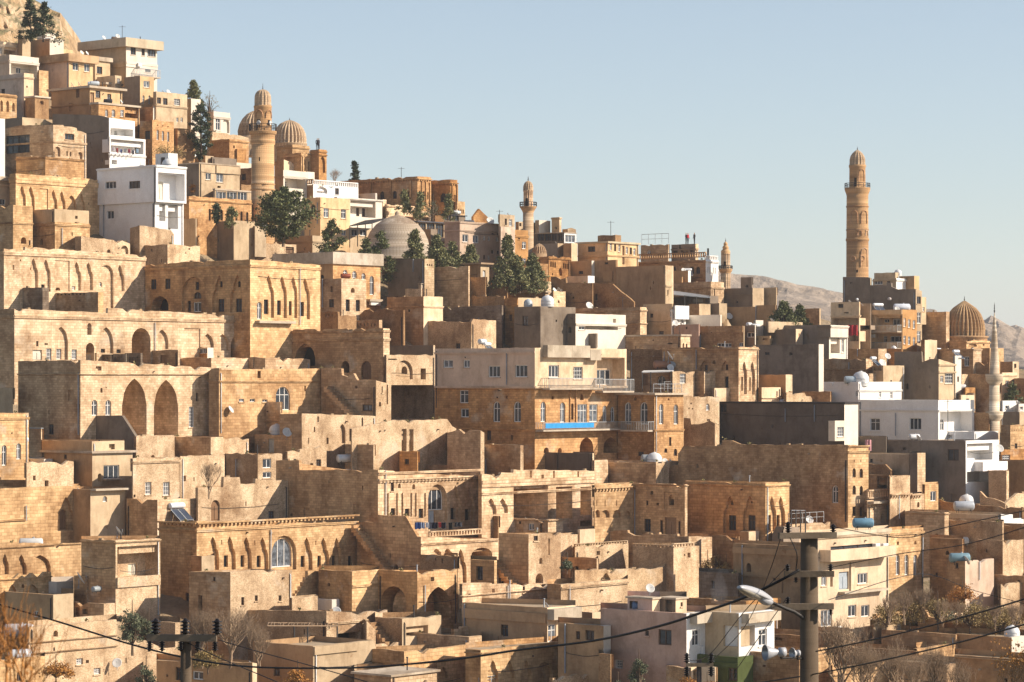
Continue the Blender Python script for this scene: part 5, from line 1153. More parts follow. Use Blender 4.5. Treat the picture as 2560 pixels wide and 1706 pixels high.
AH = H('shaded amber house with two pointed arches and a red door', 1360, 2270, 2328, 812, 1300, 'so', 'V 1460 952 185 205; O 1885 1112 74 108; D 2068 1112 92 165; c 0 905 5 20; c 0 830', mr='sl', tp=[(1360, 900), (1430, 880), (1442, 822), (2270, 812), (2328, 815)], join=PF, jd=2)
H('dark low box in front of the palace front, with brown door', 150, 386, 402, 1012, 1180, 'sb', 'd 222 1060 68 95', mr='sl', d=1)
H('amber low box with white vent before palace front', 400, 655, 712, 990, 1120, 'so', 'w 528 992 172 52', mr='wv', d=2)
H('long pale parapet box before the palace front', 288, 690, 1042, 1083, 1200, 'sb', '', mr='sl')
H('pale parapet box with white corner', 1042, 1186, 1598, 1070, 1210, 'sb', 'P 1042 1090 40 90', mr='sl', tp=[(1042, 1078), (1186, 1086), (1560, 1092), (1598, 1100)], join=last, jd=.1)
T(0, 880, 4.202)
for i, (a, b, n_) in enumerate(((1000, 1165, 'left'), (1160, 1325, 'middle'), (1315, 1478, 'right'))):
    H(f'lattice topped brown box on the terrace, {n_} of three', a, b, b+(20 if i == 2 else 4), 28-i*8, 130, 'sd', f'h {a+45} {68-i*6} 10 12 3 40 -2', d=1, dep=2, name='terrace_box', cat='box')
H('grey shaded cube leaning on the two arch house', 815, 990, 998, 10, 110, 'ce', 'v 895 25 60 75', d=1)
H('high stone house with two huge pointed arches', 190, 845, 2216, 90, 930, 'sb', 'A 1282 280 258 600; A 1617 295 255 590; G 1360 640 42 44; k 1622 675 36 90; a 965 505 58 165; a 1108 505 60 165; h 1055 380 22 50; q 2058 425 26 95; G 1983 575 60 218; h 1005 152 62 44; h 1110 368 10 14; c 0 230 5 12; h 2000 240 14 14', mr='sl', tp=[(190, 98), (845, 86), (2216, 165)])
BA = last
T(340, 600, 3.672)
H('long sunlit wall with big arched lattice window', 668, 762, 1740, 1185, 1540, 'sd', 'a 1283 1348 130 215; h 1545 1340 16 50; h 1115 1205 30 65; w 945 1460 48 28; w 1045 1460 48 28; w 1160 1465 48 24; c 0 1292 5 18', mr='sy', tp=[(668, 1205), (700, 1180), (762, 1178), (764, 1192), (1740, 1182)], join=BA, jd=1.5)
LW = last
dish(845, 70, 70, up=-4.2, back=-.3)
H('shaded house with outside stair beside the ruined tower', 1700, 2204, 2342, 1290, 1680, 'sb', 't 1790 1345 260 260; h 2010 1340 22 26; k 2078 1512 92 60; k 2255 1345 10 60; h 2230 1490 20 40; h 2300 1330 14 180', mr='rl', tp=[(1700, 1175), (1885, 1180), (1890, 1240), (1995, 1228), (2030, 1288), (2204, 1288), (2205, 1290), (2342, 1330)], join=LW, jd=1)
H('raw cement cube beside the big arched window', 1468, 1726, 1812, 1426, 1600, 'ce', '', mr='pe')
T(500, 980, 3.92)
H('brown ashlar wall with a low arched door', 76, 785, 798, 98, 455, 'so', 'O 226 348 72 98; O 540 375 70 50; c 0 280 5 8; h 385 70 5 5', tp=[(76, 100), (785, 98)], mr='sl')
H('long pale ruined wall with one pointed arch', 780, 998, 1722, 213, 660, 'sb', 'Q 1365 315 60 190; h 1240 450 20 62; h 1150 240 16 55; q 1583 250 16 86; h 1115 345 14 50; h 1350 445 22 60; h 1060 450 8 60', mr='rl', tp=[(780, 218), (998, 212), (1700, 235), (1722, 240)], rag=.05)
H('amber hut with metal door under the egg shaped tank', 535, 898, 980, 422, 625, 'so', 'v 668 458 58 138; k 928 450 20 72', mr='rl')
dome_tank(665, 155, 1.3, up=.2); dish(885, 95, 20, back=-.2); dish(945, 75, 110, back=.1)
H('pale rubble wall end at left', -20, 112, 478, 448, 625, 'rb', '', mr='rl', rag=.2, tp=[(-20, 450), (112, 448), (478, 460)])
H('two storey rubble house with white lattice window', 255, 566, 806, 612, 850, 'rb', 'w 615 655 84 92; w 615 785 84 60; i 355 660 4 170', mr='rl')
H('stepped ruin of pale rubble below the egg tank', 845, 858, 1240, 560, 790, 'rb', 'k 1140 662 46 84; h 1080 700 30 50', mr='rl', rag=.25, tp=[(845, 600), (858, 588), (975, 590), (980, 560), (1240, 545)])
H('brown wall stub right of the steel boiler', 1420, 1700, 1712, 518, 790, 'sb', '', rag=.08, mr='rl')
tank(1380, 175, 25, back=-.5, up=-1.6, col=(.65, .67, .68), desc='large steel boiler'); solar(1500, 150, 30, back=-.5, up=-3.5)
H('ornate mansion with huge brown side wall', 745, 1745, 2757, 765, 1450, 'so', 'h 975 845 8 28; h 1228 845 8 28; h 1258 870 10 26; h 1315 960 8 8; e 1750 855; c 1750 790; c 2000 870 5 8; k 1868 880 34 96; P 1838 990 9 225; P 1928 990 9 225; P 1980 990 9 225; P 2068 990 9 225; P 2112 990 9 225; P 2203 990 9 225; g 1870 1140 46 76; g 2008 1145 46 76; g 2143 1145 46 92; N 2235 905 185 440; a 2250 920 155 240; v 2262 1165 62 180; w 2340 1165 58 180; n 2450 915 105 400; g 2480 1140 44 110; n 2590 930 100 390; g 2622 1150 44 110; i 1812 770 5 440; O 1942 900 26 44; O 2080 905 30 50', mr='sl', tp=[(745, 672), (968, 668), (975, 765), (1745, 765), (2757, 835)])
OM = last
H('pale rubble court wall with an arched doorway', -40, -20, 862, 940, 1285, 'rb', 'D 108 1060 86 205', mr='rl', rag=.12, tp=[(-40, 945), (-20, 940), (228, 930), (234, 830), (390, 838), (396, 900), (540, 905), (546, 855), (862, 872)], dep=5)
H('sunlit gallery house with glazed arch and seven niches', -403, -32, 1542, 1275, 1760, 'so', 'n 63 1415 124 335; n 232 1417 118 335; n 397 1420 110 332; n 554 1425 116 328; N 700 1408 245 342; a 726 1438 194 280; n 985 1425 118 325; n 1149 1428 118 322; n 1294 1430 88 322; g 88 1604 44 115; g 255 1604 44 115; g 415 1604 44 115; g 575 1606 44 115; g 1005 1608 44 112; g 1165 1608 44 112; g 1310 1608 42 110; g 1450 1608 42 110; h 208 1452 10 45; h 532 1456 10 45; h 1130 1458 10 45; h 1418 1460 10 45; e 0 1282; c 0 1352 5 10; i 686 1350 6 400', mr='sy', tp=[(-403, 1280), (-32, 1270), (1542, 1285)], ext=14)
GH = last
H('brown stair wall between gallery house and balustrade terrace', 1537, 2165, 2925, 1422, 1800, 'so', 't 1560 1300 330 430; U 2260 1368 500 58; n 2270 1536 95 70; n 2380 1536 90 70; n 2495 1536 118 340; E 2657 1527 207 125; c 2700 1450; k 1660 1460 30 60', mr='sl', tp=[(1537, 1280), (1740, 1278), (1745, 1210), (2010, 1214), (2040, 1260), (2080, 1335), (2128, 1418), (2165, 1422), (2925, 1440)], join=GH, jd=.3)
T(940, 780, 3.672)
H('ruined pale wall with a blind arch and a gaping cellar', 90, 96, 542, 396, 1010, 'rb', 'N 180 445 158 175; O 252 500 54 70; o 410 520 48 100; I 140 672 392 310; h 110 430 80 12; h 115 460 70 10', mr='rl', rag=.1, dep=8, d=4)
H('dark low wall under a grassy roof edge', 90, 526, 542, 306, 420, 'cd', '', mr='rl', d=4)
H('dim cement wall left of peeling house, topped by tanks', 1183, 2018, 2028, 200, 360, 'cd', 'w 1186 262 84 58', tp=[(1183, 260), (1270, 225), (2018, 198)], d=4)
tank(1290, 125, 60, col=(.10, .09, .08), desc='dark barrel water tank'); dish(1320, 90, 20, back=.3); dish(1418, 90, 20)
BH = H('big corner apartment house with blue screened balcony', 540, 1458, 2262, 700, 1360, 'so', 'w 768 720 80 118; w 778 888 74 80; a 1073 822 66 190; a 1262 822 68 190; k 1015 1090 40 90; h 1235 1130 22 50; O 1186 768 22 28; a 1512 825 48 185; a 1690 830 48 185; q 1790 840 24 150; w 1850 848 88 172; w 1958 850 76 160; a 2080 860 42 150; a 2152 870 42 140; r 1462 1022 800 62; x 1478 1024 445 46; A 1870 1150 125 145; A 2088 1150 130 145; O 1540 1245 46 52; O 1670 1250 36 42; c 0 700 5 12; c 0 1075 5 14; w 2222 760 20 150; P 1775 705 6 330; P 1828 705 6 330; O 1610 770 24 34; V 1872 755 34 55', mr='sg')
H('+', 540, 1458, 2300, 330, 701, 'pu', 'w 618 440 88 72; w 803 440 57 72; w 1033 495 105 105; w 1278 487 112 112; c 0 682 5 10; c 500 372; s 1530 306 392 112; s 1925 345 98 100; w 1585 490 95 112; G 1812 505 85 112; b 2028 420 255 260; w 2040 500 60 170; w 2125 530 140 140; r 1520 612 490 88; r 2010 622 285 105; i 1200 380 4 290', mr='pl', on=-.4, ext=.05)
tank(905, 110, 60, up=.8, desc='pale barrel water tank'); tank(900, 60, 30, col=(.1, .1, .1), desc='small black tank'); solar(960, 110, 60)
H('rubble wall with twin doorways seen from the court', -232, -222, 737, 1000, 1430, 'rb', 'o 235 1075 46 205; o 305 1078 40 200', mr='rl', rag=.1, tp=[(-232, 1080), (-222, 1075), (130, 1000), (655, 986), (700, 1050), (737, 1072)], dep=2)
H('small amber hut at the foot of the twin doorway wall', 215, 380, 386, 1282, 1410, 'so', 'k 262 1350 40 50', d=-2)
H('curved brown wall with a bright end', 655, 960, 994, 1092, 1500, 'sb', '', mr='rl', rag=.1, tp=[(655, 1110), (760, 1080), (960, 1090), (994, 1110)])
H('lower curved brown wall with a bright end', 952, 1326, 1354, 1225, 1520, 'sb', 'i 1010 1350 4 130', mr='rl', rag=.08)
H('dark board fence wall in three bays', 1325, 1988, 2002, 1298, 1470, 'cx', 'P 1350 1300 18 145; P 1645 1300 26 145; P 1955 1300 18 145', mr='rl')
H('thin dark parapet behind the ornate mansion', -250, 925, 936, 1395, 1500, 'sd', '', mr='rl', rag=.05, tp=[(-250, 1340), (190, 1350), (195, 1395), (925, 1412)], d=1)
T(1540, 840, 4.519)
H('brown rubble wall behind the blue posts house', 158, 530, 540, 150, 420, 'rb', 'c 0 230 5 6', mr='rb')
H('amber house with two long niches in its bright end', 525, 1385, 1612, 126, 780, 'so', 'n 945 280 100 115; k 985 330 32 62; n 1190 280 90 112; k 1222 325 25 62; g 1228 460 42 126; O 1088 275 36 42; n 1415 285 66 375; n 1506 290 66 375; g 1427 462 32 160; g 1515 468 32 155; i 905 150 7 230; c 0 145 5 8', mr='sl')
H('terrace room under white corrugated awning', 285, 640, 650, 400, 640, 'sb', 'a 470 450 90 115; d 300 430 60 130', d=2, mr='sb')
canopy('awning', 'white corrugated awning on the terrace by the barrel tanks', [(290, 408, -3), (635, 398, -3), (660, 384, .5), (310, 392, .5)], (.02, .3, .98), M_WHITE, None, 2.4, cat='awning')
tank(530, 190, 12, back=2, up=.7, col=(.36, .37, .38), desc='long grey barrel tank'); tank(770, 200, 12, back=2, up=.7, col=(.30, .14, .08), desc='long rusty barrel tank'); dish(660, 110, 95, up=1.6, back=1); dish(630, 80, 10, back=.2, up=.4, col=(.5, .22, .15), desc='red satellite dish')
H('pale rubble cottage with a white grille window', 632, 640, 888, 402, 740, 'rb', 'G 720 425 70 112; R 560 520 240 100', mr='rl')
H('cream end cottage with one white window', 882, 996, 1230, 402, 720, 'so', 'w 1128 448 66 128', mr='sl')
H('low cream annexe under the long niches', 1104, 1113, 1338, 590, 780, 'pl', 'k 1280 640 22 46', dep=3)
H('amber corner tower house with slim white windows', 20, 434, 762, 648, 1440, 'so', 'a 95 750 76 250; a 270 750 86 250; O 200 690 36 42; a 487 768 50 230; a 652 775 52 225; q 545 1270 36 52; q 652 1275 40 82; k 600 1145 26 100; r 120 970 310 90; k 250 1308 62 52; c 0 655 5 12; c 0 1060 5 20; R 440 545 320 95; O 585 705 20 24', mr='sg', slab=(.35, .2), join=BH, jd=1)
H('tumbledown pale rubble wall behind the timber frame', 745, 756, 1168, 690, 1010, 'rb', 'a 1016 765 42 78; h 840 755 16 20; h 818 810 14 18; h 858 815 14 18', mr='rl', rag=.25)
H('broken brown rubble wall left of the great dark wall', 765, 1118, 1162, 985, 1280, 'rb', 'h 860 1000 10 10', mr='rl', rag=.3, tp=[(765, 925), (840, 922), (850, 1010), (1000, 965), (1118, 990), (1162, 1010)])
H('great dark cement wall under a black roof edge', 1155, 2580, 2735, 752, 1260, 'cx', 'i 1910 820 8 150; i 2240 780 8 190; k 1172 765 78 100', mr='wv', slab=(.15, .18), slabc=(.04, .035, .035))
H('+', 2400, 2473, 2735, 960, 1160, 'wv', 'G 2500 1030 76 110', on=-1.5, ext=.3)
H('dark cement shed with white side before the brown wall', 1610, 1918, 1992, 440, 720, 'cb', '', mr='pl', d=1)
H('cream parapet room with a slit', 1608, 1646, 1860, 583, 760, 'sb', 'k 1812 625 15 56; c 0 700 5 8', mr='pl')
H('stepped pale masonry by the blue barrel', 1918, 1926, 2216, 640, 780, 'rl', '', tp=[(1926, 640), (2130, 650), (2150, 680), (2200, 685), (2216, 715)])
tank(1990, 120, 50, col=(.40, .47, .62), up=-.3, desc='blue barrel tank'); dish(1905, 50, 110)
H('plain beige parapet beyond the blue barrel', 2100, 2420, 2430, 630, 780, 'sb', '', d=2)
H('immense brown wall with a small arched end bay', 700, 2620, 2852, 1232, 2170, 'so', 'a 2535? 0 0', mr='sy') if False else None
H('immense brown stone wall with a narrow bright end', 700, 2620, 2852, 1232, 2170, 'sb', 'a 2440 1690 70 200; q 2672 1495 38 105; q 2752 1500 38 105; q 2672 1690 38 105; q 2752 1695 38 105; k 2672 1930 38 105; k 2752 1935 38 105; h 2686 1400 10 30; h 2762 1400 10 30; c 2700 1240 5 20; c 2700 1300 5 10; h 910 1450 20 40', mr='sy', tp=[(700, 1340), (760, 1246), (1190, 1246), (1200, 1180), (1305, 1182), (1400, 1228), (2620, 1232), (2852, 1245)])
BW = last
H('brown block behind the white egg tank', -400, 452, 752, 1424, 1640, 'sb', '', mr='rl', rag=.06)
dome_tank(535, 180, 1.2, desc='white egg shaped water tank'); tank(310, 230, 12, col=(.33, .34, .35), desc='long grey barrel tank'); dish(575, 70, 20, back=.3); dish(680, 60, 110)
T(2040, 840, 4.519)
H('brown brick wall with slim cream end', 85, 566, 642, 258, 520, 'rb', 'i 372 300 5 90; c 0 376 5 5', mr='sl')
H('white little house with a long parapet and domed tank', 88, 478, 966, 520, 770, 'ww', 'P 138 530 52 34; c 520 610 5 10; w 445 622 34 64; w 712 632 26 62; w 836 638 30 72', mr='ww')
dome_tank(430, 190, 1.5); tank(385, 190, 5, back=.5, col=(.35, .42, .48), desc='blue grey barrel tank')
H('pale block with gas cylinder beside the white parapet', 590, 602, 772, 430, 600, 'sl', 'h 620 470 5 5', dep=3)
H('beige roof room with dark shed opening', 640, 760, 996, 335, 620, 'pb', 'o 640 345 100 50; k 840 500 18 40', mr='pe')
dish(705, 90, 30, col=(.55, .62, .7), desc='blue white dish'); dish(865, 75, 20, up=1); solar(770, 130, 60, up=.3)
H('broad dark cement gable with cream window front', 885, 1386, 1576, 262, 700, 'cd', 'w 1405 450 36 76; G 1455 420 96 118; c 1400 402; c 1400 320', mr='pe', tp=[(885, 180), (1190, 180), (1198, 300), (1290, 262), (1386, 262), (1576, 320)])
H('tall white rendered strip beside the cream windows', 1558, 1573, 1642, 224, 680, 'wv', 'k 1596 460 20 60', d=1)
solar(1330, 120, 50); tank(1040, 85, 60, back=-.8, up=-2.6, desc='pale barrel tank'); solar(1100, 150, 60, back=-1.5, up=-5)
H('shadowed brick block left of the slender minaret', 1722, 1960, 1968, 436, 720, 'rb', '', mr='rb')
H('rubble block behind the slender minaret', 1784, 1958, 1964, 298, 420, 'rb', '')
H('rubble wall with cream end right of the minaret', 2080, 2222, 2292, 290, 410, 'rb', 'k 2238 315 26 50', mr='pl')
H('whitish house with two grey windows, right of minaret', 2092, 2104, 2272, 415, 620, 'pl', 'w 2140 505 40 72; w 2212 500 36 76; c 0 440')
H('brown house cut by the right edge, upper', 2240, 2400, 2410, 480, 720, 'sb', 'h 2290 600 20 30')
H('small bright white block right of the minaret', 2098, 2110, 2282, 735, 860, 'ww', 'k 2140 790 24 30', dep=4)
H('bluish white block at the right edge', 2280, 2292, 2400, 770, 900, 'wv', 'w 2300 800 40 40', dep=4)
dish(2190, 55, 110); dish(2330, 60, 110)
tank(1880, 130, 5, up=-2, desc='white pipe shaped tank', col=(.6, .6, .62)) if False else None
H('pale rubble garden wall by the slender minaret', 1640, 1650, 1730, 440, 680, 'rl', '', rag=.2, dep=3, d=2)
H('amber low wall under a barrel tank', 1680, 1690, 1800, 586, 700, 'so', '', dep=3)
tank(1880, 140, 12, back=2, col=(.5, .5, .52), desc='long grey barrel tank')
H('white villa with two shaded windows and deep loggia', 478, 1382, 1786, 728, 1110, 'ww', 'w 612 932 110 140; w 1056 928 134 134; c 0 836; b 1402 852 362 228; w 1425 940 50 132; w 1535 942 50 130; i 900 870 4 260', mr='ww')
H('+', 590, 1790, 2058, 1084, 1186, 'ww', 'h 1475 1118 66 40', on=-.6, ext=.03)
H('dark brown house with white balconied end', 1190, 1692, 2066, 1186, 1720, 'cd', 'k 1487 1280 126 130; b 1705 1215 290 190; G 1765 1285 72 110; B 1785 1425 280 85; b 1705 1530 290 120', mr='ww', d=.5)
dish(2000, 95, 15, back=-.8, up=-1.2)
antenna(1410, 5)
H('brown rubble house behind the white villa', 960, 1780, 1795, 650, 760, 'sd', '', d=2)
H('pale roof room behind the white villa', 1630, 1640, 1790, 670, 760, 'pl', 'k 1695 710 36 30', d=1, dep=3)
H('dark cement cube with steps', 488, 792, 798, 1140, 1330, 'cd', '', d=2)
H('low dark cement roofs below the villa', 795, 1192, 1200, 1188, 1370, 'cd', 'o 980 1260 40 30', d=1)
tank(1040, 145, 30, up=.4, desc='fat white barrel tank'); dish(1215, 90, 110, col=(.6, .4, .25), desc='orange dish')
H('grey stained house behind the broken red wall', 580, 1052, 1072, 1340, 1580, 'ce', 'k 610 1390 30 40', mr='sl')
H('reddish broken wall beside the bright tower end', 588, 845, 852, 1440, 1640, 'rb', '', rag=.2, tp=[(588, 1440), (780, 1445), (845, 1520)])
H('cement house between two bright piers', 1058, 1146, 1236, 1325, 1660, 'cd', 'o 1180 1340 5 5', mr='sl')
H('rubble wall with amber pier near dark brown house', 1230, 1362, 1386, 1232, 1560, 'rb', '', mr='so')
H('rubble slope wall left of the lower minaret shaft', 1782, 1955, 1962, 872, 1110, 'rb', '', rag=.2)
H('dim low house behind the small bright block', 2110, 2300, 2400, 860, 1000, 'cd', '', mr='ce', d=1)
H('brown house with a bright carved parapet end', 2090, 2196, 2400, 1008, 1320, 'sb', 'k 2245 1215 30 60; h 2210 1060 10 12 5 26 0', mr='sy')
H('amber wall with white lattice panel', 2078, 2090, 2400, 1290, 1440, 'so', 'G 2080 1345 115 66', dep=3)
H('plain brown wall cut by the right edge', 2070, 2390, 2400, 1418, 1640, 'cb', '')
T(0, 880, 4.202)
H('pale stone house with two arched windows at the left edge', -80, -70, 302, 645, 1420, 'sy', 'a 20 980 50 215; a 172 960 50 170; h 118 845 14 20; c 0 690')
tank(390, 170, 15, back=.6, up=-2.6, desc='white fat barrel tank')
H('white cube room left of the rubble house', 290, 462, 552, 1126, 1320, 'wv', 'h 585 1190 20 20', mr='wv')
H('crumbling pale rubble house in the lower left', 268, 280, 774, 1168, 1680, 'rb', 'h 470 1350 40 80; h 345 1300 30 50; a 575 1600 10 10', mr='rl', rag=.15)
H('sloping dark cement wall below the two arches', 915, 1424, 1434, 672, 1120, 'cd', '', tp=[(915, 674), (1280, 668), (1424, 890)], d=1)
H('grey rendered house with a white bay window', 468, 970, 1392, 1045, 1450, 'cb', 'w 1088 1190 165 145; s 1065 1335 190 14; k 672 1080 28 44', mr='ce', slab=(.35, .2), slabc=(.5, .42, .34))
H('+', 440, 966, 1306, 940, 1046, 'cb', 'o 1146 968 60 58', mr='ce', on=.2, ext=.02)
H('small grey annexe at the foot of the grey rendered house', 770, 950, 1316, 1446, 1740, 'cb', 'a 1080 1515 46 62; s 955 1440 350 20', mr='pe', d=-.5)
H('bright rubble terrace wall under the two arches', 1425, 1432, 1834, 888, 1140, 'rl', '', rag=.06, dep=5)
H('brown terrace block before the two arches', 1745, 2214, 2345, 898, 1130, 'sb', '', mr='rl', rag=.08)
H('stained stone house with two white grille windows', 1384, 1396, 1888, 1122, 1700, 'rl', 'G 1525 1368 66 132; G 1712 1368 72 142; k 1400 1500 24 30; c 0 1150 5 10', mr='rl')
tank(1650, 160, 30, back=-.6, up=-5.6, desc='silver barrel tank')
H('rubble yard wall behind the climbing vine', 1888, 1896, 2360, 1098, 1460, 'rl', 'o 1915 1300 40 60', rag=.15, dep=3)
H('grey stained block at the left edge', -60, 130, 136, 380, 680, 'ce', '', d=1)
H('amber shed with a grey sheet roof in the shade', 300, 432, 442, 800, 1030, 'sb', '', slab=(.1, .06), slabc=(.3, .35, .4), mr='sl')
# ---------------- lower band ----------------
T(0, 1200, 4.519)
H('plastered wall with an arched white door and pointed niche', -60, -50, 906, 100, 600, 'sy', 'n 650 190 190 385; D 697 335 86 230; P -40 455 320 20; i 288 290 6 170')
H('brown stone block left of the pale court wall', 1430, 1778, 2245, 226, 560, 'so', 'h 1520 330 6 6', mr='sl', d=1)
solar(1990, 240, 55, back=-.5, up=-1.2); tank(1880, 90, 60, back=.5, up=.2, col=(.75, .5, .1), desc='yellow and white tank')
AR = H('low golden arcade under the white barrel', -80, -70, 918, 716, 1110, 'sy', 'n 10 835 90 235; n 178 845 124 230; Q 330 850 242 225; c 0 765 5 16', tp=[(-80, 716), (-70, 716), (918, 716)])
tank(560, 280, 8, back=2.5, up=.1, desc='very long white barrel tank', col=(.65, .64, .62))
WG = H('house with pink loggia over a rubble ground floor', 920, 1306, 1810, 690, 1570, 'so', 'b 1325 745 470 355; w 1332 905 150 180; v 1600 955 100 140; P 1316 1104 486 116; c 0 700 5 16' , mr='rl')
dish(1460, 110, 110, back=1.5, up=.6); dish(1012, 150, 105, back=-1.2, up=-3.6); tank(1190, 140, 60, back=-1, up=-3.9, col=(.3, .33, .35), desc='grey barrel tank')
H('small bright rubble house with a blue shutter', 835, 980, 1302, 1090, 1420, 'so', 'h 1000 1120 16 32; w 1172 1118 48 66; c 1000 1240', mr='rl', d=-1)
H('lower golden arcade at the left edge', -80, -70, 580, 1084, 1450, 'sy', 'n 60 1180 155 245; n 290 1178 145 110; O 242 1180 34 42; c 0 1128 5 14')
H('whitewashed cube among lower left roofs', 550, 640, 832, 1156, 1320, 'wv', '', name='white_cube')
H('grey cement house with bright end in the lower left', 60, 602, 830, 1300, 1680, 'cb', 'w 370 1480 60 70; h 820 1340 10 40', mr='pe')
H('brown yard house right of the grey cement house', 720, 1173, 1300, 1402, 1660, 'sb', 'd 850 1440 50 110; h 930 1460 60 60', mr='rl')
T(0, 1440, 3.565)
H('cement cube casting a shadow on the rubble wall', 780, 918, 1087, 422, 680, 'cd', '', mr='pe')
H('long pale rubble wall in the lower left foreground', 250, 258, 1040, 455, 1100, 'rl', 'O 475 487 42 56; k 475 640 16 34; G 680 735 60 56; G 835 822 62 56; h 765 750 28 28; O 540 835 34 46; c 0 592 5 8; c 0 690 5 8', d=-2)
dish(1058, 90, 0, back=-.6, up=-3.5, col=(.2, .28, .4), desc='blue dish on a pole')
H('low rubble garden wall under the olive tree', 1030, 1040, 1620, 560, 900, 'rl', '', rag=.15, dep=3, tp=[(1040, 560), (1300, 570), (1440, 640), (1620, 660)])
H('small brown box hut left of the pale tall wall', 1420, 1562, 1606, 420, 560, 'rb', '', mr='rl')
H('wide stained house in front at the bottom left', 1395, 2250, 2290, 770, 1200, 'cb', 'k 1565 815 45 115; w 1715 850 96 76; h 1480 880 20 20', mr='pl', tp=[(1395, 755), (2250, 775), (2290, 780)], d=-2)
tank(1770, 60, 0, back=.3, up=.1, col=(.1, .2, .5), desc='small blue barrel'); dish(2165, 90, 110, back=.8)
tank(90, 250, 5, back=.5, up=1, col=(.6, .6, .6), desc='pale barrel') if False else None
H('low stone block in the lower left corner', -80, -70, 400, 760, 1200, 'sy', 'q 150 850 50 90', d=-6)
tank(240, 210, 30, back=.8, up=.1, col=(.55, .57, .6), desc='pale grey barrel tank')
H('dull stone house behind the lower left corner block', -60, 250, 262, 560, 1000, 'sb', '', d=-3)
tank(80, 270, 5, back=1, up=.1, desc='long white barrel tank')
T(480, 1300, 3.92)
H('cement and brown cube against the gallery house', -10, 95, 218, 356, 560, 'sb', '', mr='pe', d=-2)
RW = H('tall pale rubble wall under the gallery house', -30, 376, 982, 508, 1080, 'sb', 'k 482 758 30 80; k 615 740 30 56; k 848 740 30 56; k 205 560 25 40; h 60 740 40 200', mr='rl', tp=[(-30, 508), (376, 512), (640, 492), (982, 494)], rag=.03)
H('stone steps climbing beside the tall rubble wall', 972, 978, 1252, 700, 900, 'sy', '', tp=[(978, 752), (1010, 752), (1012, 722), (1035, 722), (1037, 690), (1060, 690), (1062, 650), (1085, 650), (1087, 610), (1110, 610), (1112, 565), (1135, 565), (1137, 500), (1252, 503)], dep=1.5, d=2, name='staircase', cat='staircase')
H('low pale rubble wall at the foot of the steps', 975, 982, 1232, 765, 1080, 'rl', '', dep=3)
V2 = H('brown court house between steps and arch porch', 1240, 1568, 1835, 505, 900, 'so', 'h 1328 620 24 32; c 1600 636', mr='sy')
V3 = H('amber house with one shaded and one sunlit great arch', 1825, 2208, 2600, 510, 1010, 'so', 'E 1850 650 255 312; k 1962 822 52 98; k 1885 822 40 90; A 2288 655 248 320; h 2340 560 34 42; h 2560 700 22 30; i 2275 640 8 330', mr='sy', join=V2, jd=.1)
H('silvery metal cube on the rubble roof', 1205, 1371, 1444, 782, 900, 'wv', '', name='metal_cube', cat='tank', dep=2); 
V5 = H('rubble house behind the vine trellis', 540, 1318, 1714, 890, 1260, 'rb', 'o 1425 1105 225 130; c 1400 1000; k 1160 1130 60 100', mr='rl', tp=[(540, 885), (1318, 893), (1560, 905), (1714, 900)], rag=.05)
dish(1500, 95, 0, back=1, up=.2, col=(.6, .28, .12), desc='copper coloured dish'); dish(1205, 100, 105, back=-2.5, up=-3)
canopy('trellis', 'bare vine trellis on thin poles before the rubble house', [(740, 1040, -4), (1430, 1040, -4), (1430, 1015, .2), (740, 1010, .2)], (.38, .57, .99), M_TWIG, None, 2.4, cat='trellis', th=.08, bars=22)
H('low rubble parapet curving under the shaded arch', 1700, 1710, 1915, 900, 990, 'rl', '', rag=.05, dep=4, d=-1)
H('brown ruin with concrete frame and side steps', 1795, 2060, 2442, 970, 1240, 'rb', 'o 2098 1040 215 95; t 1810 1000 170 210', mr='pe')
H('bright rubble ramp wall beside the side steps', 1700, 1712, 1800, 985, 1260, 'rl', '', rag=.15, dep=3, tp=[(1712, 990), (1740, 1010), (1800, 1080)])
V7 = H('broad plaster house in front with a stepped corner', 600, 1187, 1790, 1240, 1680, 'cb', 'k 800 1440 60 90; P 1190 1245 430 80', mr='pe')
V8 = H('golden house with small niches at the bottom middle', 1768, 2080, 2690, 1290, 1680, 'sb', 'n 2170 1438 84 120; n 2290 1438 86 120; n 2420 1438 92 120; c 0 1400 5 16; h 2360 1470 8 30', mr='sy', join=V7, jd=.3)
tank(1870, 200, 10, back=-2, up=-3.6, col=(.26, .30, .24), desc='olive barrel tank')
H('low rubble strip above the golden niche house', 1765, 1772, 2060, 1222, 1310, 'rl', '', rag=.1, dep=3)
H('flat clay roofed shed at the very bottom', 1590, 1950, 2400, 1520, 1700, 'sb', '', slab=(.2, .15), mr='sl', d=-4)
T(1040, 1140, 4.356)
H('dark rubble parapet over the sunlit great arch', 45, 446, 456, 1095, 1280, 'rb', 'h 210 1110 12 30; h 280 1115 12 55', d=.5)
H('square stone hut with a barred window below balustrade', 594, 852, 880, 1140, 1410, 'so', 'g 655 1202 72 152; h 620 1300 5 5', d=-2, mr='sy')
W1 = H('stair wall house with a crumbling pale front', 900, 1226, 1575, 855, 1430, 'so', 't 880 1130 260 270; a 912 1285 60 112; k 1282 872 46 54; O 1342 1110 36 68; O 1302 1280 84 110; h 1250 900 9 20; o 1440 900 20 180', mr='rl', rag=.05)
W2 = H('row of roof huts with small blue window', 898, 1438, 1602, 695, 880, 'sb', 'h 985 712 24 28; h 1122 712 24 28; w 1224 735 62 76; h 1380 712 24 28; d 1350 735 22 110; c 0 700 5 6', mr='sl')
H('round cornered rubble wall left of the roof huts', 728, 892, 902, 658, 850, 'rb', '', rag=.05)
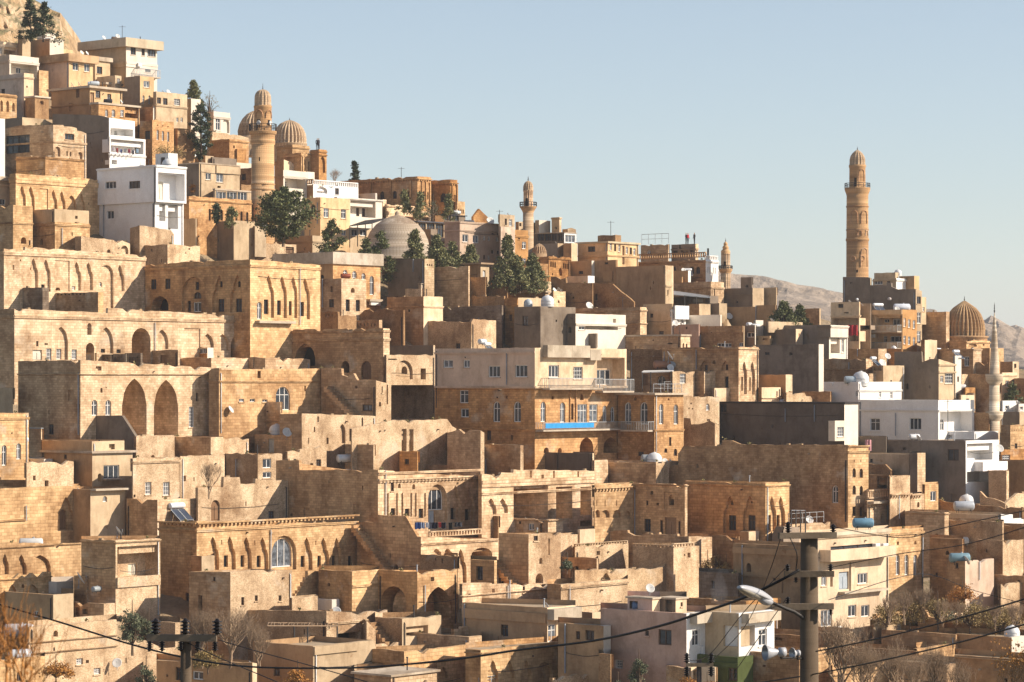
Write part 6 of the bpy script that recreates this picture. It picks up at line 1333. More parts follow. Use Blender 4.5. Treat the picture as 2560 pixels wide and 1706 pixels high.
W3 = H('half open concrete frame building with deep bays', 678, 716, 1946, 205, 860, 'so', 'n 755 462 122 180; n 880 462 122 165; h 932 285 34 50; c 730 400; I 1062 322 375 372; k 1085 480 24 40; o 1275 350 130 320; I 1525 335 178 352; o 1548 352 135 290; I 1790 338 118 310; o 1795 350 70 280; I 1788 705 120 96; h 1242 158 20 80; h 1492 158 20 85; h 1757 166 20 90; h 1365 205 28 42; c 1100 258 5 70', mr='sl', tp=[(678, 205), (716, 200), (925, 205), (930, 180), (1060, 187), (1064, 150), (1946, 165)])
dome_tank(1655, 118, 2.2, up=-5.1, desc='striped white domed tank'); dish(1145, 75, 100, back=-.6, up=-4.2)
H('sloped roof shed on the huts before the open building', 832, 925, 1062, 640, 700, 'sb', '', slab=(.3, .08), slabc=(.5, .42, .32), d=1)
H('bright pillar wall between open building and arcade', 1936, 1944, 2092, 46, 330, 'sl', '', d=4, tp=[(1944, 50), (2080, 48), (2092, 60)])
W4 = H('pale wall with slit vents and a low blind arcade', 1938, 1946, 2386, 320, 900, 'sy', 'N 1950 588 52 85; N 2018 590 90 85; N 2142 590 90 85; h 2055 485 9 60; h 2180 485 9 60; h 1965 485 9 60; e 0 345; d 2160 668 50 110; N 2260 600 80 80')
H('plain plaster wall foot below the open frame', 1760, 1785, 1950, 805, 960, 'pl', '')
H('dark ruined court with rubble heap', 1560, 1968, 1985, 1118, 1380, 'sb', 'O 1680 1200 130 140; o 1860 1230 70 110', mr='rl', rag=.1, d=3)
H('pale rubble spur above the dark ruined court', 1555, 1562, 1760, 868, 1120, 'rl', '', rag=.15, dep=4, d=1)
H('broken rubble front with scattered stones', 1480, 1490, 1960, 1330, 1560, 'rl', '', rag=.35, tp=[(1490, 1380), (1600, 1370), (1700, 1330), (1800, 1290), (1960, 1230)], dep=3)
T(1040, 1450, 4.202)
H('long pale low wall right of the sunlit arch', 480, 488, 1402, 45, 460, 'sl', 'c 0 165 5 8; i 955 60 8 240; i 975 0 8 300; h 800 95 30 40; k 1120 65 26 70', tp=[(488, 45), (555, 32), (795, 32), (797, 45), (1402, 46)])
H('rubble house with a brown shaded side', 1378, 1522, 2225, 50, 480, 'so', 'i 1605 60 5 240; c 1700 60', mr='rl', rag=.04)
X1 = H('long brown house with boxed plaster front', 488, 1380, 1676, 295, 780, 'cb', 's 1382 308 292 112; w 1380 470 92 180; h 1438 355 26 44; P 500 296 870 100; i 510 250 8 230', mr='pl')
dish(1375, 90, 105, back=.5); tank(1285, 75, 20, back=1, desc='low white barrel tank')
H('stepped brown ruin wall before the boxed plaster house', 668, 1150, 1160, 560, 760, 'sb', '', tp=[(668, 492), (700, 495), (705, 540), (735, 542), (740, 570), (905, 578), (908, 598), (1020, 600), (1024, 612), (1085, 614), (1090, 640), (1130, 645), (1150, 690), (1160, 700)], d=1)
H('pale wall with leaning timbers', 395, 402, 692, 492, 660, 'sl', '', tp=[(402, 515), (478, 512), (482, 488), (692, 490)], d=1)
tank(1235, 155, 60, back=-4, up=-4, col=(.55, .55, .53), desc='ribbed grey barrel tank')
H('brown terrace house with a white sack', -160, 556, 690, 600, 790, 'sb', '', mr='sl')
tank(230, 245, 15, back=-2, up=-2.6, col=(.6, .62, .66), desc='long steel barrel tank')
X4 = H('golden house with three tall niches and blind arch', 520, 680, 1498, 740, 1150, 'so', 'n 750 842 114 245; n 923 846 116 240; n 1098 842 116 245; N 1250 865 186 225; h 790 918 13 52; h 962 918 13 52; h 1137 918 13 52; c 0 765 5 16; R 680 1030 260 60', mr='sy', d=-1)
H('tall gloomy house with a white end strip', 1492, 1970, 2046, 485, 1180, 'cb', 'k 1780 530 92 105; k 1680 540 42 85; i 1572 460 4 520; h 1600 800 10 40', mr='wv')
H('grey roof block above the gloomy house', 1672, 1852, 1942, 345, 500, 'cd', '', mr='pl', d=1)
H('little pebble topped wall at the bottom edge', 1425, 1438, 1818, 1032, 1160, 'rb', '', rag=.08, mr='rl', dep=2, d=-3)
T(1540, 1160, 4.519)
H('brown stone wall block behind the low blind arcade', -107, 452, 600, -6, 260, 'so', '', mr='rl', rag=.06, d=1)
H('second brown block right of the pale pier', 568, 782, 960, 35, 240, 'so', '', mr='rl', rag=.06, d=1, tp=[(568, 70), (640, 20), (700, 12), (782, 36), (808, 42), (960, 48)])
Y1 = H('shaded house with a cross shaped door moulding', 190, 778, 806, 232, 850, 'so', 'k 320 622 72 146; m 540 315 145 206; O 588 350 58 120; d 552 605 130 200; k 500 638 28 155; k 705 648 24 150; O 385 305 38 42; k 342 415 22 54; h 455 440 30 30; c 0 240 5 12', mr='sl', join=W4, jd=.2)
Y2 = H('long amber house with two shaded niches and bright end', 780, 1690, 1958, 215, 860, 'so', 'n 1212 360 152 425; n 1435 360 152 425; k 1255 582 80 172; k 1475 582 80 172; O 1276 415 36 54; O 1500 415 24 30; n 1710 365 102 400; n 1812 365 98 390; g 1744 580 36 168; g 1845 580 34 168; c 0 245 5 16; h 1380 355 14 10; h 1730 500 10 15', mr='sy')
H('pale fenced terrace right of the long amber house', 1950, 1960, 2420, 685, 900, 'sl', 'R 1965 565 400 115', dep=5, d=1)
dish(2255, 95, 20, up=.4)
canopy('bed_frame', 'white metal bedstead like frame on the fenced terrace', [(1980, 520, -1), (2140, 522, -1), (2140, 523, .5), (1980, 521, .5)], (0, .33, .66, 1), M_WHITE, None, 2.2, cat='frame', th=.1)
H('small cement boxes in front of the bright end', 1400, 1500, 1616, 768, 850, 'cb', '', mr='pl', dep=2, d=-1)
H('grey concrete hut behind the utility pole', 1765, 1892, 2075, 706, 980, 'cd', '', mr='cm', tp=[(1765, 790), (1810, 708), (1892, 706), (2075, 715)])
H('stepped rubble wall below the cross shaped door', -248, 822, 1092, 822, 1030, 'sb', '', mr='sl', tp=[(-248, 700), (-125, 715), (-120, 770), (20, 745), (130, 750), (133, 780), (485, 776), (490, 795), (690, 797), (695, 825), (822, 822), (1092, 825)])
H('pale terrace wall with a stone baluster crest', -470, -460, 140, 940, 1220, 'rl', 'U -450 905 585 32; h -220 985 40 46', d=1)
H('brown sunken court wall with bright end', 188, 650, 940, 948, 1380, 'rb', 'U 192 902 450 46; U 655 902 230 46; h 808 1005 34 54; h 766 1018 16 24', mr='rl', d=1)
H('huge curving rubble retaining wall', -472, -462, 942, 1195, 1600, 'rl', 'n -200 1123 175 360; D -128 1279 60 205; h 740 1205 60 50', tp=[(-462, 1200), (60, 1192), (480, 1186), (570, 1150), (650, 1132), (942, 1122)])
H('dull brown wall right of the sunken court', 1085, 1388, 1396, 822, 1270, 'sb', '', d=1)
Y9 = H('big tan wall left of the utility pole', 1325, 2225, 2250, 935, 1760, 'pb', 'P 1330 940 880 66; c 0 1300 5 6; k 1880 1440 5 5; i 1430 920 4 500', mr='pe')
H('dark court wall below the dry shrubs', 935, 1380, 1392, 1240, 1620, 'sd', 'k 1080 1320 34 90', d=-1)
T(1480, 1400, 4.902)
A3 = H('amber roofed house behind the pink and white block', 1160, 1890, 2318, 508, 980, 'sb', 'c 0 600; i 2250 700 10 240; G 1700 560 90 90', mr='so')
A1 = H('pink house with dark framed window and white return', 105, 1158, 1396, 660, 1760, 'pk', 'k 812 855 162 190; k 650 868 46 62; G 275 1225 102 108; h 545 812 14 14; s 1200 655 222 125; w 1228 855 92 200; P 1330 1060 30 140; i 220 800 4 300', mr='ww')
tank(485, 290, 8, back=1.5, up=.1, col=(.12, .18, .30), desc='long navy blue barrel tank')
H('+', 435, 738, 832, 466, 670, 'pk', 'k 455 505 106 96', mr='pl', on=3, slab=(.12, .12))
dish(650, 115, 15, back=.6, up=.1)
H('+', 832, 1025, 1160, 468, 670, 'cd', 'o 900 490 80 165; k 1085 520 28 52', mr='pl', on=0, slab=(.12, .12))
A2 = H('white house with square loggias and an orange cloth', 1388, 1800, 2234, 656, 1720, 'pe', 'b 1608 808 178 252; s 1832 662 396 112; b 1824 808 172 252; w 2042 850 102 205; G 2040 1330 86 160; k 1600 1220 60 60; h 2190 770 5 5', mr='ww', join=A1, jd=.1)
H('+', 1020, 1786, 1976, 1196, 1290, 'pn', 'h 1100 1255 5 5', mr='pn', on=-1.2, ext=.1)
H('+', 1500, 1786, 1976, 1270, 1600, 'pn', 'k 1672 1325 112 160', mr='pn', on=-.2)
H('small roofless yard hut before the green band', 910, 1215, 1320, 1320, 1700, 'rb', 'o 1240 1350 60 140', mr='pl', d=-3)
H('white garden post and door frame', 1320, 1508, 1516, 1318, 1700, 'pl', '', d=-4)
H('narrow rubble buttress left of the pink house', 82, 228, 236, 1160, 1700, 'rb', '', d=-2)
H('broken crowned brown wall right of the white house', 2205, 2600, 2620, 940, 1400, 'sb', 'h 2240 955 90 30', rag=.15, d=1)
T(2040, 1140, 4.519)
H('dark porch behind the carved balcony', 585, 828, 836, 215, 420, 'sb', 'o 690 232 136 140', d=1)
Z1 = H('pale house with carved balcony and arched doorway', 572, 582, 1012, 506, 820, 'sl', 'O 732 648 44 108; s 588 515 282 26; U 600 385 225 100; e 600 540; i 800 560 6 160; h 640 640 10 10')
H('ragged pale tower beside the carved balcony', 826, 836, 1062, 232, 830, 'rb', 'i 930 450 8 260; h 905 300 30 10; e 880 430', mr='rl', rag=.18)
H('pale little house with a tiny arched window', 1058, 1068, 1196, 432, 650, 'sl', 'O 1143 520 26 62; e 0 435')
H('cream house with blue framed window', 1224, 1232, 1382, 322, 560, 'sy', 'w 1292 400 68 112')
Z2 = H('dark rubble wall carrying a large white dome tank', 1385, 2332, 2346, 540, 700, 'rb', '', rag=.06, tp=[(1385, 490), (1450, 520), (1860, 560), (2332, 590), (2346, 595)])
dome_tank(1618, 178, 1.5, up=.4, desc='striped white dome tank')
H('rubble gable stub right of the white balconies', 1950, 2152, 2180, 170, 450, 'rb', '', mr='sl')
H('ragged brown wall below the white balconies', 1850, 2140, 2400, 400, 620, 'rb', '', mr='rl', tp=[(1850, 400), (1920, 470), (2000, 480), (2140, 540), (2280, 420), (2400, 430)], rag=.1, d=1)
H('brown house with bright end, right of carved balcony', 1005, 1452, 1500, 640, 980, 'sb', 'c 0 650 5 8', mr='sl')
H('long brown wall under the grey roof', 1495, 2106, 2122, 742, 1020, 'rb', '', mr='sl')
tank(1680, 215, 15, back=-1, up=-2.2, desc='cream barrel tank', col=(.66, .64, .6))
H('grey flat roof beside white steps', 1500, 2085, 2100, 668, 780, 'ce', '')
tank(1615, 240, 6, back=1, up=.5, col=(.42, .45, .5), desc='long blue grey barrel tank')
H('white stepped wall at the right edge', 2082, 2092, 2345, 660, 800, 'ww', '', tp=[(2092, 660), (2222, 662), (2225, 712), (2345, 715)], dep=3)
H('brown rubble house at the right edge, lower', 2116, 2395, 2405, 790, 1020, 'rb', '')
Z5 = H('cream house with three tall arched windows', 786, 820, 1213, 838, 1430, 'so', 'a 900 1116 46 232; a 1000 1116 46 232; a 1100 1116 46 232; O 912 965 26 42; O 1110 960 26 42; i 1195 920 6 450; c 900 870; H 1 1 1 1', mr='sy')
Z6 = H('cream three storey house with air conditioners', -110, -100, 822, 886, 2030, 'pl', 'B 40 1062 742 108; k 165 1008 480 42; u 622 990 50 60; u 708 990 56 60; P 380 1200 40 340; v 258 1310 112 200; w 470 1325 112 120; k 566 1325 30 120; s 250 1537 490 26; w 363 1686 92 132; w 510 1686 94 132; w 54 1740 126 190; w 60 1360 60 110; u 180 1925 60 60; h 160 1370 30 110; c 0 930 5 20', slab=(.2, .3), slabc=(.6, .52, .4), d=1)
tank(640, 250, 6, back=1, up=-.1, col=(.12, .24, .34), desc='bright blue barrel tank')
H('shadowed brown house with a cactus of pipes', 1285, 1655, 1665, 940, 1420, 'sb', 'k 1320 1060 80 12; O 1462 1070 44 50; k 1350 1320 24 50', rag=.04)
Z7 = H('tan stepped block carrying a blue tank', 1475, 1685, 2010, 1190, 1540, 'sb', 'k 1576 1210 32 60; i 1838 1190 5 210', mr='pu')
tank(1700, 240, 6, back=.9, up=.35, col=(.17, .28, .34), desc='teal blue barrel tank'); dish(1700, 110, 110, back=.3, up=.1)
H('dark rubble wall with a bright patch wall', 1815, 2110, 2345, 955, 1420, 'rb', 'k 1918 1055 18 36', mr='rl', tp=[(1815, 940), (2110, 958), (2345, 945)])
H('low brown wall above the orchard, right', 2005, 2392, 2405, 1362, 1520, 'rb', 'k 2275 1405 26 50')
H('white rubble heap wall at the right edge', 2080, 2092, 2400, 1450, 1560, 'rl', '', rag=.2, dep=2)
T(1940, 1380, 3.795)
H('tan wall with a white slot window in the orchard', 915, 925, 1346, 642, 830, 'pb', 'w 1152 662 38 110; c 0 690 5 4', mr='pe')
H('triangular ruined brown gable', 1345, 1582, 1592, 620, 820, 'sb', '', tp=[(1345, 520), (1385, 516), (1420, 560), (1450, 615), (1545, 632), (1582, 680), (1592, 690)])
H('pale strip wall behind the triangular gable', 1555, 1562, 1832, 620, 740, 'pl', '', dep=3, d=2)
H('long low brown wall in the right foreground', 1480, 2300, 2312, 692, 900, 'sb', 'c 0 705')
H('brown brick house in the right foreground, left part', 1000, 1706, 1714, 785, 1010, 'sb', '', d=1)
H('grey brown house with a white dome', 1700, 2236, 2360, 812, 1060, 'cb', 'c 0 1025; h 2290 870 20 30', mr='wv')
dome_tank(2150, 150, 1.5, up=.2)
H('pale arched remnant behind bare branches', 1330, 1338, 1702, 920, 1110, 'sy', 'Q 1360 960 80 150; N 1500 970 100 140', rag=.08)
H('dim stone house behind bare branches', 640, 1332, 1340, 945, 1160, 'sb', 'o 720 1000 90 100', rag=.05, d=1)
H('brown stone house next to the utility pole', 380, 655, 700, 780, 1010, 'sb', '', mr='sl', d=2)
H('round topped rubble wall in the orchard', 690, 700, 1030, 720, 900, 'rl', '', rag=.15, tp=[(700, 760), (800, 720), (920, 700), (1030, 770)], dep=3, d=2)
H('bright end wall low beside the utility pole', 390, 398, 548, 976, 1360, 'sy', '')
H('sunlit wall at the bottom right of the pole', 535, 545, 1135, 1130, 1400, 'sy', 'c 0 1165 5 8', d=-2)
H('brown house with bright narrow end, bottom right', 1100, 1620, 1702, 1072, 1400, 'sb', '', mr='sl')
H('plain tan wall in the bottom right corner', 1695, 2430, 2440, 1032, 1400, 'pb', 'c 0 1045 5 8', d=1)
H('brown wall left of the pole at the bottom', -400, 220, 232, 980, 1400, 'sb', 'h 40 1100 5 5', d=-3)
# ---------------- foreground: utility poles, lamp, loudspeakers, cables ----------------
M_CONC = wallmat('c'); M_BLACK = plain('black_porcelain', (.012, .010, .010), .25, 0, .1); M_CABLE = plain('black_cable', (.010, .009, .009), .6, 0, .1)
M_LAMP = plain('lamp_housing', (.42, .42, .44), .35, .1, .06); M_LENS = plain('lamp_lens', (.30, .27, .22), .15, 0, .1)
def insulator(q, x, y, z, s, n=4, up=1):
    s *= 1.25
    q.lathe([(r*s, z+up*h*s) for r, h in [(.25, 0)]+[p for i in range(n) for p in ((.3, .15+i*.42), (.62, .25+i*.42), (.62, .33+i*.42), (.3, .42+i*.42))]+[(.2, .2+n*.42), (.05, .3+n*.42)]], 12, ctr=(x, y))
def pole(label, x, ytop, wpx, D, arms, foot=-60, col=(.12, .088, .06)):
    k = D/F; bx = (x-CX)*k; r = wpx*k/2; zt = (HY-ytop)*k; zb = zt-11
    root = empty('utility_pole', (bx, D, zb), label, 'utility pole', 'concrete utility poles'); org = (bx, D, zb)
    q = MB(); q.lathe([(r*1.45, zb), (r, zt-.001), (r*.98, zt)], 28, ctr=(bx, D)); q.build('shaft', M_CONC, root, col, org)
    for (x0, x1, y0, y1, ang, ins) in arms:
        z1, z0 = (HY-y0)*k, (HY-y1)*k; a0, a1 = (x0-x)*k, (x1-x)*k; ca, sa = math.cos(R(ang)), math.sin(R(ang)); q = MB()
        q.obox((bx, D), (ca, sa), (sa, -ca), a0/ca, a1/ca, r*.9, r*.9+.10, z0, z1); q.build('crossarm', M_CONC, root, (.19, .15, .11), org)
        for (ix, s, up) in ins:
            t = (ix-x)*k/ca; q = MB(); insulator(q, bx+ca*t+sa*(r*.9+.05), D+sa*t-ca*(r*.9+.05), z1 if up > 0 else z0, s, 4 if s > .07 else 3, up); q.build('insulator', M_BLACK, root, None, org)
    return root, bx, D, k
rp, bx, D0, k0 = pole('thick concrete utility pole with three crossarms, right of centre', 2023, 1343, 43, 48, [
 (1936, 2082, 1330, 1345, 14, [(1960, .075, 1), (2075, .07, 1)]), (1956, 2080, 1426, 1441, 4, [(1964, .06, 1), (2072, .06, 1), (1985, .05, -1)]), (1922, 2078, 1507, 1522, 6, [(1964, .06, 1), (2072, .05, -1)])])
lp = pole('slimmer concrete utility pole with one crossarm, lower left', 465, 1603, 27, 62, [(370, 545, 1585, 1602, -3, [(392, .14, 1), (466, .14, 1), (546, .14, 1), (377, .09, -1), (408, .09, -1), (455, .09, -1), (497, .09, -1), (541, .09, -1)])])
pole('short dark pole with small insulators at the bottom', 1748, 1650, 12, 70, [(1714, 1782, 1657, 1666, 3, [(1716, .10, 1), (1777, .10, 1), (1716, .1, -1), (1777, .1, -1)])], col=(.10, .08, .07))
# street lamp on its arm
D = 47.4; k = D/F; L0 = Vector(P3(1962, 1521, D)); L1 = Vector(P3(1847, 1470, D-1.6)); d = (L1-L0).normalized(); up = Vector((0, 0, 1)); sd = d.cross(up).normalized(); u2 = sd.cross(d).normalized()
root = empty('street_lamp', tuple(L0), 'white cobra head street lamp on an arm from thick utility pole', 'street lamp'); org = tuple(L0)
q = MB(); q.tube([Vector(P3(2012, 1548, D0)), Vector(P3(1985, 1530, D)), L0, L0+(L1-L0)*.4], .030, 8); q.build('arm', M_IRON, root, None, org)
def shell(name, m, lo, hi, wid, z0, z1):
    q = MB(); n = 12; s = 16; rings = []
    for i in range(n+1):
        t = i/n; c = L0+(L1-L0)*(lo+(hi-lo)*t); env = max(.08, math.sin(math.pi*min(1, .16+.80*t))**.55); w = wid*env; i0 = len(q.v); rings.append(i0)
        for j in range(s):
            a = 2*math.pi*j/s; y = math.sin(a); q.v.append(tuple(c+sd*(w*math.cos(a))+u2*((z1 if y > 0 else z0)*abs(y)*env)))
    for i in range(n):
        for j in range(s): q.f.append((rings[i]+j, rings[i]+(j+1) % s, rings[i+1]+(j+1) % s, rings[i+1]+j)); q.sm.append(True)
    for r0 in (rings[0], rings[-1]): q.f.append(tuple(range(r0, r0+s))); q.sm.append(False)
    return q.build(name, m, root, None, org)
shell('housing', M_LAMP, .35, 1, .11, -.02, .115); shell('lens', M_LENS, .55, .985, .095, -.07, .0); shell('gear_cover', M_LAMP, .33, .58, .09, -.09, .0)
def horn(label, x, y, rpx, D, dx, L):
    k = D/F; c = Vector(P3(x, y, D)); ax = Vector((dx, -.35, .0)).normalized(); root = empty('loudspeaker', tuple(c), label, 'loudspeaker', 'horn loudspeakers on the utility pole'); org = tuple(c); q = MB()
    a = ax.cross(Vector((0, 0, 1))).normalized(); b = ax.cross(a); s = 24; R_ = rpx*k; prof = [(R_, 0), (R_*1.03, -.01), (R_*.62, -L*.35), (R_*.36, -L*.62), (R_*.34, -L*.7), (R_*.58, -L*.72), (R_*.58, -L), (.02, -L)]
    def sweep(prof, q):
        i0 = len(q.v)
        for r_, h in prof:
            for j in range(s): w = 2*math.pi*j/s; q.v.append(tuple(c+ax*h+(a*math.cos(w)+b*math.sin(w))*r_))
        for i in range(len(prof)-1):
            for j in range(s): q.f.append((i0+i*s+j, i0+i*s+(j+1) % s, i0+(i+1)*s+(j+1) % s, i0+(i+1)*s+j)); q.sm.append(True)
    sweep(prof, q); q.build('bell', M_LAMP, root, None, org); q = MB(); sweep([(R_*.97, -.005), (R_*.5, -L*.4), (R_*.22, -L*.5), (R_*.2, -L*.25), (.01, -L*.22)], q); q.build('throat', M_STEEL, root, None, org)
    q = MB(); q.tube([c-ax*L*.8, c-ax*L*.8+Vector((0, 0, -.1)), Vector(P3(2012, y+12, D0))], .015, 6); q.build('bracket', M_IRON, root, None, org)
horn('white horn loudspeaker facing left on the thick utility pole', 1912, 1632, 20, 47.2, -1, .36)
horn('second horn loudspeaker tucked close against the thick utility pole', 1980, 1634, 14, 47.7, -.6, .14)
def cable(label, pts, rad=.018, n=6):
    """pts: (photo x, photo y, distance); a hanging line, smoothed"""
    P = [Vector(P3(x, y, D)) for x, y, D in pts]; out = []
    for i in range(len(P)-1):
        p0, p1, p2, p3 = P[max(i-1, 0)], P[i], P[i+1], P[min(i+2, len(P)-1)]
        for j in range(n):
            t = j/n; out.append(.5*((2*p1)+(p2-p0)*t+(2*p0-5*p1+4*p2-p3)*t*t+(3*p1-p0-3*p2+p3)*t**3))
    out.append(P[-1]); q = MB(); q.tube(out, rad, 6); o = q.build('overhead_cable', M_CABLE, None, None, tuple(P[0])); tag(o, label, 'cable', 'overhead cables'); return o
cable('thick twisted black cable sagging from the street lamp leftwards', [(-40, 1500, 78), (150, 1556, 76), (330, 1612, 74), (480, 1648, 72), (620, 1667, 70), (800, 1671, 67), (940, 1667, 64), (1130, 1650, 61), (1300, 1625, 58), (1480, 1603, 55), (1640, 1568, 52), (1760, 1530, 50), (1862, 1494, 48.4), (1950, 1452, 47.6), (1998, 1425, 47.6)], .024)
cable('upper black cable running from the thick pole to the right edge', [(2040, 1629, 47.6), (2203, 1595, 44), (2420, 1540, 40), (2620, 1480, 36)], .012)
cable('lower black cable running past the thick pole to the right edge', [(1800, 1722, 52), (1940, 1701, 49.5), (2045, 1684, 47.6), (2203, 1652, 44), (2388, 1609, 40), (2620, 1545, 36)], .012)
cable('thin wire dropping steeply left from the middle crossarm', [(1964, 1420, 47.6), (1860, 1530, 52), (1770, 1640, 58), (1716, 1652, 69)], .008)
cable('thin wire dropping steeply left from the lower crossarm', [(1964, 1500, 47.6), (1900, 1590, 52), (1830, 1690, 58), (1800, 1730, 62)], .008)
cable('thin wire dropping steeply left from the top crossarm', [(1960, 1318, 47.6), (1920, 1440, 50), (1860, 1570, 55), (1777, 1655, 69)], .008)
cable('short curled wire between the top and middle crossarms', [(1975, 1345, 47.5), (1992, 1385, 47.3), (1990, 1425, 47.5)], .009)
cable('thin wire rising right from the middle crossarm', [(2072, 1420, 47.6), (2250, 1385, 44), (2420, 1360, 41), (2620, 1300, 37)], .007)
cable('thin wire rising right from the top crossarm', [(2075, 1316, 47.6), (2250, 1345, 44), (2360, 1320, 42), (2620, 1265, 37)], .007)
cable('pale thin wire falling right over the orchard', [(2072, 1500, 47.6), (2300, 1435, 60), (2440, 1478, 62), (2620, 1525, 62)], .007)
cable('thin wire from the left pole falling right', [(546, 1600, 62), (640, 1628, 60), (760, 1660, 57), (900, 1700, 54), (960, 1720, 53)], .010)
cable('second thin wire from the left pole falling right', [(466, 1606, 62), (560, 1650, 60), (680, 1700, 57), (720, 1720, 56)], .010)
# washing on a line in front of the ornate mansion
def cloth(label, p, w, h, col, seed):
    rng = random.Random(seed); q = MB(); n, m = 8, 6; g = [[(p[0]+w*i/n, p[1]+.07*math.sin(i*1.7+seed)+.04*j/m*math.cos(i*2.1), p[2]-h*j/m*(1+.06*math.sin(i+seed))) for i in range(n+1)] for j in range(m+1)]
    for j in range(m):
        for i in range(n): q.quad(g[j][i], g[j][i+1], g[j+1][i+1], g[j+1][i], True)
    o = q.build('garment', M_TINT, None, col, p); tag(o, label, 'laundry', 'washing on the line'); return o
Dl = 240; a = P3(1036, 1305, Dl); b = P3(1160, 1305, Dl); q = MB(); q.tube([a, ((a[0]+b[0])/2, Dl, a[2]-.15), b], .02, 5); o = q.build('clothesline', M_CABLE, None, None, a); tag(o, 'washing line strung in front of the ornate mansion windows', 'clothesline')
for i, (x, w, h, c, n_) in enumerate(((1037, .45, .55, (.05, .10, .30), 'blue jeans, leftmost on the washing line'), (1050, .4, .5, (.3, .36, .5), 'pale blue shirt on the washing line'), (1064, .3, .45, (.6, .6, .65), 'white cloth beside the pale blue shirt on the washing line'), (1076, .6, .5, (.02, .02, .04), 'bundled black garment on the washing line'), (1096, .25, .4, (.5, .06, .06), 'red cloth on the washing line'), (1103, .4, .5, (.03, .03, .05), 'dark shirt right of the red cloth on the washing line'), (1122, .3, .6, (.03, .03, .03), 'black trousers on the washing line'), (1137, .6, .35, (.03, .03, .04), 'black cloth at the right end of the washing line'))):
    p = P3(x, 1305, Dl); cloth(n_, (p[0], p[1], p[2]-.05), w, h, c, i)
p = P3(1866, 1618, 236); cloth('orange cloth hung over the white loggia wall', (p[0], p[1]-2, p[2]+.2), .35, .8, (.7, .16, .04), 11)
p = P3(2120, 813, depth(2120, 870)-2.6); cloth('large red blanket hung from the white apartment balcony', (p[0], p[1], p[2]), 1.3, 1.4, (.35, .01, .02), 12)
p = P3(2163, 1100, depth(2170, 1120)-4); cloth('pink cloth hung beside the white villa', (p[0], p[1], p[2]), .7, 1.2, (.6, .3, .32), 13)
p = P3(280, 368, depth(273, 412)-1.9)
for i, c in enumerate(((.5, .45, .5), (.45, .1, .1), (.2, .25, .5), (.6, .6, .6), (.5, .1, .15), (.15, .15, .2), (.3, .45, .6))): cloth(('grey', 'red', 'blue', 'white', 'crimson', 'dark', 'light blue')[i]+' garment on the white balcony block', (p[0]+i*.46, p[1]+i*.46*1.19, p[2]-.1*(i % 3)), .3, .5+.1*(i % 2), c, 20+i)
# ---------------- trees of the upper town ----------------
tree('dark conifer on the rocky outcrop at the top left, left of two', 77, 0, 88, 30, 'fir', 0, 'conifer', 1, .9, D=418)
tree('dark conifer on the rocky outcrop at the top left, right of two', 108, 8, 88, 34, 'fir', 0, 'conifer', 2, .9, D=416)
tree('tall dark cypress among the upper left houses', 503, 262, 392, 26, 'cypress', -3, 'cypress', 3, 1)
tree('grey green pine on the upper left skyline', 485, 203, 262, 22, 'young', 6, 'pine_tree', 4, 1.1)
tree('thin brownish pine right of the skyline pine', 524, 227, 285, 24, 'dry', 4, 'pine_tree', 5, .5)
tree('largest dark umbrella pine at the foot of clock minaret', 708, 472, 598, 68, 'pine', -20, 'pine_tree', 6, 1.7)
tree('dark pine lower right of the largest pine', 830, 553, 640, 40, 'pine', -6, 'pine_tree', 7, 1)
tree('tiny black fir standing on the skyline', 886, 405, 442, 11, 'fir', 6, 'fir_tree', 8, .7)
bare_tree('bare tree on the skyline right of the madrasa portal', 838, 405, 458, 30, 3, 4)
tree('young pine in front of the bath dome, left', 952, 580, 690, 36, 'pine', -4, 'pine_tree', 9, 1)
tree('tallest young pine in front of the bath dome', 1036, 578, 680, 36, 'young', -5, 'pine_tree', 10, 1.4)
tree('young pine right of the bath dome', 1092, 590, 675, 34, 'young', -4, 'pine_tree', 11, 1.3)
tree('dense pine low in front of the bath dome', 915, 600, 695, 30, 'pine', -5, 'pine_tree', 120, 1)
tree('low spreading pine before the mosque forecourt wall', 1300, 662, 715, 34, 'young', -9, 'pine_tree', 123, 1.2)
tree('small pine before the beige apartment block, left', 1130, 608, 665, 29, 'young', -5, 'pine_tree', 12, 1.1)
tree('small pine before the beige apartment block, right', 1178, 615, 670, 26, 'young', -6, 'pine_tree', 13, 1.1)
tree('tall pine between beige block and mosque hall', 1272, 592, 712, 42, 'young', -8, 'pine_tree', 14, 1.7)
tree('broad pine next to the mosque hall forecourt', 1330, 640, 712, 36, 'young', -8, 'pine_tree', 15, 1.5)
tree('round dark pine before the far hill', 1958, 757, 812, 36, 'pine', -5, 'pine_tree', 17, 1.3)
tree('dark pine touching the round dark pine', 2000, 766, 812, 24, 'pine', -4, 'pine_tree', 18, .9)
for i, (x, yt, yb, w) in enumerate(((1010, 478, 520, 18), (1052, 482, 535, 16), (1082, 485, 535, 20), (1120, 487, 535, 15))):
    tree(['low pine in front of the school, leftmost', 'second pine in front of the school', 'grey pine at the inner corner of the school', 'pine before the end block of the school'][i], x, yt, yb, w, 'young' if i != 2 else 'olive', -8, 'pine_tree', 20+i, .7)
tree('potted fir by the blue awning', 541, 512, 540, 6, 'cypress', -12, 'fir_tree', 30, .5)
tree('small fir before the golden arched wall', 580, 520, 552, 17, 'young', -14, 'fir_tree', 31, .6)
tree('ochre shrub under the arched window house', 420, 352, 385, 38, 'dry', -4, 'shrub', 32, .9)
tree('orange shrub between grey house and white house', 480, 447, 475, 12, 'rust', -3, 'shrub', 33, .6)
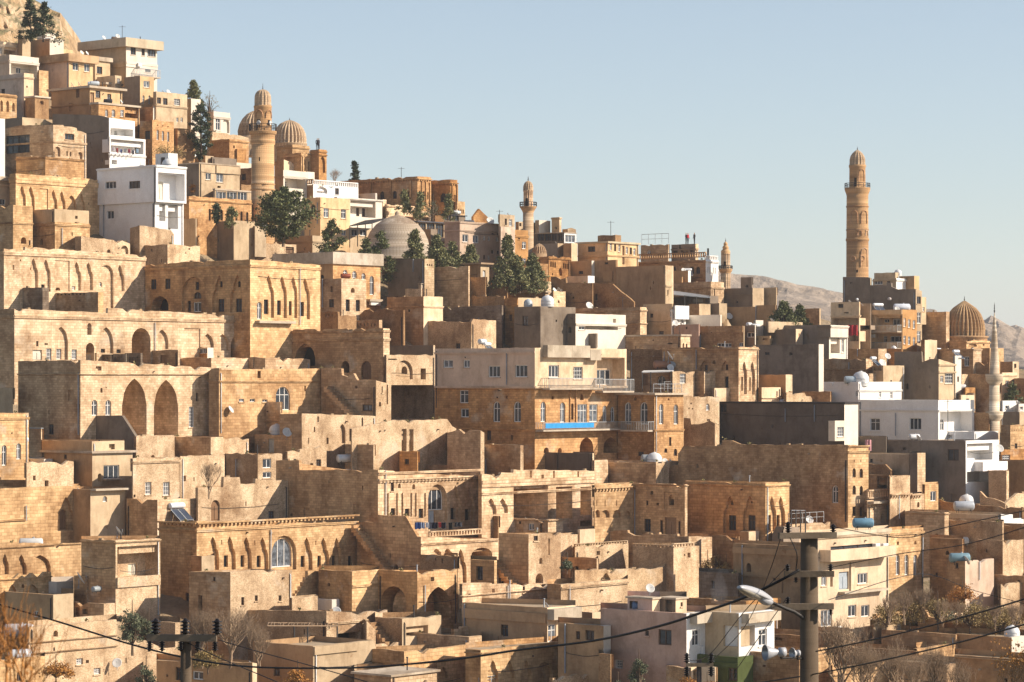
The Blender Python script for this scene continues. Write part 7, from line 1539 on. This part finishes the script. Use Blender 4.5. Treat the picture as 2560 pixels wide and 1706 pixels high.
# ---------------- lower town vegetation ----------------
tree('olive tree in front of the pink loggia house', 331, 1500, 1606, 34, 'olive', -10, 'olive_tree', 40, 1.2, D=214)
tree('small olive right of the big olive tree', 372, 1520, 1596, 22, 'olive', -8, 'olive_tree', 41, .8, D=215)
tree('grey green shrub on the bank left of the slim pole', 365, 1640, 1706, 26, 'olive', -2, 'shrub', 42, .8, D=206)
tree('yellow green shrub behind the slim pole', 520, 1600, 1652, 34, 'dry', 0, 'shrub', 43, 1, D=206)
tree('rusty vine over the lower left rubble wall', 140, 1635, 1672, 40, 'rust', 0, 'shrub', 44, 1, D=203)
tree('orange leaved bush at the bottom middle', 745, 1650, 1700, 30, 'rust', 0, 'shrub', 45, .9, D=206)
bare_tree('big leafless fig tree at the foot of the tall rubble wall', 575, 1478, 1650, 110, 51, D=210, levels=6, thick=1.5)
bare_tree('leafless tree left of the big fig tree', 505, 1490, 1650, 60, 52, D=209, levels=6, thick=1.4)
bare_tree('leafless tree right of the big fig tree', 650, 1530, 1650, 60, 53, D=207, levels=6, thick=1.4)
bare_tree('climbing bare vine on the rubble yard wall', 522, 1120, 1230, 40, 54, D=240, levels=5)
tree('hanging green bush in the ruined court', 1418, 1380, 1405, 15, 'olive', 0, 'shrub', 46, .8, D=238)
tree('tall grey shrub climbing the pink house', 1598, 1622, 1715, 24, 'olive', -6, 'shrub', 47, 1.1, D=221)
tree('low grey shrub at the foot of the pink house', 1545, 1680, 1720, 18, 'olive', -8, 'shrub', 48, .8, D=220)
tree('rust coloured creeper before the green band, left', 1722, 1670, 1706, 24, 'rust', -10, 'shrub', 49, .8, D=214)
tree('rust coloured creeper before the green band, right', 1768, 1680, 1712, 16, 'rust', -10, 'shrub', 50, .7, D=213)
for i, (x, yt, yb, w) in enumerate(((1770, 1375, 1440, 22), (1790, 1368, 1440, 22), (1815, 1385, 1440, 18))):
    tree(('dry brown bush in the pit, left of three', 'tall dry brown bush in the pit, middle', 'dry brown bush in the pit, right of three')[i], x, yt, yb, w, 'dry', 2, 'shrub', 60+i, .8)
for i, (x, yt, yb, w) in enumerate(((1770, 1182, 1210, 16), (1800, 1178, 1210, 20), (1850, 1182, 1210, 22), (1885, 1186, 1210, 16))):
    tree(('dry bush on the long amber house roof, leftmost', 'second dry bush on the long amber house roof', 'third dry bush on the long amber house roof', 'dry bush on the long amber house roof, rightmost')[i], x, yt, yb, w, 'dry', -2, 'shrub', 70+i, .6)
orch = ((2222, 1460, 1545, 30), (2262, 1452, 1545, 34), (2310, 1440, 1540, 36), (2356, 1470, 1548, 30), (2392, 1475, 1545, 34), (2440, 1480, 1552, 36), (2488, 1490, 1560, 34), (2535, 1480, 1570, 30))
for i, (x, yt, yb, w) in enumerate(orch):
    bare_tree(('leftmost', 'second', 'third', 'fourth', 'fifth', 'sixth', 'seventh', 'rightmost')[i]+' leafless tree in the orchard row at right', x, yt, yb, w, 80+i, 0, D=239+i % 3*4, levels=5, group='leafless orchard trees', thick=1.6)
tree('brown orchard shrub behind the triangular gable', 2300, 1500, 1550, 42, 'dry', 2, 'shrub', 90, 1, D=250)
tree('dark green shrub deep in the orchard', 2365, 1510, 1555, 40, 'olive', 2, 'shrub', 91, 1, D=251)
tree('dull brown shrub deep in the orchard', 2450, 1490, 1560, 46, 'dry', 2, 'shrub', 92, 1, D=252)
tree('flame orange bush above the orchard', 2405, 1440, 1490, 32, 'rust', 3, 'shrub', 93, 1, D=256)
tree('dark shrub at the right end of the orchard', 2530, 1500, 1570, 40, 'dry', 2, 'shrub', 94, 1, D=250)
bare_tree('pale barked bare tree rising in front, right of thick pole', 2100, 1480, 1740, 80, 101, D=120, levels=5, group='leafless foreground trees', thick=1.3)
bare_tree('slender bare tree in front of the orchard wall', 2240, 1540, 1740, 75, 102, D=118, levels=6, group='leafless foreground trees', thick=1.3)
bare_tree('bushy bare tree in front, lower right', 2330, 1560, 1745, 70, 103, D=116, levels=6, group='leafless foreground trees', thick=1.3)
bare_tree('small bare tree with reddish buds', 2170, 1570, 1745, 55, 104, D=122, levels=6, group='leafless foreground trees', thick=1.3)
bare_tree('dark bare tree with withered leaves at the right edge', 2555, 1470, 1760, 70, 105, D=40, levels=6, group='leafless foreground trees', thick=.45, leaves=1, m=M_BARK)
bare_tree('dark bare branches in the bottom right corner', 2440, 1600, 1760, 70, 106, D=42, levels=6, group='leafless foreground trees', thick=.4, m=M_BARK)
tree('dark pine behind the slender minaret', 2530, 964, 1010, 26, 'pine', 2, 'pine_tree', 95, .8)
M_STRAW = plain('orange_straw', (.42, .19, .06), .9, 0, .2)
bare_tree('out of focus orange twigs at the left edge', 10, 1040, 1780, 190, 111, D=15, levels=4, group='blurred twigs close to the camera', thick=.8, m=M_STRAW)
bare_tree('out of focus orange stalks in the lower left corner', 110, 1330, 1790, 150, 112, D=14, levels=4, group='blurred twigs close to the camera', thick=1.0, m=M_STRAW, leaves=1)
# faint smoke over the pit
sm = bpy.data.materials.new('smoke'); sm.use_nodes = True; st = sm.node_tree; st.nodes.remove(st.nodes['Principled BSDF']); pv = st.nodes.new('ShaderNodeVolumePrincipled'); pv.inputs['Color'].default_value = (.8, .8, .85, 1); pv.inputs['Density'].default_value = .07
st.links.new(pv.outputs[0], st.nodes['Material Output'].inputs['Volume']); q = MB(); p = P3(1798, 1500, 232)
q.lathe([(.05, p[2]-.6), (.5, p[2]-.2), (.75, p[2]+.5), (.6, p[2]+1.2), (.3, p[2]+2), (.05, p[2]+2.6)], 14, ctr=(p[0], p[1])); o = q.build('smoke', sm, None, None, p); tag(o, kind='stuff')

for i, (x, yt, yb, w, D_) in enumerate(((2215, 1488, 1552, 34, 246), (2275, 1480, 1548, 36, 247), (2345, 1478, 1550, 36, 246), (2425, 1485, 1556, 38, 246), (2500, 1500, 1565, 38, 246))):
    tree(('leftmost', 'second', 'third', 'fourth', 'rightmost')[i]+' brown scrub thicket between the leafless orchard trees', x, yt, yb, w, 'dry', 0, 'shrub', 130+i, 1.1, D=D_, group='brown scrub in the orchard')
for i, (x, yt, yb, w) in enumerate(((2150, 1560, 1745, 60), (2290, 1590, 1745, 60), (2400, 1600, 1750, 60))):
    bare_tree(('leftmost', 'middle', 'rightmost')[i]+' of three low reddish bare thickets at the bottom right', x, yt, yb, w, 140+i, D=112+i*2, levels=6, group='reddish bare thickets', thick=1.1)
# ---------------- thin winter haze: one closed box of even air round camera, town and far hills ----------------
hz = bpy.data.materials.new('haze_air'); hz.use_nodes = True; ht = hz.node_tree; ht.nodes.remove(ht.nodes['Principled BSDF'])
pv = ht.nodes.new('ShaderNodeVolumePrincipled'); pv.inputs['Color'].default_value = (.93, .95, 1, 1); pv.inputs['Density'].default_value = .00012; pv.inputs['Anisotropy'].default_value = .2
ht.links.new(pv.outputs[0], ht.nodes['Material Output'].inputs['Volume'])
q = MB(); q.box(-9000, -60, -700, 9000, 18500, 160); o = q.build('haze', hz); o['kind'] = 'stuff'
finish_items()
